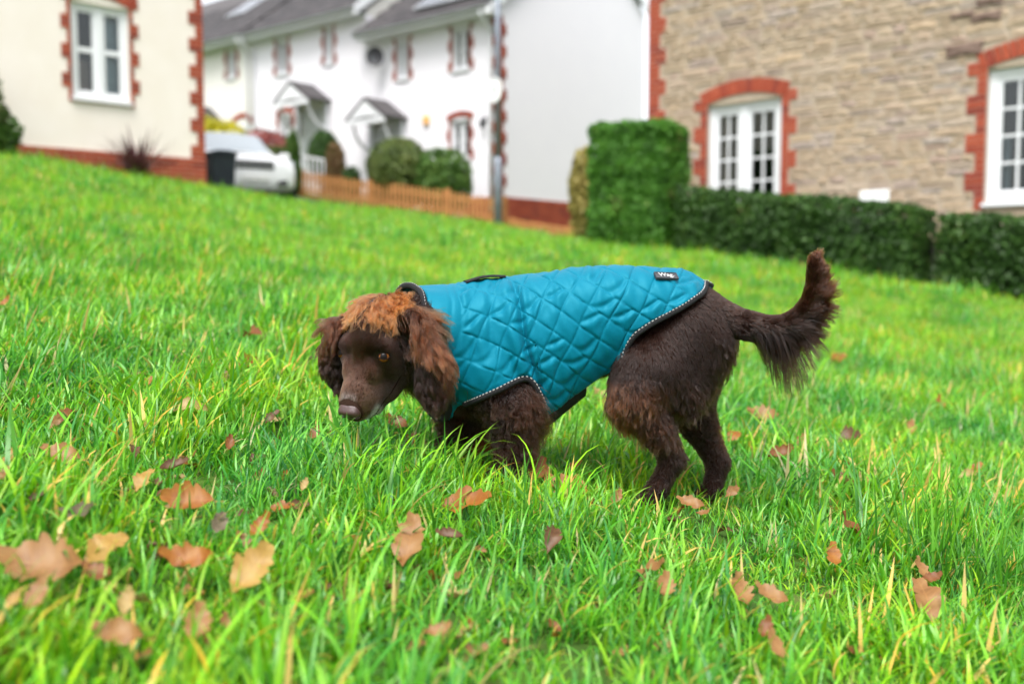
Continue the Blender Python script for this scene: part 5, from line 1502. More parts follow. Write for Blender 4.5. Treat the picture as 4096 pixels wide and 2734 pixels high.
ids = np.arange(NSX * NTH).reshape(NSX, NTH)
q1 = np.stack([ids[:-1, :-1], ids[1:, :-1], ids[1:, 1:], ids[:-1, 1:]], -1).reshape(-1, 4)
S3 = S2 - Nn2 * inner_off
q2 = q1[:, ::-1] + NSX * NTH
ring = list(ids[0, :]) + list(ids[1:, -1]) + list(ids[-1, -2::-1]) + list(ids[-2:0:-1, 0])
ring = np.array(ring); rn = np.roll(ring, -1)
q3 = np.stack([ring, rn, rn + NSX * NTH, ring + NSX * NTH], 1)
def coat_mat():
    m, nt, out = new_mat('teal_satin')
    b = N(nt, 'ShaderNodeBsdfPrincipled')
    b.inputs['Base Color'].default_value = (0.0005, 0.118, 0.185, 1)
    b.inputs['Roughness'].default_value = 0.52
    b.inputs['Specular IOR Level'].default_value = 0.32
    b.inputs['Specular Tint'].default_value = (0.2, 0.85, 1.0, 1)
    b.inputs['Sheen Weight'].default_value = 0.10
    b.inputs['Sheen Roughness'].default_value = 0.4
    b.inputs['Sheen Tint'].default_value = (0.3, 0.8, 0.9, 1)
    geo = N(nt, 'ShaderNodeNewGeometry')
    no = N(nt, 'ShaderNodeTexNoise'); no.inputs['Scale'].default_value = 130; no.inputs['Detail'].default_value = 4
    nt.links.new(geo.outputs['Position'], no.inputs['Vector'])
    bp = N(nt, 'ShaderNodeBump'); bp.inputs['Strength'].default_value = 0.12; bp.inputs['Distance'].default_value = 0.004
    nt.links.new(no.outputs['Fac'], bp.inputs['Height']); nt.links.new(bp.outputs[0], b.inputs['Normal'])
    nt.links.new(b.outputs[0], out.inputs[0])
    return m
M['teal'] = coat_mat()
M['webbing'] = surf('black_webbing', (0.012, 0.012, 0.014), (0.022, 0.022, 0.025), 200, 0.75, 0.8, 900, 0.3)
M['thread'] = surf('reflective_thread', (0.46, 0.46, 0.46), None, rough=0.4)
coat = np_mesh('quilted_coat', np.concatenate([S2.reshape(-1, 3), S3.reshape(-1, 3)]), np.concatenate([q1, q2, q3]), M['teal'], dog, True)
coat['label'] = 'teal blue quilted dog coat with black webbing trim'
# trim: webbing along hem, rump and collar with a row of white stitches
def coat_pt(i, j, off): return S2[i, j] + Nn2[i, j] * off
def run_tube(path, nrm, r, name, squash=1.0):
    return MB().tube(path, r, 8).build(name, M['webbing'], coat, True)
hem_near = [(i, NTH - 1) for i in range(int(NSX * 1.0 / (len(ST) - 1)) , NSX)]
if (S2[NSX // 2, NTH - 1][1] > S2[NSX // 2, 0][1]): hem_near = [(i, 0) for i, _ in hem_near]
jn = hem_near[0][1]; jf = NTH - 1 - jn
hem_far = [(i, jf) for i, _ in hem_near]
jr = range(jn, jf, 1 if jf > jn else -1)
rump = [(NSX - 1, j) for j in jr]
path_ids = hem_near + rump[1:] + hem_far[::-1]
sgn_n = -1 if jn == 0 else 1
def thin(idl, step=3): return [idl[k] for k in range(0, len(idl), step)]
def resample(pts, d):
    pts = np.array(pts); L_ = np.concatenate([[0], np.cumsum(np.linalg.norm(np.diff(pts, axis=0), axis=1))])
    s_ = np.arange(0, L_[-1], d)
    return np.stack([np.interp(s_, L_, pts[:, k]) for k in range(3)], 1)
def soft(p, n=4):
    p = np.array(p)
    for _ in range(n): p[1:-1] = (p[:-2] + 2 * p[1:-1] + p[2:]) / 4
    return p
hu_ = project(S2[:, jn])[0] / D2
front_rows = [i for i, _ in hem_near if hu_[i] < 1262]; rear_rows = [i for i, _ in hem_near if hu_[i] > 1428]
hem_paths = [[(i, jn) for i in front_rows], [(i, jf) for i in front_rows], [(i, jn) for i in rear_rows] + rump[1:] + [(i, jf) for i in rear_rows][::-1]]
hem_pts = [soft(resample([coat_pt(i, j, .002) for i, j in q], .006), 5) for q in hem_paths]
for q in hem_pts: run_tube(q, None, .0062, 'hem_trim')
col_ids = [(0, j) for j in range(NTH)]
col_pts = soft(resample([coat_pt(i, j, .001) for i, j in col_ids], .006), 3)
run_tube(col_pts, None, .0072, 'collar_trim')
st = MB()
def stitches(pts, up_from, every=.0082, ln=.0046):
    q = resample(pts, every)
    for k in range(1, len(q) - 1):
        t = unit(q[k + 1] - q[k - 1])
        d_, n_ = fd.at(q[k][None] , True)
        o_ = unit(np.array([0, -1, 0.55]) if q[k][1] < DY + .02 else np.array([0, .6, .8]))
        o_ = unit(o_ - o_.dot(t) * t)
        b_ = np.cross(t, o_)
        o_ = unit(o_ + b_ * (.55 if b_[2] > 0 else -.55))
        c = q[k] + o_ * .0062
        st.add([c - t * ln / 2 - b_ * .0011, c + t * ln / 2 - b_ * .0011, c + t * ln / 2 + b_ * .0011, c - t * ln / 2 + b_ * .0011,
                c - t * ln / 3 + o_ * .0016, c + t * ln / 3 + o_ * .0016], [(0, 1, 5, 4), (2, 3, 4, 5), (1, 2, 5), (3, 0, 4)])
for q in hem_pts: stitches(q, 1)
stitches(col_pts[(col_pts[:, 2] > P(1, 740 * D2, 2.1)[2])], 1)
so = st.build('reflective_stitching', M['thread'], coat); so['kind'] = 'stuff'
# handle strap lying on the spine, rubber label, belly strap
def near_j(frac): return int(round(mid + (jn - mid) * frac))
def station(u_d):  # row whose top lies at this display measure
    uT = np.interp(np.arange(NSX), np.linspace(0, NSX - 1, NSX), smooth_interp(_T)[:, 0]) / D2
    return int(np.argmin(np.abs(uT - u_d)))
def patch(name, u0, u1, f0, f1, lift, thick, mat, nu=14, nv_=5, arch=0.0):
    i0, i1 = station(u0), station(u1); v, f = [], []
    for layer in (0, 1):
        for a in range(nu + 1):
            for b_ in range(nv_ + 1):
                i = i0 + (i1 - i0) * a / nu; j = mid + (jn - mid) * (f0 + (f1 - f0) * b_ / nv_)
                p_ = S[int(i), int(round(j))] ; n_ = Nn[int(i), int(round(j))]
                v.append(p_ + n_ * (lift + .006 + layer * thick + arch * math.sin(math.pi * a / nu)))
    K = (nu + 1) * (nv_ + 1)
    for a in range(nu):
        for b_ in range(nv_):
            q = a * (nv_ + 1) + b_
            f.append((q, q + 1, q + nv_ + 2, q + nv_ + 1)); f.append((K + q, K + q + nv_ + 1, K + q + nv_ + 2, K + q + 1))
    def rim(seq):
        for a, b_ in zip(seq[:-1], seq[1:]): f.append((a, b_, b_ + K, a + K))
    rim([a * (nv_ + 1) for a in range(nu + 1)]); rim([a * (nv_ + 1) + nv_ for a in range(nu, -1, -1)])
    rim([b_ for b_ in range(nv_, -1, -1)]); rim([nu * (nv_ + 1) + b_ for b_ in range(nv_ + 1)])
    return mesh_obj(name, v, f, mat, coat, True)
patch('handle_strap', 1068, 1162, -0.10, 0.09, .006, .003, M['webbing'], 16, 5, .005)
i_l = station(1513); th_l = near_j(0.42)
lc = S[i_l, th_l] + Nn[i_l, th_l] * .0155; ln_ = Nn[i_l, th_l]
lx_ = unit(S[i_l + 6, th_l] - S[i_l - 6, th_l]); lx_ = unit(lx_ - lx_.dot(ln_) * ln_); ly_ = np.cross(ln_, lx_)
lm = Matrix([[*(lx_[k], ly_[k], ln_[k]), lc[k]] for k in range(3)] + [[0, 0, 0, 1]])
M['rubber_label'] = surf('grey_rubber_label', (0.05, 0.05, 0.056), None, rough=0.5)
lb = MB().box(-.0255, .0255, -.0100, .0100, -.004, .0)
for (x0, x1, y0, y1) in ((-.0255, .0255, .0086, .0100), (-.0255, .0255, -.0100, -.0086), (-.0255, -.0240, -.0086, .0086), (.0240, .0255, -.0086, .0086)):
    lb.box(x0, x1, y0, y1, .0001, .0014)
lo = lb.build('label_patch', M['rubber_label'], coat); lo.matrix_local = lm
cu = bpy.data.curves.new('lettering', 'FONT'); cu.body = 'Wag.'; cu.size = .0165; cu.align_x = 'CENTER'; cu.align_y = 'CENTER'; cu.extrude = .0006; cu.offset = .0001
to = bpy.data.objects.new('lettering', cu); COL.objects.link(to)
bpy.context.view_layer.update()
tme = bpy.data.meshes.new_from_object(to.evaluated_get(bpy.context.evaluated_depsgraph_get()))
bpy.data.objects.remove(to); tme.materials.clear(); tme.materials.append(M['thread'])
tob = link(bpy.data.objects.new('lettering', tme), lo); tob.location = (0, .0005, .0012)
# belly strap: a wide black band closing the coat under the belly
v, f = [], []
i0, i1 = station(1222), station(1330)
for a in range(13):
    i = int(i0 + (i1 - i0) * a / 12)
    for b_ in range(21):
        th = 2.15 + (2 * math.pi - 4.3) * b_ / 20
        p_ = C[i] + math.cos(th) * e1[i] * (1.03 + .09 * math.sin(math.pi * b_ / 20)) + math.copysign(abs(math.sin(th)) ** .82, math.sin(th)) * ws[i] * .97 * e2[i]
        v.append(p_)
for a in range(12):
    for b_ in range(20): f.append((a * 21 + b_, a * 21 + b_ + 1, (a + 1) * 21 + b_ + 1, (a + 1) * 21 + b_))
bs = mesh_obj('belly_strap', v, f, M['webbing'], coat, True)
sm_ = bs.modifiers.new('thickness', 'SOLIDIFY'); sm_.thickness = .005
# ------------------------------------------------------------------ fur: combed strands of hair
def hair_mat(name, rough=0.27, radial=0.42):
    m, nt, out = new_mat(name)
    a = N(nt, 'ShaderNodeAttribute'); a.attribute_name = 'tint'
    h_ = N(nt, 'ShaderNodeBsdfHairPrincipled')
    h_.parametrization = 'COLOR'
    h_.inputs['Roughness'].default_value = rough
    h_.inputs['Radial Roughness'].default_value = radial
    h_.inputs['Random Roughness'].default_value = 0.2
    h_.inputs['IOR'].default_value = 1.4
    nt.links.new(a.outputs['Color'], h_.inputs['Color'])
    nt.links.new(h_.outputs[0], out.inputs['Surface'])
    return m
M['hair'] = hair_mat('dog_hair')

tri = np.concatenate([bf[:, [0, 1, 2]], bf[:, [0, 2, 3]]])
ta = np.linalg.norm(np.cross(bv[tri[:, 1]] - bv[tri[:, 0]], bv[tri[:, 2]] - bv[tri[:, 0]]), axis=1) / 2
tcen = bv[tri].mean(1)
treg = fd.region_at(tcen)
from mathutils.kdtree import KDTree
cs_ = S2[::3, ::3].reshape(-1, 3); cn_ = Nn2[::3, ::3].reshape(-1, 3)
kd = KDTree(len(cs_))
for i, p in enumerate(cs_): kd.insert(p, i)
kd.balance()
def under_coat(p, k_=.85):
    r = np.zeros(len(p), bool)
    for i, q in enumerate(p):
        co, k, d_ = kd.find(q)
        r[i] = d_ < .05 and (q - cs_[k]).dot(cn_[k]) < .004 and d_ < .045 and abs((q - cs_[k]).dot(cn_[k])) > k_ * d_
    return r

def roots(regs, count, keep=None, rng=NR):
    m = np.isin(treg, regs)
    if keep is not None: m &= keep(tcen)
    w = ta * m; w = w / w.sum()
    k = rng.choice(len(tri), count, p=w)
    r1, r2 = rng.uniform(0, 1, (2, count)); s_ = np.sqrt(r1)
    a, b, c = bv[tri[k, 0]], bv[tri[k, 1]], bv[tri[k, 2]]
    p = a * (1 - s_)[:, None] + b * (s_ * (1 - r2))[:, None] + c * (s_ * r2)[:, None]
    return p

def nrmz(v): return v / (np.linalg.norm(v, axis=1)[:, None] + 1e-9)
def lerp(a, b, t): return a + (b - a) * t
def sm01(x, a, b):
    t = np.clip((x - a) / (b - a), 0, 1); return t * t * (3 - 2 * t)
def fbm(p, s, seed=0): return .6 * _noise3(p, s, seed) + .4 * _noise3(p, s * 2.3, seed + 5)

def strands(name, p, flow, length, lift, tint0, tint1, K=7, grav=0.4, wave=0.0, freq=1.5, clump=.008, cw=.6, r0=.00042, r1=.00012, rand=.12, float_=.0015, seed=1, parent=None):
    """grow one strand per root: combed along flow, raised by lift, drawn together in locks, kept off the skin"""
    rng = np.random.default_rng(seed); n = len(p)
    bc = lambda x: np.broadcast_to(np.asarray(x, float), (n,)).copy()
    length, lift, grav, wave, cw = bc(length), bc(lift), bc(grav), bc(wave), bc(cw)
    _, nr = fd.at(p, True)
    jit = fbm(p, 40, seed)[:, None] * .5
    cell = np.floor((p + .4 * clump * np.stack([np.sin(p[:, 1] * 300 + p[:, 2] * 210), np.sin(p[:, 2] * 280 + p[:, 0] * 170), np.sin(p[:, 0] * 310)], 1)) / clump).astype(np.int64)
    key = cell[:, 0] * 73856093 ^ cell[:, 1] * 19349663 ^ cell[:, 2] * 83492791
    uq, inv = np.unique(key, return_inverse=True)
    M_ = len(uq); cnt = np.bincount(inv, minlength=M_)
    def cmean(x):
        return np.stack([np.bincount(inv, x[:, k], M_) / cnt for k in range(x.shape[1])], 1)
    crnd = rng.normal(0, 1, (M_, 3)); cph = rng.uniform(0, 6.28, M_); clen = rng.uniform(.75, 1.2, M_)
    def grow(p0, n0, fl, L_, li, gr, amp_rand):
        fl = fl - (fl * n0).sum(1)[:, None] * n0; fl = nrmz(fl)
        d = nrmz(fl * (1 - li)[:, None] + n0 * li[:, None] + amp_rand)
        out = [p0 - n0 * .001]; q = p0.copy()
        for k in range(K - 1):
            q = q + d * (L_ / (K - 1))[:, None]
            d = nrmz(d + np.array([0, 0, -1.0]) * (gr / (K - 1))[:, None] + fl * .06)
            sd, g_ = fd.at(q, True)
            mn = float_ * (1 + .5 * k)
            q = q + g_ * np.clip(mn - sd, 0, .03)[:, None]
            out.append(q.copy())
        return np.stack(out, 1)
    own_len = length * rng.uniform(.7, 1.1, n) * clen[inv]
    pts = grow(p, nr, flow, own_len, lift, grav, rng.normal(0, rand, (n, 3)) + crnd[inv] * rand * .8)
    cp = cmean(p); cfl = cmean(flow); cl = cmean(np.stack([length, lift, grav], 1))
    _, cnr = fd.at(cp, True)
    gp_ = grow(cp, cnr, cfl, cl[:, 0] * clen, cl[:, 1], cl[:, 2], crnd * rand * .8)
    t = np.linspace(0, 1, K)
    off = (p - cp[inv])
    pts = pts + (gp_[inv] + off[:, None] * (1 - .75 * t)[None, :, None] - pts) * (cw[:, None] * t[None] ** .8)[..., None]
    if np.any(wave > 0):
        d = nrmz(pts[:, -1] - pts[:, 0]); a = nrmz(np.cross(d, rng.normal(0, .3, (n, 3)) + crnd[inv])); b = np.cross(d, a)
        ph = cph[inv] + rng.normal(0, .5, n)
        w1 = np.sin(6.283 * freq * t[None] + ph[:, None]) - np.sin(ph)[:, None]; w2 = np.cos(6.283 * freq * .9 * t[None] + ph[:, None]) - np.cos(ph)[:, None]
        pts = pts + (wave[:, None] * t[None] ** .6)[..., None] * (w1[..., None] * a[:, None] + .6 * w2[..., None] * b[:, None])
    hc = bpy.data.hair_curves.new(name)
    hc.add_curves([K] * n)
    hc.attributes['position'].data.foreach_set('vector', pts.astype(np.float32).ravel())
    ra = hc.attributes.get('radius') or hc.attributes.new('radius', 'FLOAT', 'POINT')
    ra.data.foreach_set('value', np.tile(lerp(r0, r1, t ** 1.5), n).astype(np.float32) * np.repeat(rng.uniform(.7, 1.2, n), K).astype(np.float32))
    ti = hc.attributes.new('tint', 'FLOAT_COLOR', 'POINT')
    tint0 = np.broadcast_to(tint0, (n, 3)); tint1 = np.broadcast_to(tint1, (n, 3))
    var = (rng.uniform(.75, 1.25, n) * (1 + .13 * crnd[inv][:, 0]).clip(.6, 1.5))[:, None, None]
    col = (tint0[:, None] + (tint1 - tint0)[:, None] * (t ** 1.3)[None, :, None]) * var
    col = np.concatenate([np.clip(col, .002, .9), np.ones((n, K, 1))], 2)
    ti.data.foreach_set('color', col.astype(np.float32).ravel())
    hc.materials.append(M['hair'])
    return link(bpy.data.objects.new(name, hc), parent or dog)

DK = np.array((.0076, .0028, .0017)); MD = np.array((.0160, .0060, .0034)); LT = np.array((.050, .0215, .0130)); CU = np.array((.165, .046, .0125)); CU2 = np.array((.42, .145, .040)); RD = np.array((.064, .0195, .0080))
GREY = np.array((.26, .185, .165)); WHT = np.array((.62, .58, .55))
def hcoord(p):
    q = p - HE; return q @ HF, q @ HL, q @ HU

# --- face: short, combed from the nose backwards
p = roots([HEAD, MUZZLE, EAR_N], 130000)
f_, l_, u_ = hcoord(p)
ok = np.linalg.norm((p - hp(.1135, 0, -.0215)) @ np.linalg.inv(HAX) * np.array([1, .92, 1]), axis=1) > .0250
for e in [o.location for o in dog.children if o.name.startswith('eye') and not o.name.startswith('eyelid')]:
    ok &= np.linalg.norm(p - np.array(e), axis=1) > EYE_R - .0012
p = p[ok]; f_, l_, u_ = hcoord(p)
flow = -HF[None] + .55 * np.sign(l_)[:, None] * HL[None] * sm01(np.abs(l_), .008, .04)[:, None] - .35 * HU[None] * sm01(-u_, .03, .07)[:, None]
top = sm01(-f_, .035, .09)
ln = lerp(.0055, .010, sm01(-f_, -.06, .05))
bridge = sm01(u_, -.035, -.008) * sm01(f_, -.01, .03)
t0 = lerp(DK * 1.7, MD * 1.7, bridge[:, None]); t0 = lerp(t0, LT * 1.55, (sm01(f_, .010, .070) * .85 * sm01(u_, -.07, -.02))[:, None])
chin = sm01(f_, .080, .100) * sm01(-u_, .045, .062)
snout = sm01(f_, .080, .096) * sm01(u_, -.032, -.014) * sm01(-np.abs(l_), -.022, -.012)
t0 = lerp(t0, WHT * .9, (chin * .85)[:, None]); t0 = lerp(t0, GREY * .95, (snout * .85)[:, None])
t0 = t0 * lerp(.62, 1.0, sm01(np.minimum(*[np.linalg.norm(p - hp(-.004, s_ * .041, -.012), axis=1) for s_ in (1, -1)]), .014, .030))[:, None]  # darker fur round the eyes, part of it shade put into the tint
t1 = t0 * 1.5
strands('face_fur', p, flow, ln, .13, t0, t1, K=4, grav=.05, clump=.004, cw=.2, r0=.00026, r1=.00009, rand=.07, float_=.0005, seed=3)

# --- topknot: long copper waves on the crown
p = roots([HEAD, NECK], 9500, lambda c: (c[:, 0] < P(1640, 1, 2.08)[0]) & (((c - HE) @ HF) < -.058) & (((c - HE) @ HU) > -.075) & (np.abs((c - HE) @ HL) < .085))
f_, l_, u_ = hcoord(p)
m = NR.uniform(0, 1, len(p)) < sm01(-f_ + .012 * _noise3(p, 55, 3), .066, .096)
p = p[m]; f_, l_, u_ = f_[m], l_[m], u_[m]
flow = HF[None] * .55 + HL[None] * (np.sign(l_ + .006) * .50 + .45 * _noise3(p, 38, 2))[:, None] + HU[None] * .22
mix = np.clip(sm01(fbm(p, 28, 4), -.5, .5) * .5 + NR.uniform(0, .7, len(p)), 0, 1)
front_ = sm01(-f_, .062, .085)
t0 = lerp(MD * 1.6, lerp(RD, CU, mix[:, None]), front_[:, None]); t1 = lerp(RD, lerp(CU, CU2, mix[:, None]), front_[:, None])
strands('topknot', p, flow, lerp(.028, .052, sm01(-f_, .06, .1)), .09, t0, t1, K=12, grav=.55, wave=.0046, freq=1.35, clump=.0085, cw=.92, r0=.00040, r1=.00010, rand=.12, float_=.0015, seed=5)
# --- near ear
p = roots([EAR_N], 26000)
ctr = np.array(NE); ts_ = np.clip((ctr[0, 2] - p[:, 2]) / (ctr[0, 2] - ctr[-1, 2]), 0, 1)
xc_ = np.interp(ts_, np.linspace(0, 1, 5), ctr[:, 0]); rel = (p[:, 0] - xc_) / .026
def ear_axis(ctr, ts_):
    a = np.gradient(ctr, axis=0); a /= np.linalg.norm(a, axis=1)[:, None]
    a[0] = a[1] = unit(a[1] * .10 + a[2]); a[-1] = unit(a[-1] + [0, 0, -.4])
    return np.stack([np.interp(ts_, np.linspace(0, 1, len(ctr)), a[:, k]) for k in range(3)], 1)
m = (rel > -1.5) & ~((ts_ < .60) & (fd.at(p, True)[1][:, 0] < -.12))
p, rel, ts_ = p[m], rel[m].clip(-1.3, 1.3), ts_[m]
flow = ear_axis(ctr, ts_) + np.stack([(.16 * rel + .16 * _noise3(p, 45, 5)) * sm01(ts_, .05, .35) - .30 * sm01(-ts_, -.3, 0) * sm01(rel, .1, .9) + .42 * sm01(-ts_, -.6, -.1) * sm01(-rel, -.3, .5), .15 * _noise3(p, 50, 8), -.5 * sm01(-ts_, -.3, 0)], 1)
cop = np.clip(sm01(rel, -.1, 1.1) * sm01(-ts_, -1.0, -.35) * .85 + sm01(-ts_, -.20, .02) * .6, 0, 1)
cop = np.clip(cop * (NR.uniform(.15, 1.25, len(p)) + .25 * fbm(p, 40, 7)), 0, 1)
t0 = lerp(DK * 1.15, RD * .45, cop[:, None]); t1 = lerp(MD * 1.2, CU * .90, cop[:, None])
strands('ear_hair', p, flow, NR.uniform(.88, 1.08, len(p)) * lerp(.084, .058, sm01(ts_, .2, .9)), .02 + .05 * np.abs(rel).clip(0, 1), t0, t1, K=16, grav=.42, wave=.0034, freq=2.0, clump=.0075, cw=.74, r0=.00036, r1=.00010, rand=.04, float_=.0010, seed=6)
# --- far ear
p = roots([EAR_F], 13000)
ctr = np.array(FE); ts_ = np.clip((ctr[0, 2] - p[:, 2]) / (ctr[0, 2] - ctr[-1, 2]), 0, 1)
xc_ = np.interp(ts_, np.linspace(0, 1, 5), ctr[:, 0]); rel = (p[:, 0] - xc_) / .022
rel = rel.clip(-1.3, 1.3); flow = ear_axis(ctr, ts_) + np.stack([.14 * rel + .16 * _noise3(p, 45, 5), .15 * _noise3(p, 50, 8), -.3 + 0 * rel], 1)
cop = np.clip(sm01(-rel, -.2, .9) * sm01(-ts_, -.7, -.05) * NR.uniform(.2, 1.1, len(p)), 0, 1)
t0 = lerp(DK, RD * .5, cop[:, None]); t1 = lerp(MD, RD * 1.3, cop[:, None])
strands('ear_hair', p, flow, NR.uniform(.75, 1.1, len(p)) * lerp(.064, .048, sm01(ts_, .2, .9)), .02, t0, t1, K=16, grav=.30, wave=.0032, freq=2.0, clump=.0075, cw=.84, r0=.00036, r1=.00010, rand=.05, float_=.0014, seed=7)
# --- neck and throat
p = roots([NECK, CHEST], 16000, lambda c: (c[:, 0] < P(1800, 1, 2.2)[0]) & ((c[:, 2] < P(1, 1330, 2.1)[2]) | (c[:, 0] < P(1730, 1, 2.1)[0])))
p = p[~under_coat(p)]
low = sm01(-p[:, 2], -P(1, 1420, 2.1)[2], -P(1, 1500, 2.1)[2])
flow = np.stack([lerp(-.7, .5, low), 0 * low, -1 + 0 * low], 1)
t0 = DK * 1.0; t1 = lerp(MD, LT, (low * .6)[:, None])
strands('neck_fur', p, flow, lerp(.016, .052, low), lerp(.05, .18, low), t0, t1, K=8, grav=.8, wave=.003, freq=1.4, clump=.010, cw=.65, r0=.00044, r1=.00012, rand=.16, seed=8)
# --- hips and thighs
p = roots([TORSO, THIGH_N, THIGH_F], 56000, lambda c: c[:, 0] > P(2380, 1, 2.2)[0])
p = p[~under_coat(p)]
xr = (p[:, 0] - P(2640, 1, 2.15)[0]) / .12
vz = (p[:, 2] - P(1, 1600, 2.12)[2]) / (P(1, 1250, 2.12)[2] - P(1, 1600, 2.12)[2])     # 1 at the hip, 0 at the knee
low = sm01(-vz, -.42, -.08); front = sm01(-xr, .75, 1.25); rear = sm01(xr, 1.25, 1.8) * sm01(-vz, -.8, -.5)
flow = np.stack([.12 + .38 * np.sin(np.clip(xr, -1.6, 1.6) * 1.3) - .3 * front, 0 * xr, -1 + .5 * sm01(vz, .75, 1.1)], 1)
long_ = np.clip(np.maximum(np.maximum(low, front * .8 * sm01(-vz, -.75, -.4)), rear), 0, 1)
cop = np.clip(sm01(low, .25, .9) * (sm01(fbm(p, 26, 3), -.5, .4) * .6 + NR.uniform(0, .7, len(p))) * sm01(-xr, -.9, .1), 0, 1)
t0 = lerp(DK * .95, MD * 1.1, cop[:, None]); t1 = lerp(MD * .95, CU * .80, cop[:, None])
strands('thigh_fur', p, flow, lerp(.016, .036, long_), lerp(.10, .20, long_), t0, t1, K=8, grav=lerp(.25, .7, long_), wave=lerp(.0006, .0032, long_), freq=1.2, clump=.0075, cw=lerp(.3, .66, long_), r0=.00038, r1=.00011, rand=.13, seed=9)
# --- lower hind legs
p = roots([SHIN_N, SHIN_F, FOOT], 26000)
hz = sm01(p[:, 2], P(1, 1880, 2.15)[2], P(1, 1680, 2.15)[2])
_, nr = fd.at(p, True)
back = sm01(nr[:, 0], -.2, .8)
flow = np.stack([.12 + .5 * back * (1 - .6 * hz), 0 * hz, -1 + 0 * hz], 1)
cop = sm01(fbm(p, 26, 5), -.1, .5) * hz
t0 = lerp(DK, MD, cop[:, None]); t1 = lerp(MD * 1.05, CU * .5, cop[:, None])
strands('leg_fur', p, flow, lerp(.006, .017, hz) + .010 * back, .10 + .12 * back, t0, t1, K=8, grav=.4, wave=lerp(.0008, .003, hz), freq=1.6, clump=.0085, cw=.65, r0=.00044, r1=.00013, rand=.13, seed=10)
# --- fore legs: thick and woolly
p = roots([FORE_N, FORE_F, CHEST], 30000, lambda c: c[:, 2] < P(1, 1515, 2.15)[2])
p = p[~under_coat(p, .62)]
hz = sm01(p[:, 2], P(1, 1880, 2.15)[2], P(1, 1640, 2.15)[2])
_, nr = fd.at(p, True)
back = sm01(nr[:, 0], -.1, .9)
flow = np.stack([.1 + .75 * back, 0 * hz, -.9 + 0 * hz], 1)
cop = sm01(fbm(p, 24, 6), -.2, .5)
t0 = lerp(DK, MD * 1.1, cop[:, None]); t1 = lerp(MD, RD * .75, cop[:, None])
strands('leg_fur', p, flow, lerp(.020, .040, hz) + .020 * back, .34, t0, t1, K=8, grav=.45, wave=.0036, freq=1.7, clump=.0095, cw=.60, r0=.00044, r1=.00013, rand=.18, seed=11)
# --- tail
tp = np.array(TP)
seg = tp[1:] - tp[:-1]; cl_ = np.concatenate([[0], np.cumsum(np.linalg.norm(seg, axis=1))])
fine = np.linspace(0, cl_[-1], 160); tf = np.stack([np.interp(fine, cl_, tp[:, k]) for k in range(3)], 1)
for _ in range(8): tf[1:-1] = (tf[:-2] + 2 * tf[1:-1] + tf[2:]) / 4
tg = nrmz(np.gradient(tf, axis=0))
p = roots([TAIL], 15000)
k = ((p[:, None] - tf[None]) ** 2).sum(-1).argmin(1)
T_ = tg[k]; s_ = k / 159.0
outer = np.stack([T_[:, 2], 0 * s_, -T_[:, 0]], 1)       # the side that hangs below, then faces away from the body
_, nr = fd.at(p, True)
side = (nr * outer).sum(1)
under = sm01(side, -.35, .5)
fth = under * sm01(s_, .26, .42) * lerp(1.0, .55, sm01(s_, .72, 1.0))
flow = T_ * lerp(1.0, .62, sm01(fth, 0, 1))[:, None] + outer * (fth * .95 * lerp(1, .5, sm01(s_, .62, .9)))[:, None]
tip = sm01(s_, .5, .95)
t0 = lerp(DK, MD, tip[:, None]); t1 = lerp(MD, RD * .85, (tip * .9 * sm01(fbm(p, 30, 8), -.5, .3))[:, None])
strands('tail_fur', p, flow, lerp(.013, .060, fth) * lerp(1, .55, sm01(s_, .7, 1.0)), .14, t0, t1, K=9, grav=lerp(.15, .9, fth) * lerp(1, .25, sm01(s_, .6, .9)), wave=.0022 * fth + .0004, freq=1.2, clump=.0095, cw=lerp(.4, .72, fth), r0=.00044, r1=.00012, rand=.10, seed=12)
# long fringe under the middle of the tail
p = roots([TAIL], 4200, lambda c: np.ones(len(c), bool))
k = ((p[:, None] - tf[None]) ** 2).sum(-1).argmin(1); T_ = tg[k]; s_ = k / 159.0
outer = np.stack([T_[:, 2], 0 * s_, -T_[:, 0]], 1); _, nr = fd.at(p, True)
m = ((nr * outer).sum(1) > -.1) & (s_ > .30)
p, T_, s_, outer = p[m], T_[m], s_[m], outer[m]
hang = np.exp(-((s_ - .44) / .15) ** 2)
ln = .026 + .105 * hang
strands('tail_feathering', p, T_ * (.9 - .55 * hang)[:, None] + outer * .7, ln, .2, DK, lerp(MD, RD * .8, sm01(s_, .6, .9)[:, None]), K=10, grav=2.4 * hang + .1, wave=.0035, freq=1.1, clump=.012, cw=.82, r0=.00048, r1=.00010, rand=.12, seed=13)

# --- long locks on the front of the near thigh, the buttock and the back of the legs
p = roots([THIGH_N, SHIN_N], 6500, lambda c: (c[:, 2] < P(1, 1500, 2.1)[2]) & (c[:, 2] > P(1, 1720, 2.1)[2]))
p = p[~under_coat(p)]
xr = (p[:, 0] - P(2560, 1, 2.12)[0]) / .06
cop = np.clip(NR.uniform(0, 1, len(p)) * 1.1 * sm01(-xr, -1.2, .6), 0, 1)
strands('leg_feathering', p, np.stack([-.10 + .22 * xr, 0 * xr - .1, -1 + 0 * xr], 1), .030 + .052 * NR.uniform(0, 1, len(p)) ** 1.5, .18, lerp(DK, MD, cop[:, None]), lerp(MD, CU * 1.5, cop[:, None]), K=10, grav=.9, wave=.0042, freq=1.3, clump=.0130, cw=.92, r0=.00044, r1=.00009, rand=.10, seed=14)
p = roots([TORSO, THIGH_N, THIGH_F], 3200, lambda c: (c[:, 0] > P(2830, 1, 2.2)[0]) & (c[:, 2] < P(1, 1330, 2.2)[2]))
strands('leg_feathering', p, np.tile(np.array([.35, -.1, -1.0]), (len(p), 1)), NR.uniform(.025, .055, len(p)), .22, DK, MD * 1.1, K=9, grav=1.0, wave=.0034, freq=1.2, clump=.013, cw=.9, r0=.00044, r1=.00009, rand=.12, seed=15)
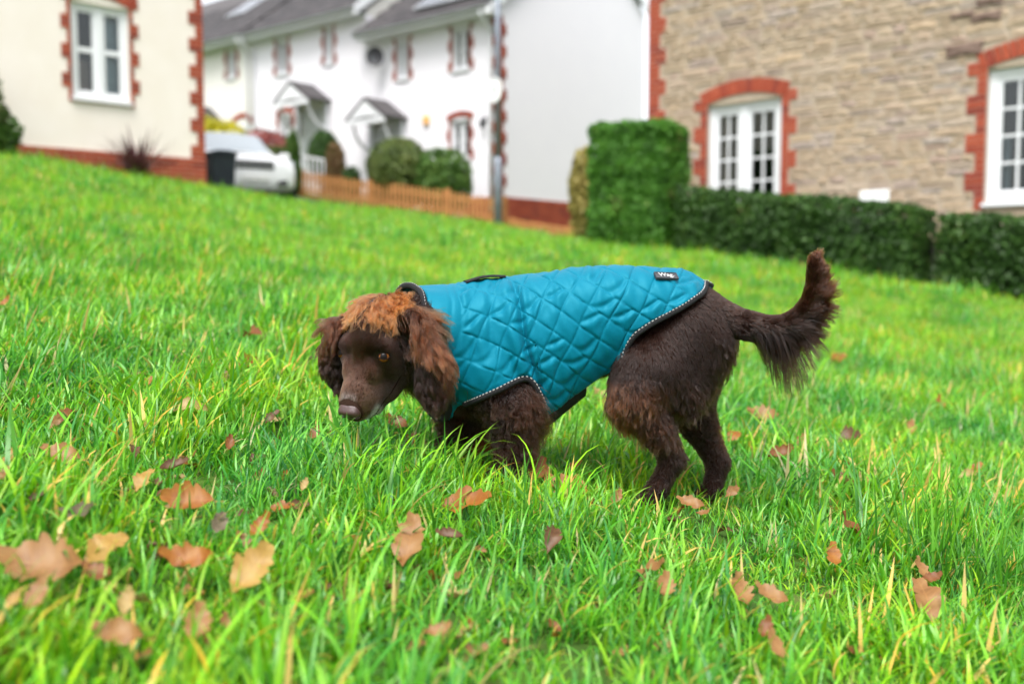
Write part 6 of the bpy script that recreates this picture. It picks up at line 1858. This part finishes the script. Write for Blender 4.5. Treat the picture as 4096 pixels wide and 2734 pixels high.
# --- whiskers
p = roots([MUZZLE], 900); f_, l_, u_ = hcoord(p)
m = (f_ > .06) & (f_ < .108) & (u_ < -.030) & (u_ > -.075) & (np.abs(l_) > .018)
p = p[m][:34]; f_, l_, u_ = hcoord(p)
strands('whisker', p, -.5 * HF[None] + HL[None] * np.sign(l_)[:, None], .042, .55, DK * 2, DK * 3, K=8, grav=.5, clump=.001, cw=0, r0=.00022, r1=.00006, rand=.2, seed=16)
# ------------------------------------------------------------------ grass: tufts of curved blades set out over the lawn
def grass_mat():
    m, nt, out = new_mat('grass_blade')
    a = N(nt, 'ShaderNodeAttribute'); a.attribute_name = 'tint'
    geo = N(nt, 'ShaderNodeNewGeometry')
    no = N(nt, 'ShaderNodeTexNoise'); no.inputs['Scale'].default_value = 2.4; no.inputs['Detail'].default_value = 4
    nt.links.new(geo.outputs['Position'], no.inputs['Vector'])
    cr = N(nt, 'ShaderNodeValToRGB'); els = cr.color_ramp.elements
    els[0].position = .34; els[0].color = (0.55, 0.80, 1.25, 1); els[1].position = .64; els[1].color = (1.42, 1.14, .65, 1)
    nt.links.new(no.outputs['Fac'], cr.inputs[0])
    mx = N(nt, 'ShaderNodeMix', data_type='RGBA'); mx.blend_type = 'MULTIPLY'; mx.inputs[0].default_value = 1
    nt.links.new(a.outputs['Color'], mx.inputs[6]); nt.links.new(cr.outputs[0], mx.inputs[7])
    b = N(nt, 'ShaderNodeBsdfPrincipled'); b.inputs['Roughness'].default_value = .38; b.inputs['Specular IOR Level'].default_value = .45
    t = N(nt, 'ShaderNodeBsdfTranslucent'); ms = N(nt, 'ShaderNodeMixShader'); ms.inputs[0].default_value = .42
    nt.links.new(mx.outputs[2], b.inputs['Base Color']); nt.links.new(mx.outputs[2], t.inputs['Color'])
    nt.links.new(b.outputs[0], ms.inputs[1]); nt.links.new(t.outputs[0], ms.inputs[2]); nt.links.new(ms.outputs[0], out.inputs[0])
    return m
M['grass'] = grass_mat()
GREENS = np.array([(.125, .390, .014), (.170, .440, .014), (.082, .315, .024), (.230, .470, .016), (.058, .240, .038), (.135, .405, .024), (.075, .300, .018), (.190, .420, .050)])
DARKS = np.array([(.045, .20, .022), (.060, .25, .020), (.040, .17, .034), (.085, .29, .022)])
STRAW = np.array([(.52, .40, .06), (.60, .45, .16), (.42, .28, .10), (.50, .48, .05)])
def tuft(seed, nb, spread, lmin, lmax, width, K=6, tilt=.55, bend=1.0, straw=.04, pal=None):
    rng = np.random.default_rng(seed)
    a = rng.uniform(0, 2 * np.pi, nb); r = spread * np.sqrt(rng.uniform(0, 1, nb))
    root = np.stack([r * np.cos(a), r * np.sin(a), -.004 + 0 * r], 1)
    az = rng.normal(.5, 1.5, nb)                           # most blades lean over to the right
    th0 = np.abs(rng.normal(.22, tilt * .5, nb)); bd = np.abs(rng.normal(.75, .55, nb)) * bend
    L_ = rng.uniform(lmin, lmax, nb) * rng.choice([1, 1, 1, .6, 1.3, 1.7], nb); w = width * rng.uniform(.6, 1.25, nb)
    t = np.linspace(0, 1, K)
    th = th0[:, None] + bd[:, None] * t[None] ** 1.4
    ds = (L_ / (K - 1))[:, None]
    hx = np.concatenate([np.zeros((nb, 1)), np.cumsum(np.sin(th[:, :-1]) * ds, 1)], 1); hz_ = np.concatenate([np.zeros((nb, 1)), np.cumsum(np.cos(th[:, :-1]) * ds, 1)], 1)
    hz_ = np.maximum(hz_, -.002)
    cx_ = root[:, None, 0] + hx * np.cos(az)[:, None]; cy_ = root[:, None, 1] + hx * np.sin(az)[:, None]; cz_ = root[:, None, 2] + hz_
    tw = rng.uniform(-.9, .9, nb)[:, None] * t[None] + rng.uniform(-.5, .5, nb)[:, None]
    sx, sy = -np.sin(az[:, None] + tw), np.cos(az[:, None] + tw)
    prof_ = np.where(t < .12, .75, 1.0) * (1 - t ** 2.6) + .0
    hw = (w[:, None] * prof_[None] / 2)
    cen = np.stack([cx_, cy_, cz_], -1); sd = np.stack([sx, sy, 0 * sx], -1) * hw[..., None]
    v = np.concatenate([(cen - sd)[:, :, None], (cen + sd)[:, :, None]], 2)[:, :-1].reshape(nb, -1, 3)
    v = np.concatenate([v, cen[:, -1:]], 1)               # 2(K-1) side points and a tip
    nvb = 2 * (K - 1) + 1
    f = []
    for k in range(K - 2):
        f += [(2 * k, 2 * k + 1, 2 * k + 3), (2 * k, 2 * k + 3, 2 * k + 2)]
    f.append((2 * (K - 2), 2 * (K - 2) + 1, nvb - 1))
    f = np.array(f); F_ = (f[None] + (np.arange(nb) * nvb)[:, None, None]).reshape(-1, 3)
    pal = GREENS if pal is None else pal
    col = pal[rng.integers(0, len(pal), nb)] * rng.uniform(.72, 1.4, (nb, 1))
    sm_ = rng.uniform(0, 1, nb) < straw
    col[sm_] = STRAW[rng.integers(0, len(STRAW), sm_.sum())]
    cc = np.repeat(col[:, None], nvb, 1)
    tipy = (rng.uniform(0, 1, nb) < .10) & ~sm_            # some blades yellow from the tip down
    cc[tipy, -5:] = STRAW[0] * .9
    name = 'grass_tuft'
    o = np_mesh(name, v.reshape(-1, 3), F_, M['grass'], None, True)
    COL.objects.unlink(o)
    at_ = o.data.color_attributes.new('tint', 'FLOAT_COLOR', 'POINT')
    at_.data.foreach_set('color', np.concatenate([cc.reshape(-1, 3), np.ones((nb * nvb, 1))], 1).astype(np.float32).ravel())
    return o

# the lawn's far edge: x -> y
EDGE = np.array([(-16, 8.0), (-6.73, 13.0), (-4.66, 14.9), (-4.3, 17.3), (-4.0, 20.3), (-.35, 19.1), (.45, 14.9), (1.2, 13.6), (1.7, 12.7), (2.5, 12.0), (4.3, 10.0), (7.0, 7.6), (12, 4)])
def lawn(y0, y1, dens, rng, margin=1.2):
    n = int((y1 - y0) * (1.12 * y1 + 2 * margin) * dens)
    x = rng.uniform(-1, 1, n) * (.56 * y1 + margin); y = rng.uniform(y0, y1, n)
    m = (np.abs(x) < .56 * y + margin) & (y < np.interp(x, EDGE[:, 0], EDGE[:, 1]) - .03)
    return x[m], y[m]
def scatter(name, tufts, x, y, scl, rng, label):
    col = bpy.data.collections.new('grass_tufts')
    for o in tufts: col.objects.link(o)
    z = ground(x, y)
    n = len(x)
    me = bpy.data.meshes.new(name)
    me.vertices.add(n); me.vertices.foreach_set('co', np.stack([x, y, z], 1).astype(np.float32).ravel())
    rot = np.stack([rng.normal(0, .10, n), rng.normal(0, .10, n) , rng.normal(0, .9, n)], 1)
    foot = 1 - .55 * np.exp(-((x - .34) / .20) ** 2 - ((y - 2.08) / .20) ** 2)          # pressed down round the hind paws
    s = scl * foot * rng.uniform(.72, 1.25, n) * (1 + .40 * _noise3(np.stack([x, y, 0 * x], 1), 2.3, 4) + .40 * _noise3(np.stack([x, y, 0 * x], 1), 7.5, 9)).clip(.55, 1.8)
    for nm, typ, dat, key in (('rot', 'FLOAT_VECTOR', rot.ravel(), 'vector'), ('scl', 'FLOAT', s, 'value'), ('pick', 'INT', rng.integers(0, len(tufts), n), 'value')):
        a = me.attributes.new(nm, typ, 'POINT'); a.data.foreach_set(key, dat.astype(np.int32 if typ == 'INT' else np.float32))
    o = link(bpy.data.objects.new(name, me))
    ng = bpy.data.node_groups.new(name, 'GeometryNodeTree')
    ng.interface.new_socket('Geometry', in_out='INPUT', socket_type='NodeSocketGeometry'); ng.interface.new_socket('Geometry', in_out='OUTPUT', socket_type='NodeSocketGeometry')
    gi, go = ng.nodes.new('NodeGroupInput'), ng.nodes.new('NodeGroupOutput')
    ci = ng.nodes.new('GeometryNodeCollectionInfo'); ci.inputs['Collection'].default_value = col; ci.inputs['Separate Children'].default_value = True; ci.inputs['Reset Children'].default_value = True
    ip = ng.nodes.new('GeometryNodeInstanceOnPoints'); ip.inputs['Pick Instance'].default_value = True
    def na(nm, typ):
        k = ng.nodes.new('GeometryNodeInputNamedAttribute'); k.data_type = typ; k.inputs['Name'].default_value = nm; return k.outputs['Attribute']
    e2r = ng.nodes.new('FunctionNodeEulerToRotation')
    ng.links.new(na('rot', 'FLOAT_VECTOR'), e2r.inputs[0])
    ng.links.new(gi.outputs[0], ip.inputs['Points']); ng.links.new(ci.outputs[0], ip.inputs['Instance']); ng.links.new(na('pick', 'INT'), ip.inputs['Instance Index'])
    ng.links.new(e2r.outputs[0], ip.inputs['Rotation']); ng.links.new(na('scl', 'FLOAT'), ip.inputs['Scale'])
    ng.links.new(ip.outputs[0], go.inputs[0])
    md = o.modifiers.new('blades', 'NODES'); md.node_group = ng
    return tag(o, label, None, None, 'stuff')

rg = np.random.default_rng(77)
near_t = [tuft(200 + k, 24, .040, .028, .062, .0054, 6, .80, 1.5) for k in range(12)]
long_t = [tuft(300 + k, 9, .030, .060, .122, .0062, 8, .75, 1.5, .03) for k in range(8)]
mid_t = [tuft(400 + k, 36, .075, .035, .075, .0046, 5, .75, 1.2) for k in range(8)]
far_t = [tuft(500 + k, 46, .14, .04, .09, .0085, 4, .75, 1.2) for k in range(8)]
x, y = lawn(.35, 4.6, 740, rg); scatter('grass', near_t, x, y, 1.0, rg, 'bright green uncut lawn grass around the dog')
x, y = lawn(.6, 5.5, 62, rg)
k_ = _noise3(np.stack([x, y, 0 * x], 1), 1.9, 21) + rg.uniform(-.5, .5, len(x)) > -.15
scatter('tall_grass', long_t, x[k_], y[k_], .95, rg, 'longer arching grass blades standing out of the lawn')
x, y = lawn(4.4, 9.2, 260, rg); scatter('grass', mid_t, x, y, 1.0, rg, 'green lawn grass beyond the dog')
x, y = lawn(9.0, 21, 85, rg); scatter('grass', far_t, x, y, 1.0, rg, 'far lawn grass rising to the houses')
x, y = rg.uniform(-.50, .14, 420), rg.uniform(1.70, 2.12, 420)
scatter('tall_grass', long_t, x, y, .80, rg, 'longer grass hiding the fore paws of the dog')
# a taller dark clump at the right
dark_t = [tuft(600 + k, 9, .030, .085, .16, .0050, 8, .5, .9, .04, DARKS) for k in range(6)]
xc0, yc0 = on_ground(3800, 2330)[:2]
nx_ = rg.normal(0, .085, 60); ny_ = rg.normal(0, .07, 60)
scatter('grass_clump', dark_t, xc0 + nx_, yc0 + ny_, .9, rg, 'tall dark grass clump at the lower right')

# ------------------------------------------------------------------ fallen oak leaves
def leaf_mat(name, ramp):
    m, nt, out = new_mat(name)
    tc = N(nt, 'ShaderNodeTexCoord')
    no = N(nt, 'ShaderNodeTexNoise'); no.inputs['Scale'].default_value = 40; no.inputs['Detail'].default_value = 5
    nt.links.new(tc.outputs['Object'], no.inputs['Vector'])
    cr = N(nt, 'ShaderNodeValToRGB'); els = cr.color_ramp.elements
    while len(els) < len(ramp): els.new(.5)
    for e, (p_, c) in zip(els, ramp): e.position = p_; e.color = (*c, 1)
    nt.links.new(no.outputs['Fac'], cr.inputs[0])
    # pale midrib and side veins
    sp_ = N(nt, 'ShaderNodeSeparateXYZ'); nt.links.new(tc.outputs['Object'], sp_.inputs[0])
    ab = N(nt, 'ShaderNodeMath', operation='ABSOLUTE'); nt.links.new(sp_.outputs['Y'], ab.inputs[0])
    md = N(nt, 'ShaderNodeMath', operation='MULTIPLY_ADD'); nt.links.new(ab.outputs[0], md.inputs[0]); md.inputs[1].default_value = -70; 
    mu = N(nt, 'ShaderNodeMath', operation='MULTIPLY'); nt.links.new(sp_.outputs['X'], mu.inputs[0]); mu.inputs[1].default_value = 100
    nt.links.new(mu.outputs[0], md.inputs[2])
    fr = N(nt, 'ShaderNodeMath', operation='PINGPONG'); nt.links.new(md.outputs[0], fr.inputs[0]); fr.inputs[1].default_value = .5
    v1 = N(nt, 'ShaderNodeMath', operation='LESS_THAN'); nt.links.new(fr.outputs[0], v1.inputs[0]); v1.inputs[1].default_value = .06
    v2 = N(nt, 'ShaderNodeMath', operation='LESS_THAN'); nt.links.new(ab.outputs[0], v2.inputs[0]); v2.inputs[1].default_value = .0011
    vm = N(nt, 'ShaderNodeMath', operation='MAXIMUM'); nt.links.new(v1.outputs[0], vm.inputs[0]); nt.links.new(v2.outputs[0], vm.inputs[1])
    vs = N(nt, 'ShaderNodeMath', operation='MULTIPLY'); nt.links.new(vm.outputs[0], vs.inputs[0]); vs.inputs[1].default_value = .35
    mx = N(nt, 'ShaderNodeMix', data_type='RGBA'); nt.links.new(vs.outputs[0], mx.inputs[0]); nt.links.new(cr.outputs[0], mx.inputs[6]); mx.inputs[7].default_value = (ramp[-1][1][0] * 1.25, ramp[-1][1][1] * 1.2, ramp[-1][1][2] * 1.1, 1)
    b = N(nt, 'ShaderNodeBsdfPrincipled'); b.inputs['Roughness'].default_value = .5; b.inputs['Specular IOR Level'].default_value = .35
    t = N(nt, 'ShaderNodeBsdfTranslucent'); ms = N(nt, 'ShaderNodeMixShader'); ms.inputs[0].default_value = .22
    nt.links.new(mx.outputs[2], b.inputs['Base Color']); nt.links.new(mx.outputs[2], t.inputs['Color'])
    nt.links.new(b.outputs[0], ms.inputs[1]); nt.links.new(t.outputs[0], ms.inputs[2]); nt.links.new(ms.outputs[0], out.inputs[0])
    return m
LM = {'tan': leaf_mat('tan_oak_leaf', [(.3, (0.169, 0.075, 0.023)), (.5, (0.223, 0.106, 0.033)), (.7, (0.258, 0.135, 0.046))]),
      'orange': leaf_mat('orange_oak_leaf', [(.3, (0.178, 0.053, 0.008)), (.5, (0.228, 0.078, 0.009)), (.7, (0.273, 0.111, 0.015))]),
      'rust': leaf_mat('rust_oak_leaf', [(.3, (0.109, 0.036, 0.009)), (.5, (0.149, 0.051, 0.012)), (.7, (0.178, 0.068, 0.018))]),
      'brown': leaf_mat('brown_oak_leaf', [(.3, (0.065, 0.029, 0.012)), (.5, (0.094, 0.043, 0.018)), (.7, (0.124, 0.061, 0.026))]),
      'pale': leaf_mat('pale_buff_oak_leaf', [(.3, (0.258, 0.164, 0.055)), (.5, (0.307, 0.207, 0.076)), (.7, (0.346, 0.252, 0.100))]),
      'yellow': leaf_mat('yellow_tan_oak_leaf', [(.3, (0.258, 0.135, 0.024)), (.5, (0.298, 0.174, 0.036)), (.7, (0.337, 0.213, 0.052))]),
      'grey': leaf_mat('grey_brown_leaf', [(.3, (0.084, 0.061, 0.036)), (.5, (0.119, 0.090, 0.055)), (.7, (0.149, 0.116, 0.070))])}
def oak_leaf_mesh(k, mat, L_=.085):
    rr = random.Random(500 + k)
    nlob = rr.choice([4, 5, 5]); n = nlob * 4 + 2
    curl = rr.choice([-1, 1, 1]) * rr.uniform(6, 22); fold = rr.uniform(.2, .95); twist = rr.uniform(-9, 9); wv = rr.uniform(.002, .006)
    W = L_ * rr.uniform(.27, .36)
    def pt_(x, y):
        # cupped across, curled along, rippled at the lobes
        z = fold * abs(y) + wv * math.sin(x * 160 + (y > 0) * 1.4) * min(1, abs(y) / .008)
        a = (x - .04) * curl * 1.0
        zz = z + .5 * curl * (x - .04) ** 2 + twist * (x - .04) * y
        return (x, y * (1 - .25 * fold), zz)
    v, f = [], []
    for i in range(n + 1):
        t = i / n; x = t * L_
        env = math.sin(math.pi * min(1, t * 1.02) ** .85) ** .75 if 0 < t < 1 else 0
        lob = .66 + .34 * abs(math.sin(math.pi * (t * nlob + .0))) ** .6 if t < .93 else .8
        w = W * env * lob
        fwd = .006 * abs(math.sin(math.pi * t * nlob))
        wl, wr = w * rr.uniform(.86, 1.1), w * rr.uniform(.86, 1.1)
        v += [pt_(min(L_, x + fwd), wl), pt_(x, 0), pt_(min(L_, x + fwd), -wr)]
    for i in range(n):
        a = 3 * i
        f += [(a, a + 1, a + 4, a + 3), (a + 1, a + 2, a + 5, a + 4)]
    b = len(v)                                   # stalk
    v += [(0, -.0008, 0), (0, .0008, 0), (-.016, .0006, .003), (-.016, -.0006, .003)]; f.append((b, b + 1, b + 2, b + 3))
    me = bpy.data.meshes.new('oak_leaf'); me.from_pydata(v, [], f); me.materials.append(mat); me.update()
    me.polygons.foreach_set('use_smooth', [True] * len(me.polygons))
    return me
LMESH = {c: [oak_leaf_mesh(37 * ci + k, m_) for k in range(5)] for ci, (c, m_) in enumerate(LM.items())}
def leaf(u, v, col, size, yaw, tip=0.0, roll=0.0, label=None, lift=.035, k=None, group='fallen oak leaves on the lawn'):
    """a leaf lying in the grass where the photograph shows it; size is its length in photograph pixels"""
    tip = min(tip, 34)
    g_ = on_ground(u, v + 25)
    d_ = g_[1]
    me = LMESH[col][R.randrange(5) if k is None else k]
    o = link(bpy.data.objects.new('oak_leaf', me))
    s = size * d_ / FPX / .085
    if (Matrix.Rotation(rad(yaw), 3, 'Z') @ Matrix.Rotation(rad(-tip), 3, 'Y') @ Matrix.Rotation(rad(roll), 3, 'X') @ Vector((0, 0, 1))).y > 0: roll = -roll
    q = Matrix.Rotation(rad(yaw), 4, 'Z') @ Matrix.Rotation(rad(-tip), 4, 'Y') @ Matrix.Rotation(rad(roll), 4, 'X')
    c = q.to_3x3() @ Vector((.042 * s, 0, 0))
    o.matrix_world = Matrix.Translation(Vector((g_[0], g_[1], g_[2] + lift)) - c) @ q @ Matrix.Scale(s, 4)
    return tag(o, label, 'leaf', group)
LEAVES = [
 # u, v, colour, size px, yaw, pitch, roll, label
 (255, 1912, 'tan', 175, 172, 14, 48, 'tan serrated oak leaf lying level at the far left of the lawn'),
 (580, 2010, 'yellow', 130, 70, 42, 10, 'yellow tan oak leaf standing on edge, left of the lone orange leaf'),
 (540, 1880, 'brown', 90, 120, 30, 20, 'dark brown leaf tucked in grass behind the yellow tan leaf'),
 (700, 1960, 'brown', 120, 30, 10, 30, 'dull brown leaf right of the yellow tan leaf'),
 (755, 2100, 'orange', 210, 188, 6, 50, 'orange oak leaf lying level below the dull brown leaf'),
 (920, 1860, 'rust', 85, 100, 50, 10, 'small tan orange leaf upright in grass left of the dog'),
 (1220, 2035, 'pale', 70, 80, 40, 10, 'small pale buff leaf among blades below the dog head'),
 (880, 2195, 'grey', 120, 80, 35, 40, 'grey brown shrivelled leaf below the orange leaf'),
 (1040, 2215, 'orange', 130, 60, 40, 30, 'orange brown leaf on edge in the lower left grass'),
 (180, 2420, 'tan', 360, 178, 4, 42, 'largest tan brown leaf at the lower left edge'),
 (420, 2330, 'yellow', 200, 40, 30, 30, 'orange yellow leaf leaning over the largest tan leaf'),
 (400, 2450, 'rust', 150, 160, 10, 30, 'dark rust leaf tip beneath the largest tan leaf'),
 (150, 2560, 'tan', 170, 85, 42, 10, 'blurred tan leaf below the largest tan leaf'),
 (515, 2590, 'pale', 145, 100, 48, 0, 'pale buff oak leaf upright near the bottom left'),
 (65, 2580, 'yellow', 90, 90, 48, 0, 'small yellow tan leaf at the extreme lower left'),
 (795, 2670, 'tan', 190, 95, 52, 5, 'bright tan oak leaf upright at the bottom edge'),
 (480, 2715, 'tan', 250, 168, 6, 40, 'tan leaf cut by the bottom edge of the lawn'),
 (760, 2375, 'orange', 220, 182, 2, 46, 'vivid orange leaf lying level in blurred grass'),
 (1010, 2440, 'yellow', 260, 58, 34, 25, 'long yellow orange leaf leaning in the blurred grass'),
 (1640, 2300, 'tan', 270, 82, 54, 0, 'tall tan oak leaf standing upright in the foreground'),
 (1870, 2105, 'orange', 220, -14, 12, -34, 'long orange oak leaf below the dog belly'),
 (2150, 1960, 'rust', 130, 60, 42, 20, 'rust leaf at the top of the heap under the dog'),
 (2190, 1990, 'tan', 120, 95, 50, 30, 'tan leaf at the left of the heap under the dog'),
 (2255, 2040, 'tan', 150, 80, 40, -10, 'large tan leaf in the middle of the heap'),
 (2320, 2030, 'orange', 110, 110, 44, 0, 'orange leaf at the right of the heap'),
 (2300, 1935, 'rust', 70, 20, 20, 20, 'small rust leaf above the heap of leaves'),
 (2380, 2090, 'orange', 80, 150, 20, 30, 'small orange leaf below the heap of leaves'),
 (2465, 2070, 'tan', 90, 60, 40, 30, 'tan leaf before the near hind paw'),
 (2210, 2240, 'brown', 140, 70, 40, 20, 'purple brown leaf in the blurred grass below the heap'),
 (1800, 2245, 'brown', 120, 170, 5, 30, 'dark brown leaf below the long orange leaf'),
 (1930, 1870, 'rust', 170, 10, 5, 20, 'red brown leaf in the grass between the paws'),
 (2760, 2085, 'tan', 120, 160, 12, 40, 'pinkish tan leaf below the far hind paw'),
 (2930, 2030, 'tan', 90, 40, 20, 40, 'tan leaf right of the far hind paw'),
 (3415, 2200, 'rust', 170, 140, 38, 10, 'red tan oak leaf at the centre of the right grass'),
 (3330, 2330, 'orange', 120, 80, 44, 10, 'orange tan leaf below the red tan leaf'),
 (3680, 2380, 'tan', 110, 100, 40, 10, 'small tan leaf beside the tall dark grass clump'),
 (3705, 2510, 'tan', 260, 88, 50, 0, 'long tan leaf upright in the lower right grass'),
 (3720, 2415, 'rust', 90, 10, 8, 30, 'rust leaf above the long upright tan leaf'),
 (2960, 2490, 'tan', 160, 95, 52, 10, 'thin tan leaf upright in the blurred grass'),
 (3080, 2500, 'tan', 150, 150, 20, 30, 'blurred tan leaf beside the thin upright leaf'),
 (2600, 2400, 'tan', 170, -40, 24, 20, 'curled tan leaf in the lower middle grass'),
 (2660, 2470, 'tan', 130, 80, 36, 10, 'blurred tan leaf beneath the curled tan leaf'),
 (3060, 2650, 'rust', 110, 60, 40, 10, 'round rust leaf near the bottom edge'),
 (3100, 2720, 'tan', 140, 100, 40, 10, 'tan leaf at the bottom edge below the rust leaf'),
 (1750, 2680, 'tan', 120, 20, 10, 30, 'tan leaf at the bottom middle'),
 (3870, 1945, 'pale', 80, 10, 14, 40, 'pale leaf at the right beside an orange one'),
 (3890, 1925, 'orange', 90, 30, 14, 30, 'orange leaf at the right beside a pale one'),
 (3370, 1980, 'rust', 110, 150, 24, 30, 'red brown leaf right of the hind legs'),
 (3390, 1910, 'orange', 110, 130, 30, 20, 'orange leaf above the red brown leaf at the right'),
 (3110, 1880, 'rust', 130, 20, 10, 30, 'rust leaf in the grass behind the hind legs'),
 (3210, 1810, 'tan', 110, 60, 30, 20, 'pinkish tan leaf behind the hind legs'),
 (3400, 1790, 'brown', 130, 20, 10, 30, 'brown leaf in the mid grass at the right'),
 (3640, 1750, 'tan', 90, 60, 36, 20, 'tan leaf upright in the mid grass at the right'),
 (2395, 1620, 'pale', 100, 95, 48, 10, 'pale leaf seen between the belly and the thigh'),
 (2420, 1660, 'orange', 110, 20, 8, 20, 'orange leaf below the pale leaf by the thigh'),
 (3050, 1700, 'tan', 130, 160, 6, 40, 'pink tan leaf behind the tail end'),
 (2935, 1790, 'orange', 90, 40, 20, 30, 'orange leaf close behind the far hind leg'),
 (990, 1510, 'orange', 130, 42, 20, 40, 'vivid orange leaf on edge left of the dog head'),
 (900, 1570, 'tan', 90, 50, 20, 30, 'tan orange leaf below the vivid orange leaf'),
 (1010, 1375, 'rust', 110, -40, 14, 30, 'dark red brown leaf in the grass above the orange leaf'),
 (595, 1590, 'orange', 60, 70, 36, 20, 'small orange leaf in the mid left grass'),
 (270, 1740, 'rust', 110, 60, 40, 20, 'rust leaf clump left, behind the tan leaf'),
 (225, 1760, 'tan', 90, 80, 36, 30, 'tan leaf touching the rust leaf at the left'),
 (1090, 1740, 'brown', 90, 50, 30, 20, 'brown leaf in the grass below the muzzle'),
 (1260, 1810, 'rust', 80, 80, 44, 10, 'dark rust leaf tip under the dog head'),
 (1590, 1760, 'rust', 110, 150, 20, 30, 'rust leaf in grass before the chest'),
 (1650, 1820, 'orange', 100, 60, 36, 20, 'orange leaf left of the far fore leg'),
 (1500, 1700, 'pale', 80, 20, 10, 30, 'pale leaf in the grass beneath the chin'),
 (755, 1700, 'pale', 150, 20, 4, 30, 'pale buff leaf lying in the mid left grass'),
 (1940, 1730, 'pale', 60, 90, 50, 0, 'pale leaf seen between the fore legs'),
 (15, 2010, 'tan', 90, 70, 40, 10, 'tan leaf at the left edge of the lawn'),
 (70, 1900, 'yellow', 80, 80, 40, 10, 'yellow tan leaf near the left edge'),
 (320, 2170, 'grey', 170, -12, 4, 30, 'grey brown leaf in the left grass'),
 (150, 2100, 'brown', 80, 40, 20, 30, 'dark brown leaf in the left grass'),
 (20, 1255, 'orange', 60, 70, 36, 20, 'orange leaf at the left edge farther up the lawn'),
 (3350, 1450, 'orange', 90, 30, 10, 30, 'orange leaf in the far grass right of the tail'),
 (3760, 1650, 'orange', 90, 100, 40, 20, 'orange leaf in the mid right grass near the edge'),
]
for i, (u, v, c, sz, yw, tp_, rl, lb) in enumerate(LEAVES):
    leaf(u, v, c, sz, yw, tp_, rl, lb, lift=.052 if v < 2280 else .060)
# the rest of the leaf fall: small half-sunk flecks, each told by its colour and its neighbour
rl_ = random.Random(5)
used = set()
def where(u, v):
    cand = sorted(LEAVES, key=lambda q: (q[0] - u) ** 2 + ((q[1] - v) * 1.4) ** 2)
    for q in cand[:8]:
        nm = q[7].replace('the ', '').replace('a ', '')
        yield ('left of' if u < q[0] - 45 else 'right of' if u > q[0] + 45 else 'above' if v < q[1] else 'below'), ' '.join(nm.split()[:11])
for i in range(214):
    for _ in range(30):
        u = rl_.uniform(0, 4096) if rl_.random() < .6 else rl_.triangular(0, 2600, 900); v = 1150 + 1550 * rl_.random() ** 1.0
        if v > 780 + .16 * u + 120: break
    g_ = on_ground(u, v)
    c = rl_.choice(['tan', 'tan', 'rust', 'brown', 'orange', 'pale', 'brown'])
    lb = None
    for rel_, nm in where(u, v):
        for sz_ in ('small', 'half sunk'):
            t_ = '%s %s leaf %s %s' % (sz_, c, rel_, nm)
            if t_ not in used and len(t_.split()) <= 16: lb = t_; break
        if lb: break
    used.add(lb)
    leaf(u, v, c, .044 * rl_.uniform(.6, 1.1) * FPX / g_[1], rl_.uniform(0, 360), rl_.uniform(-10, 45), rl_.uniform(-40, 40), lb, .020)
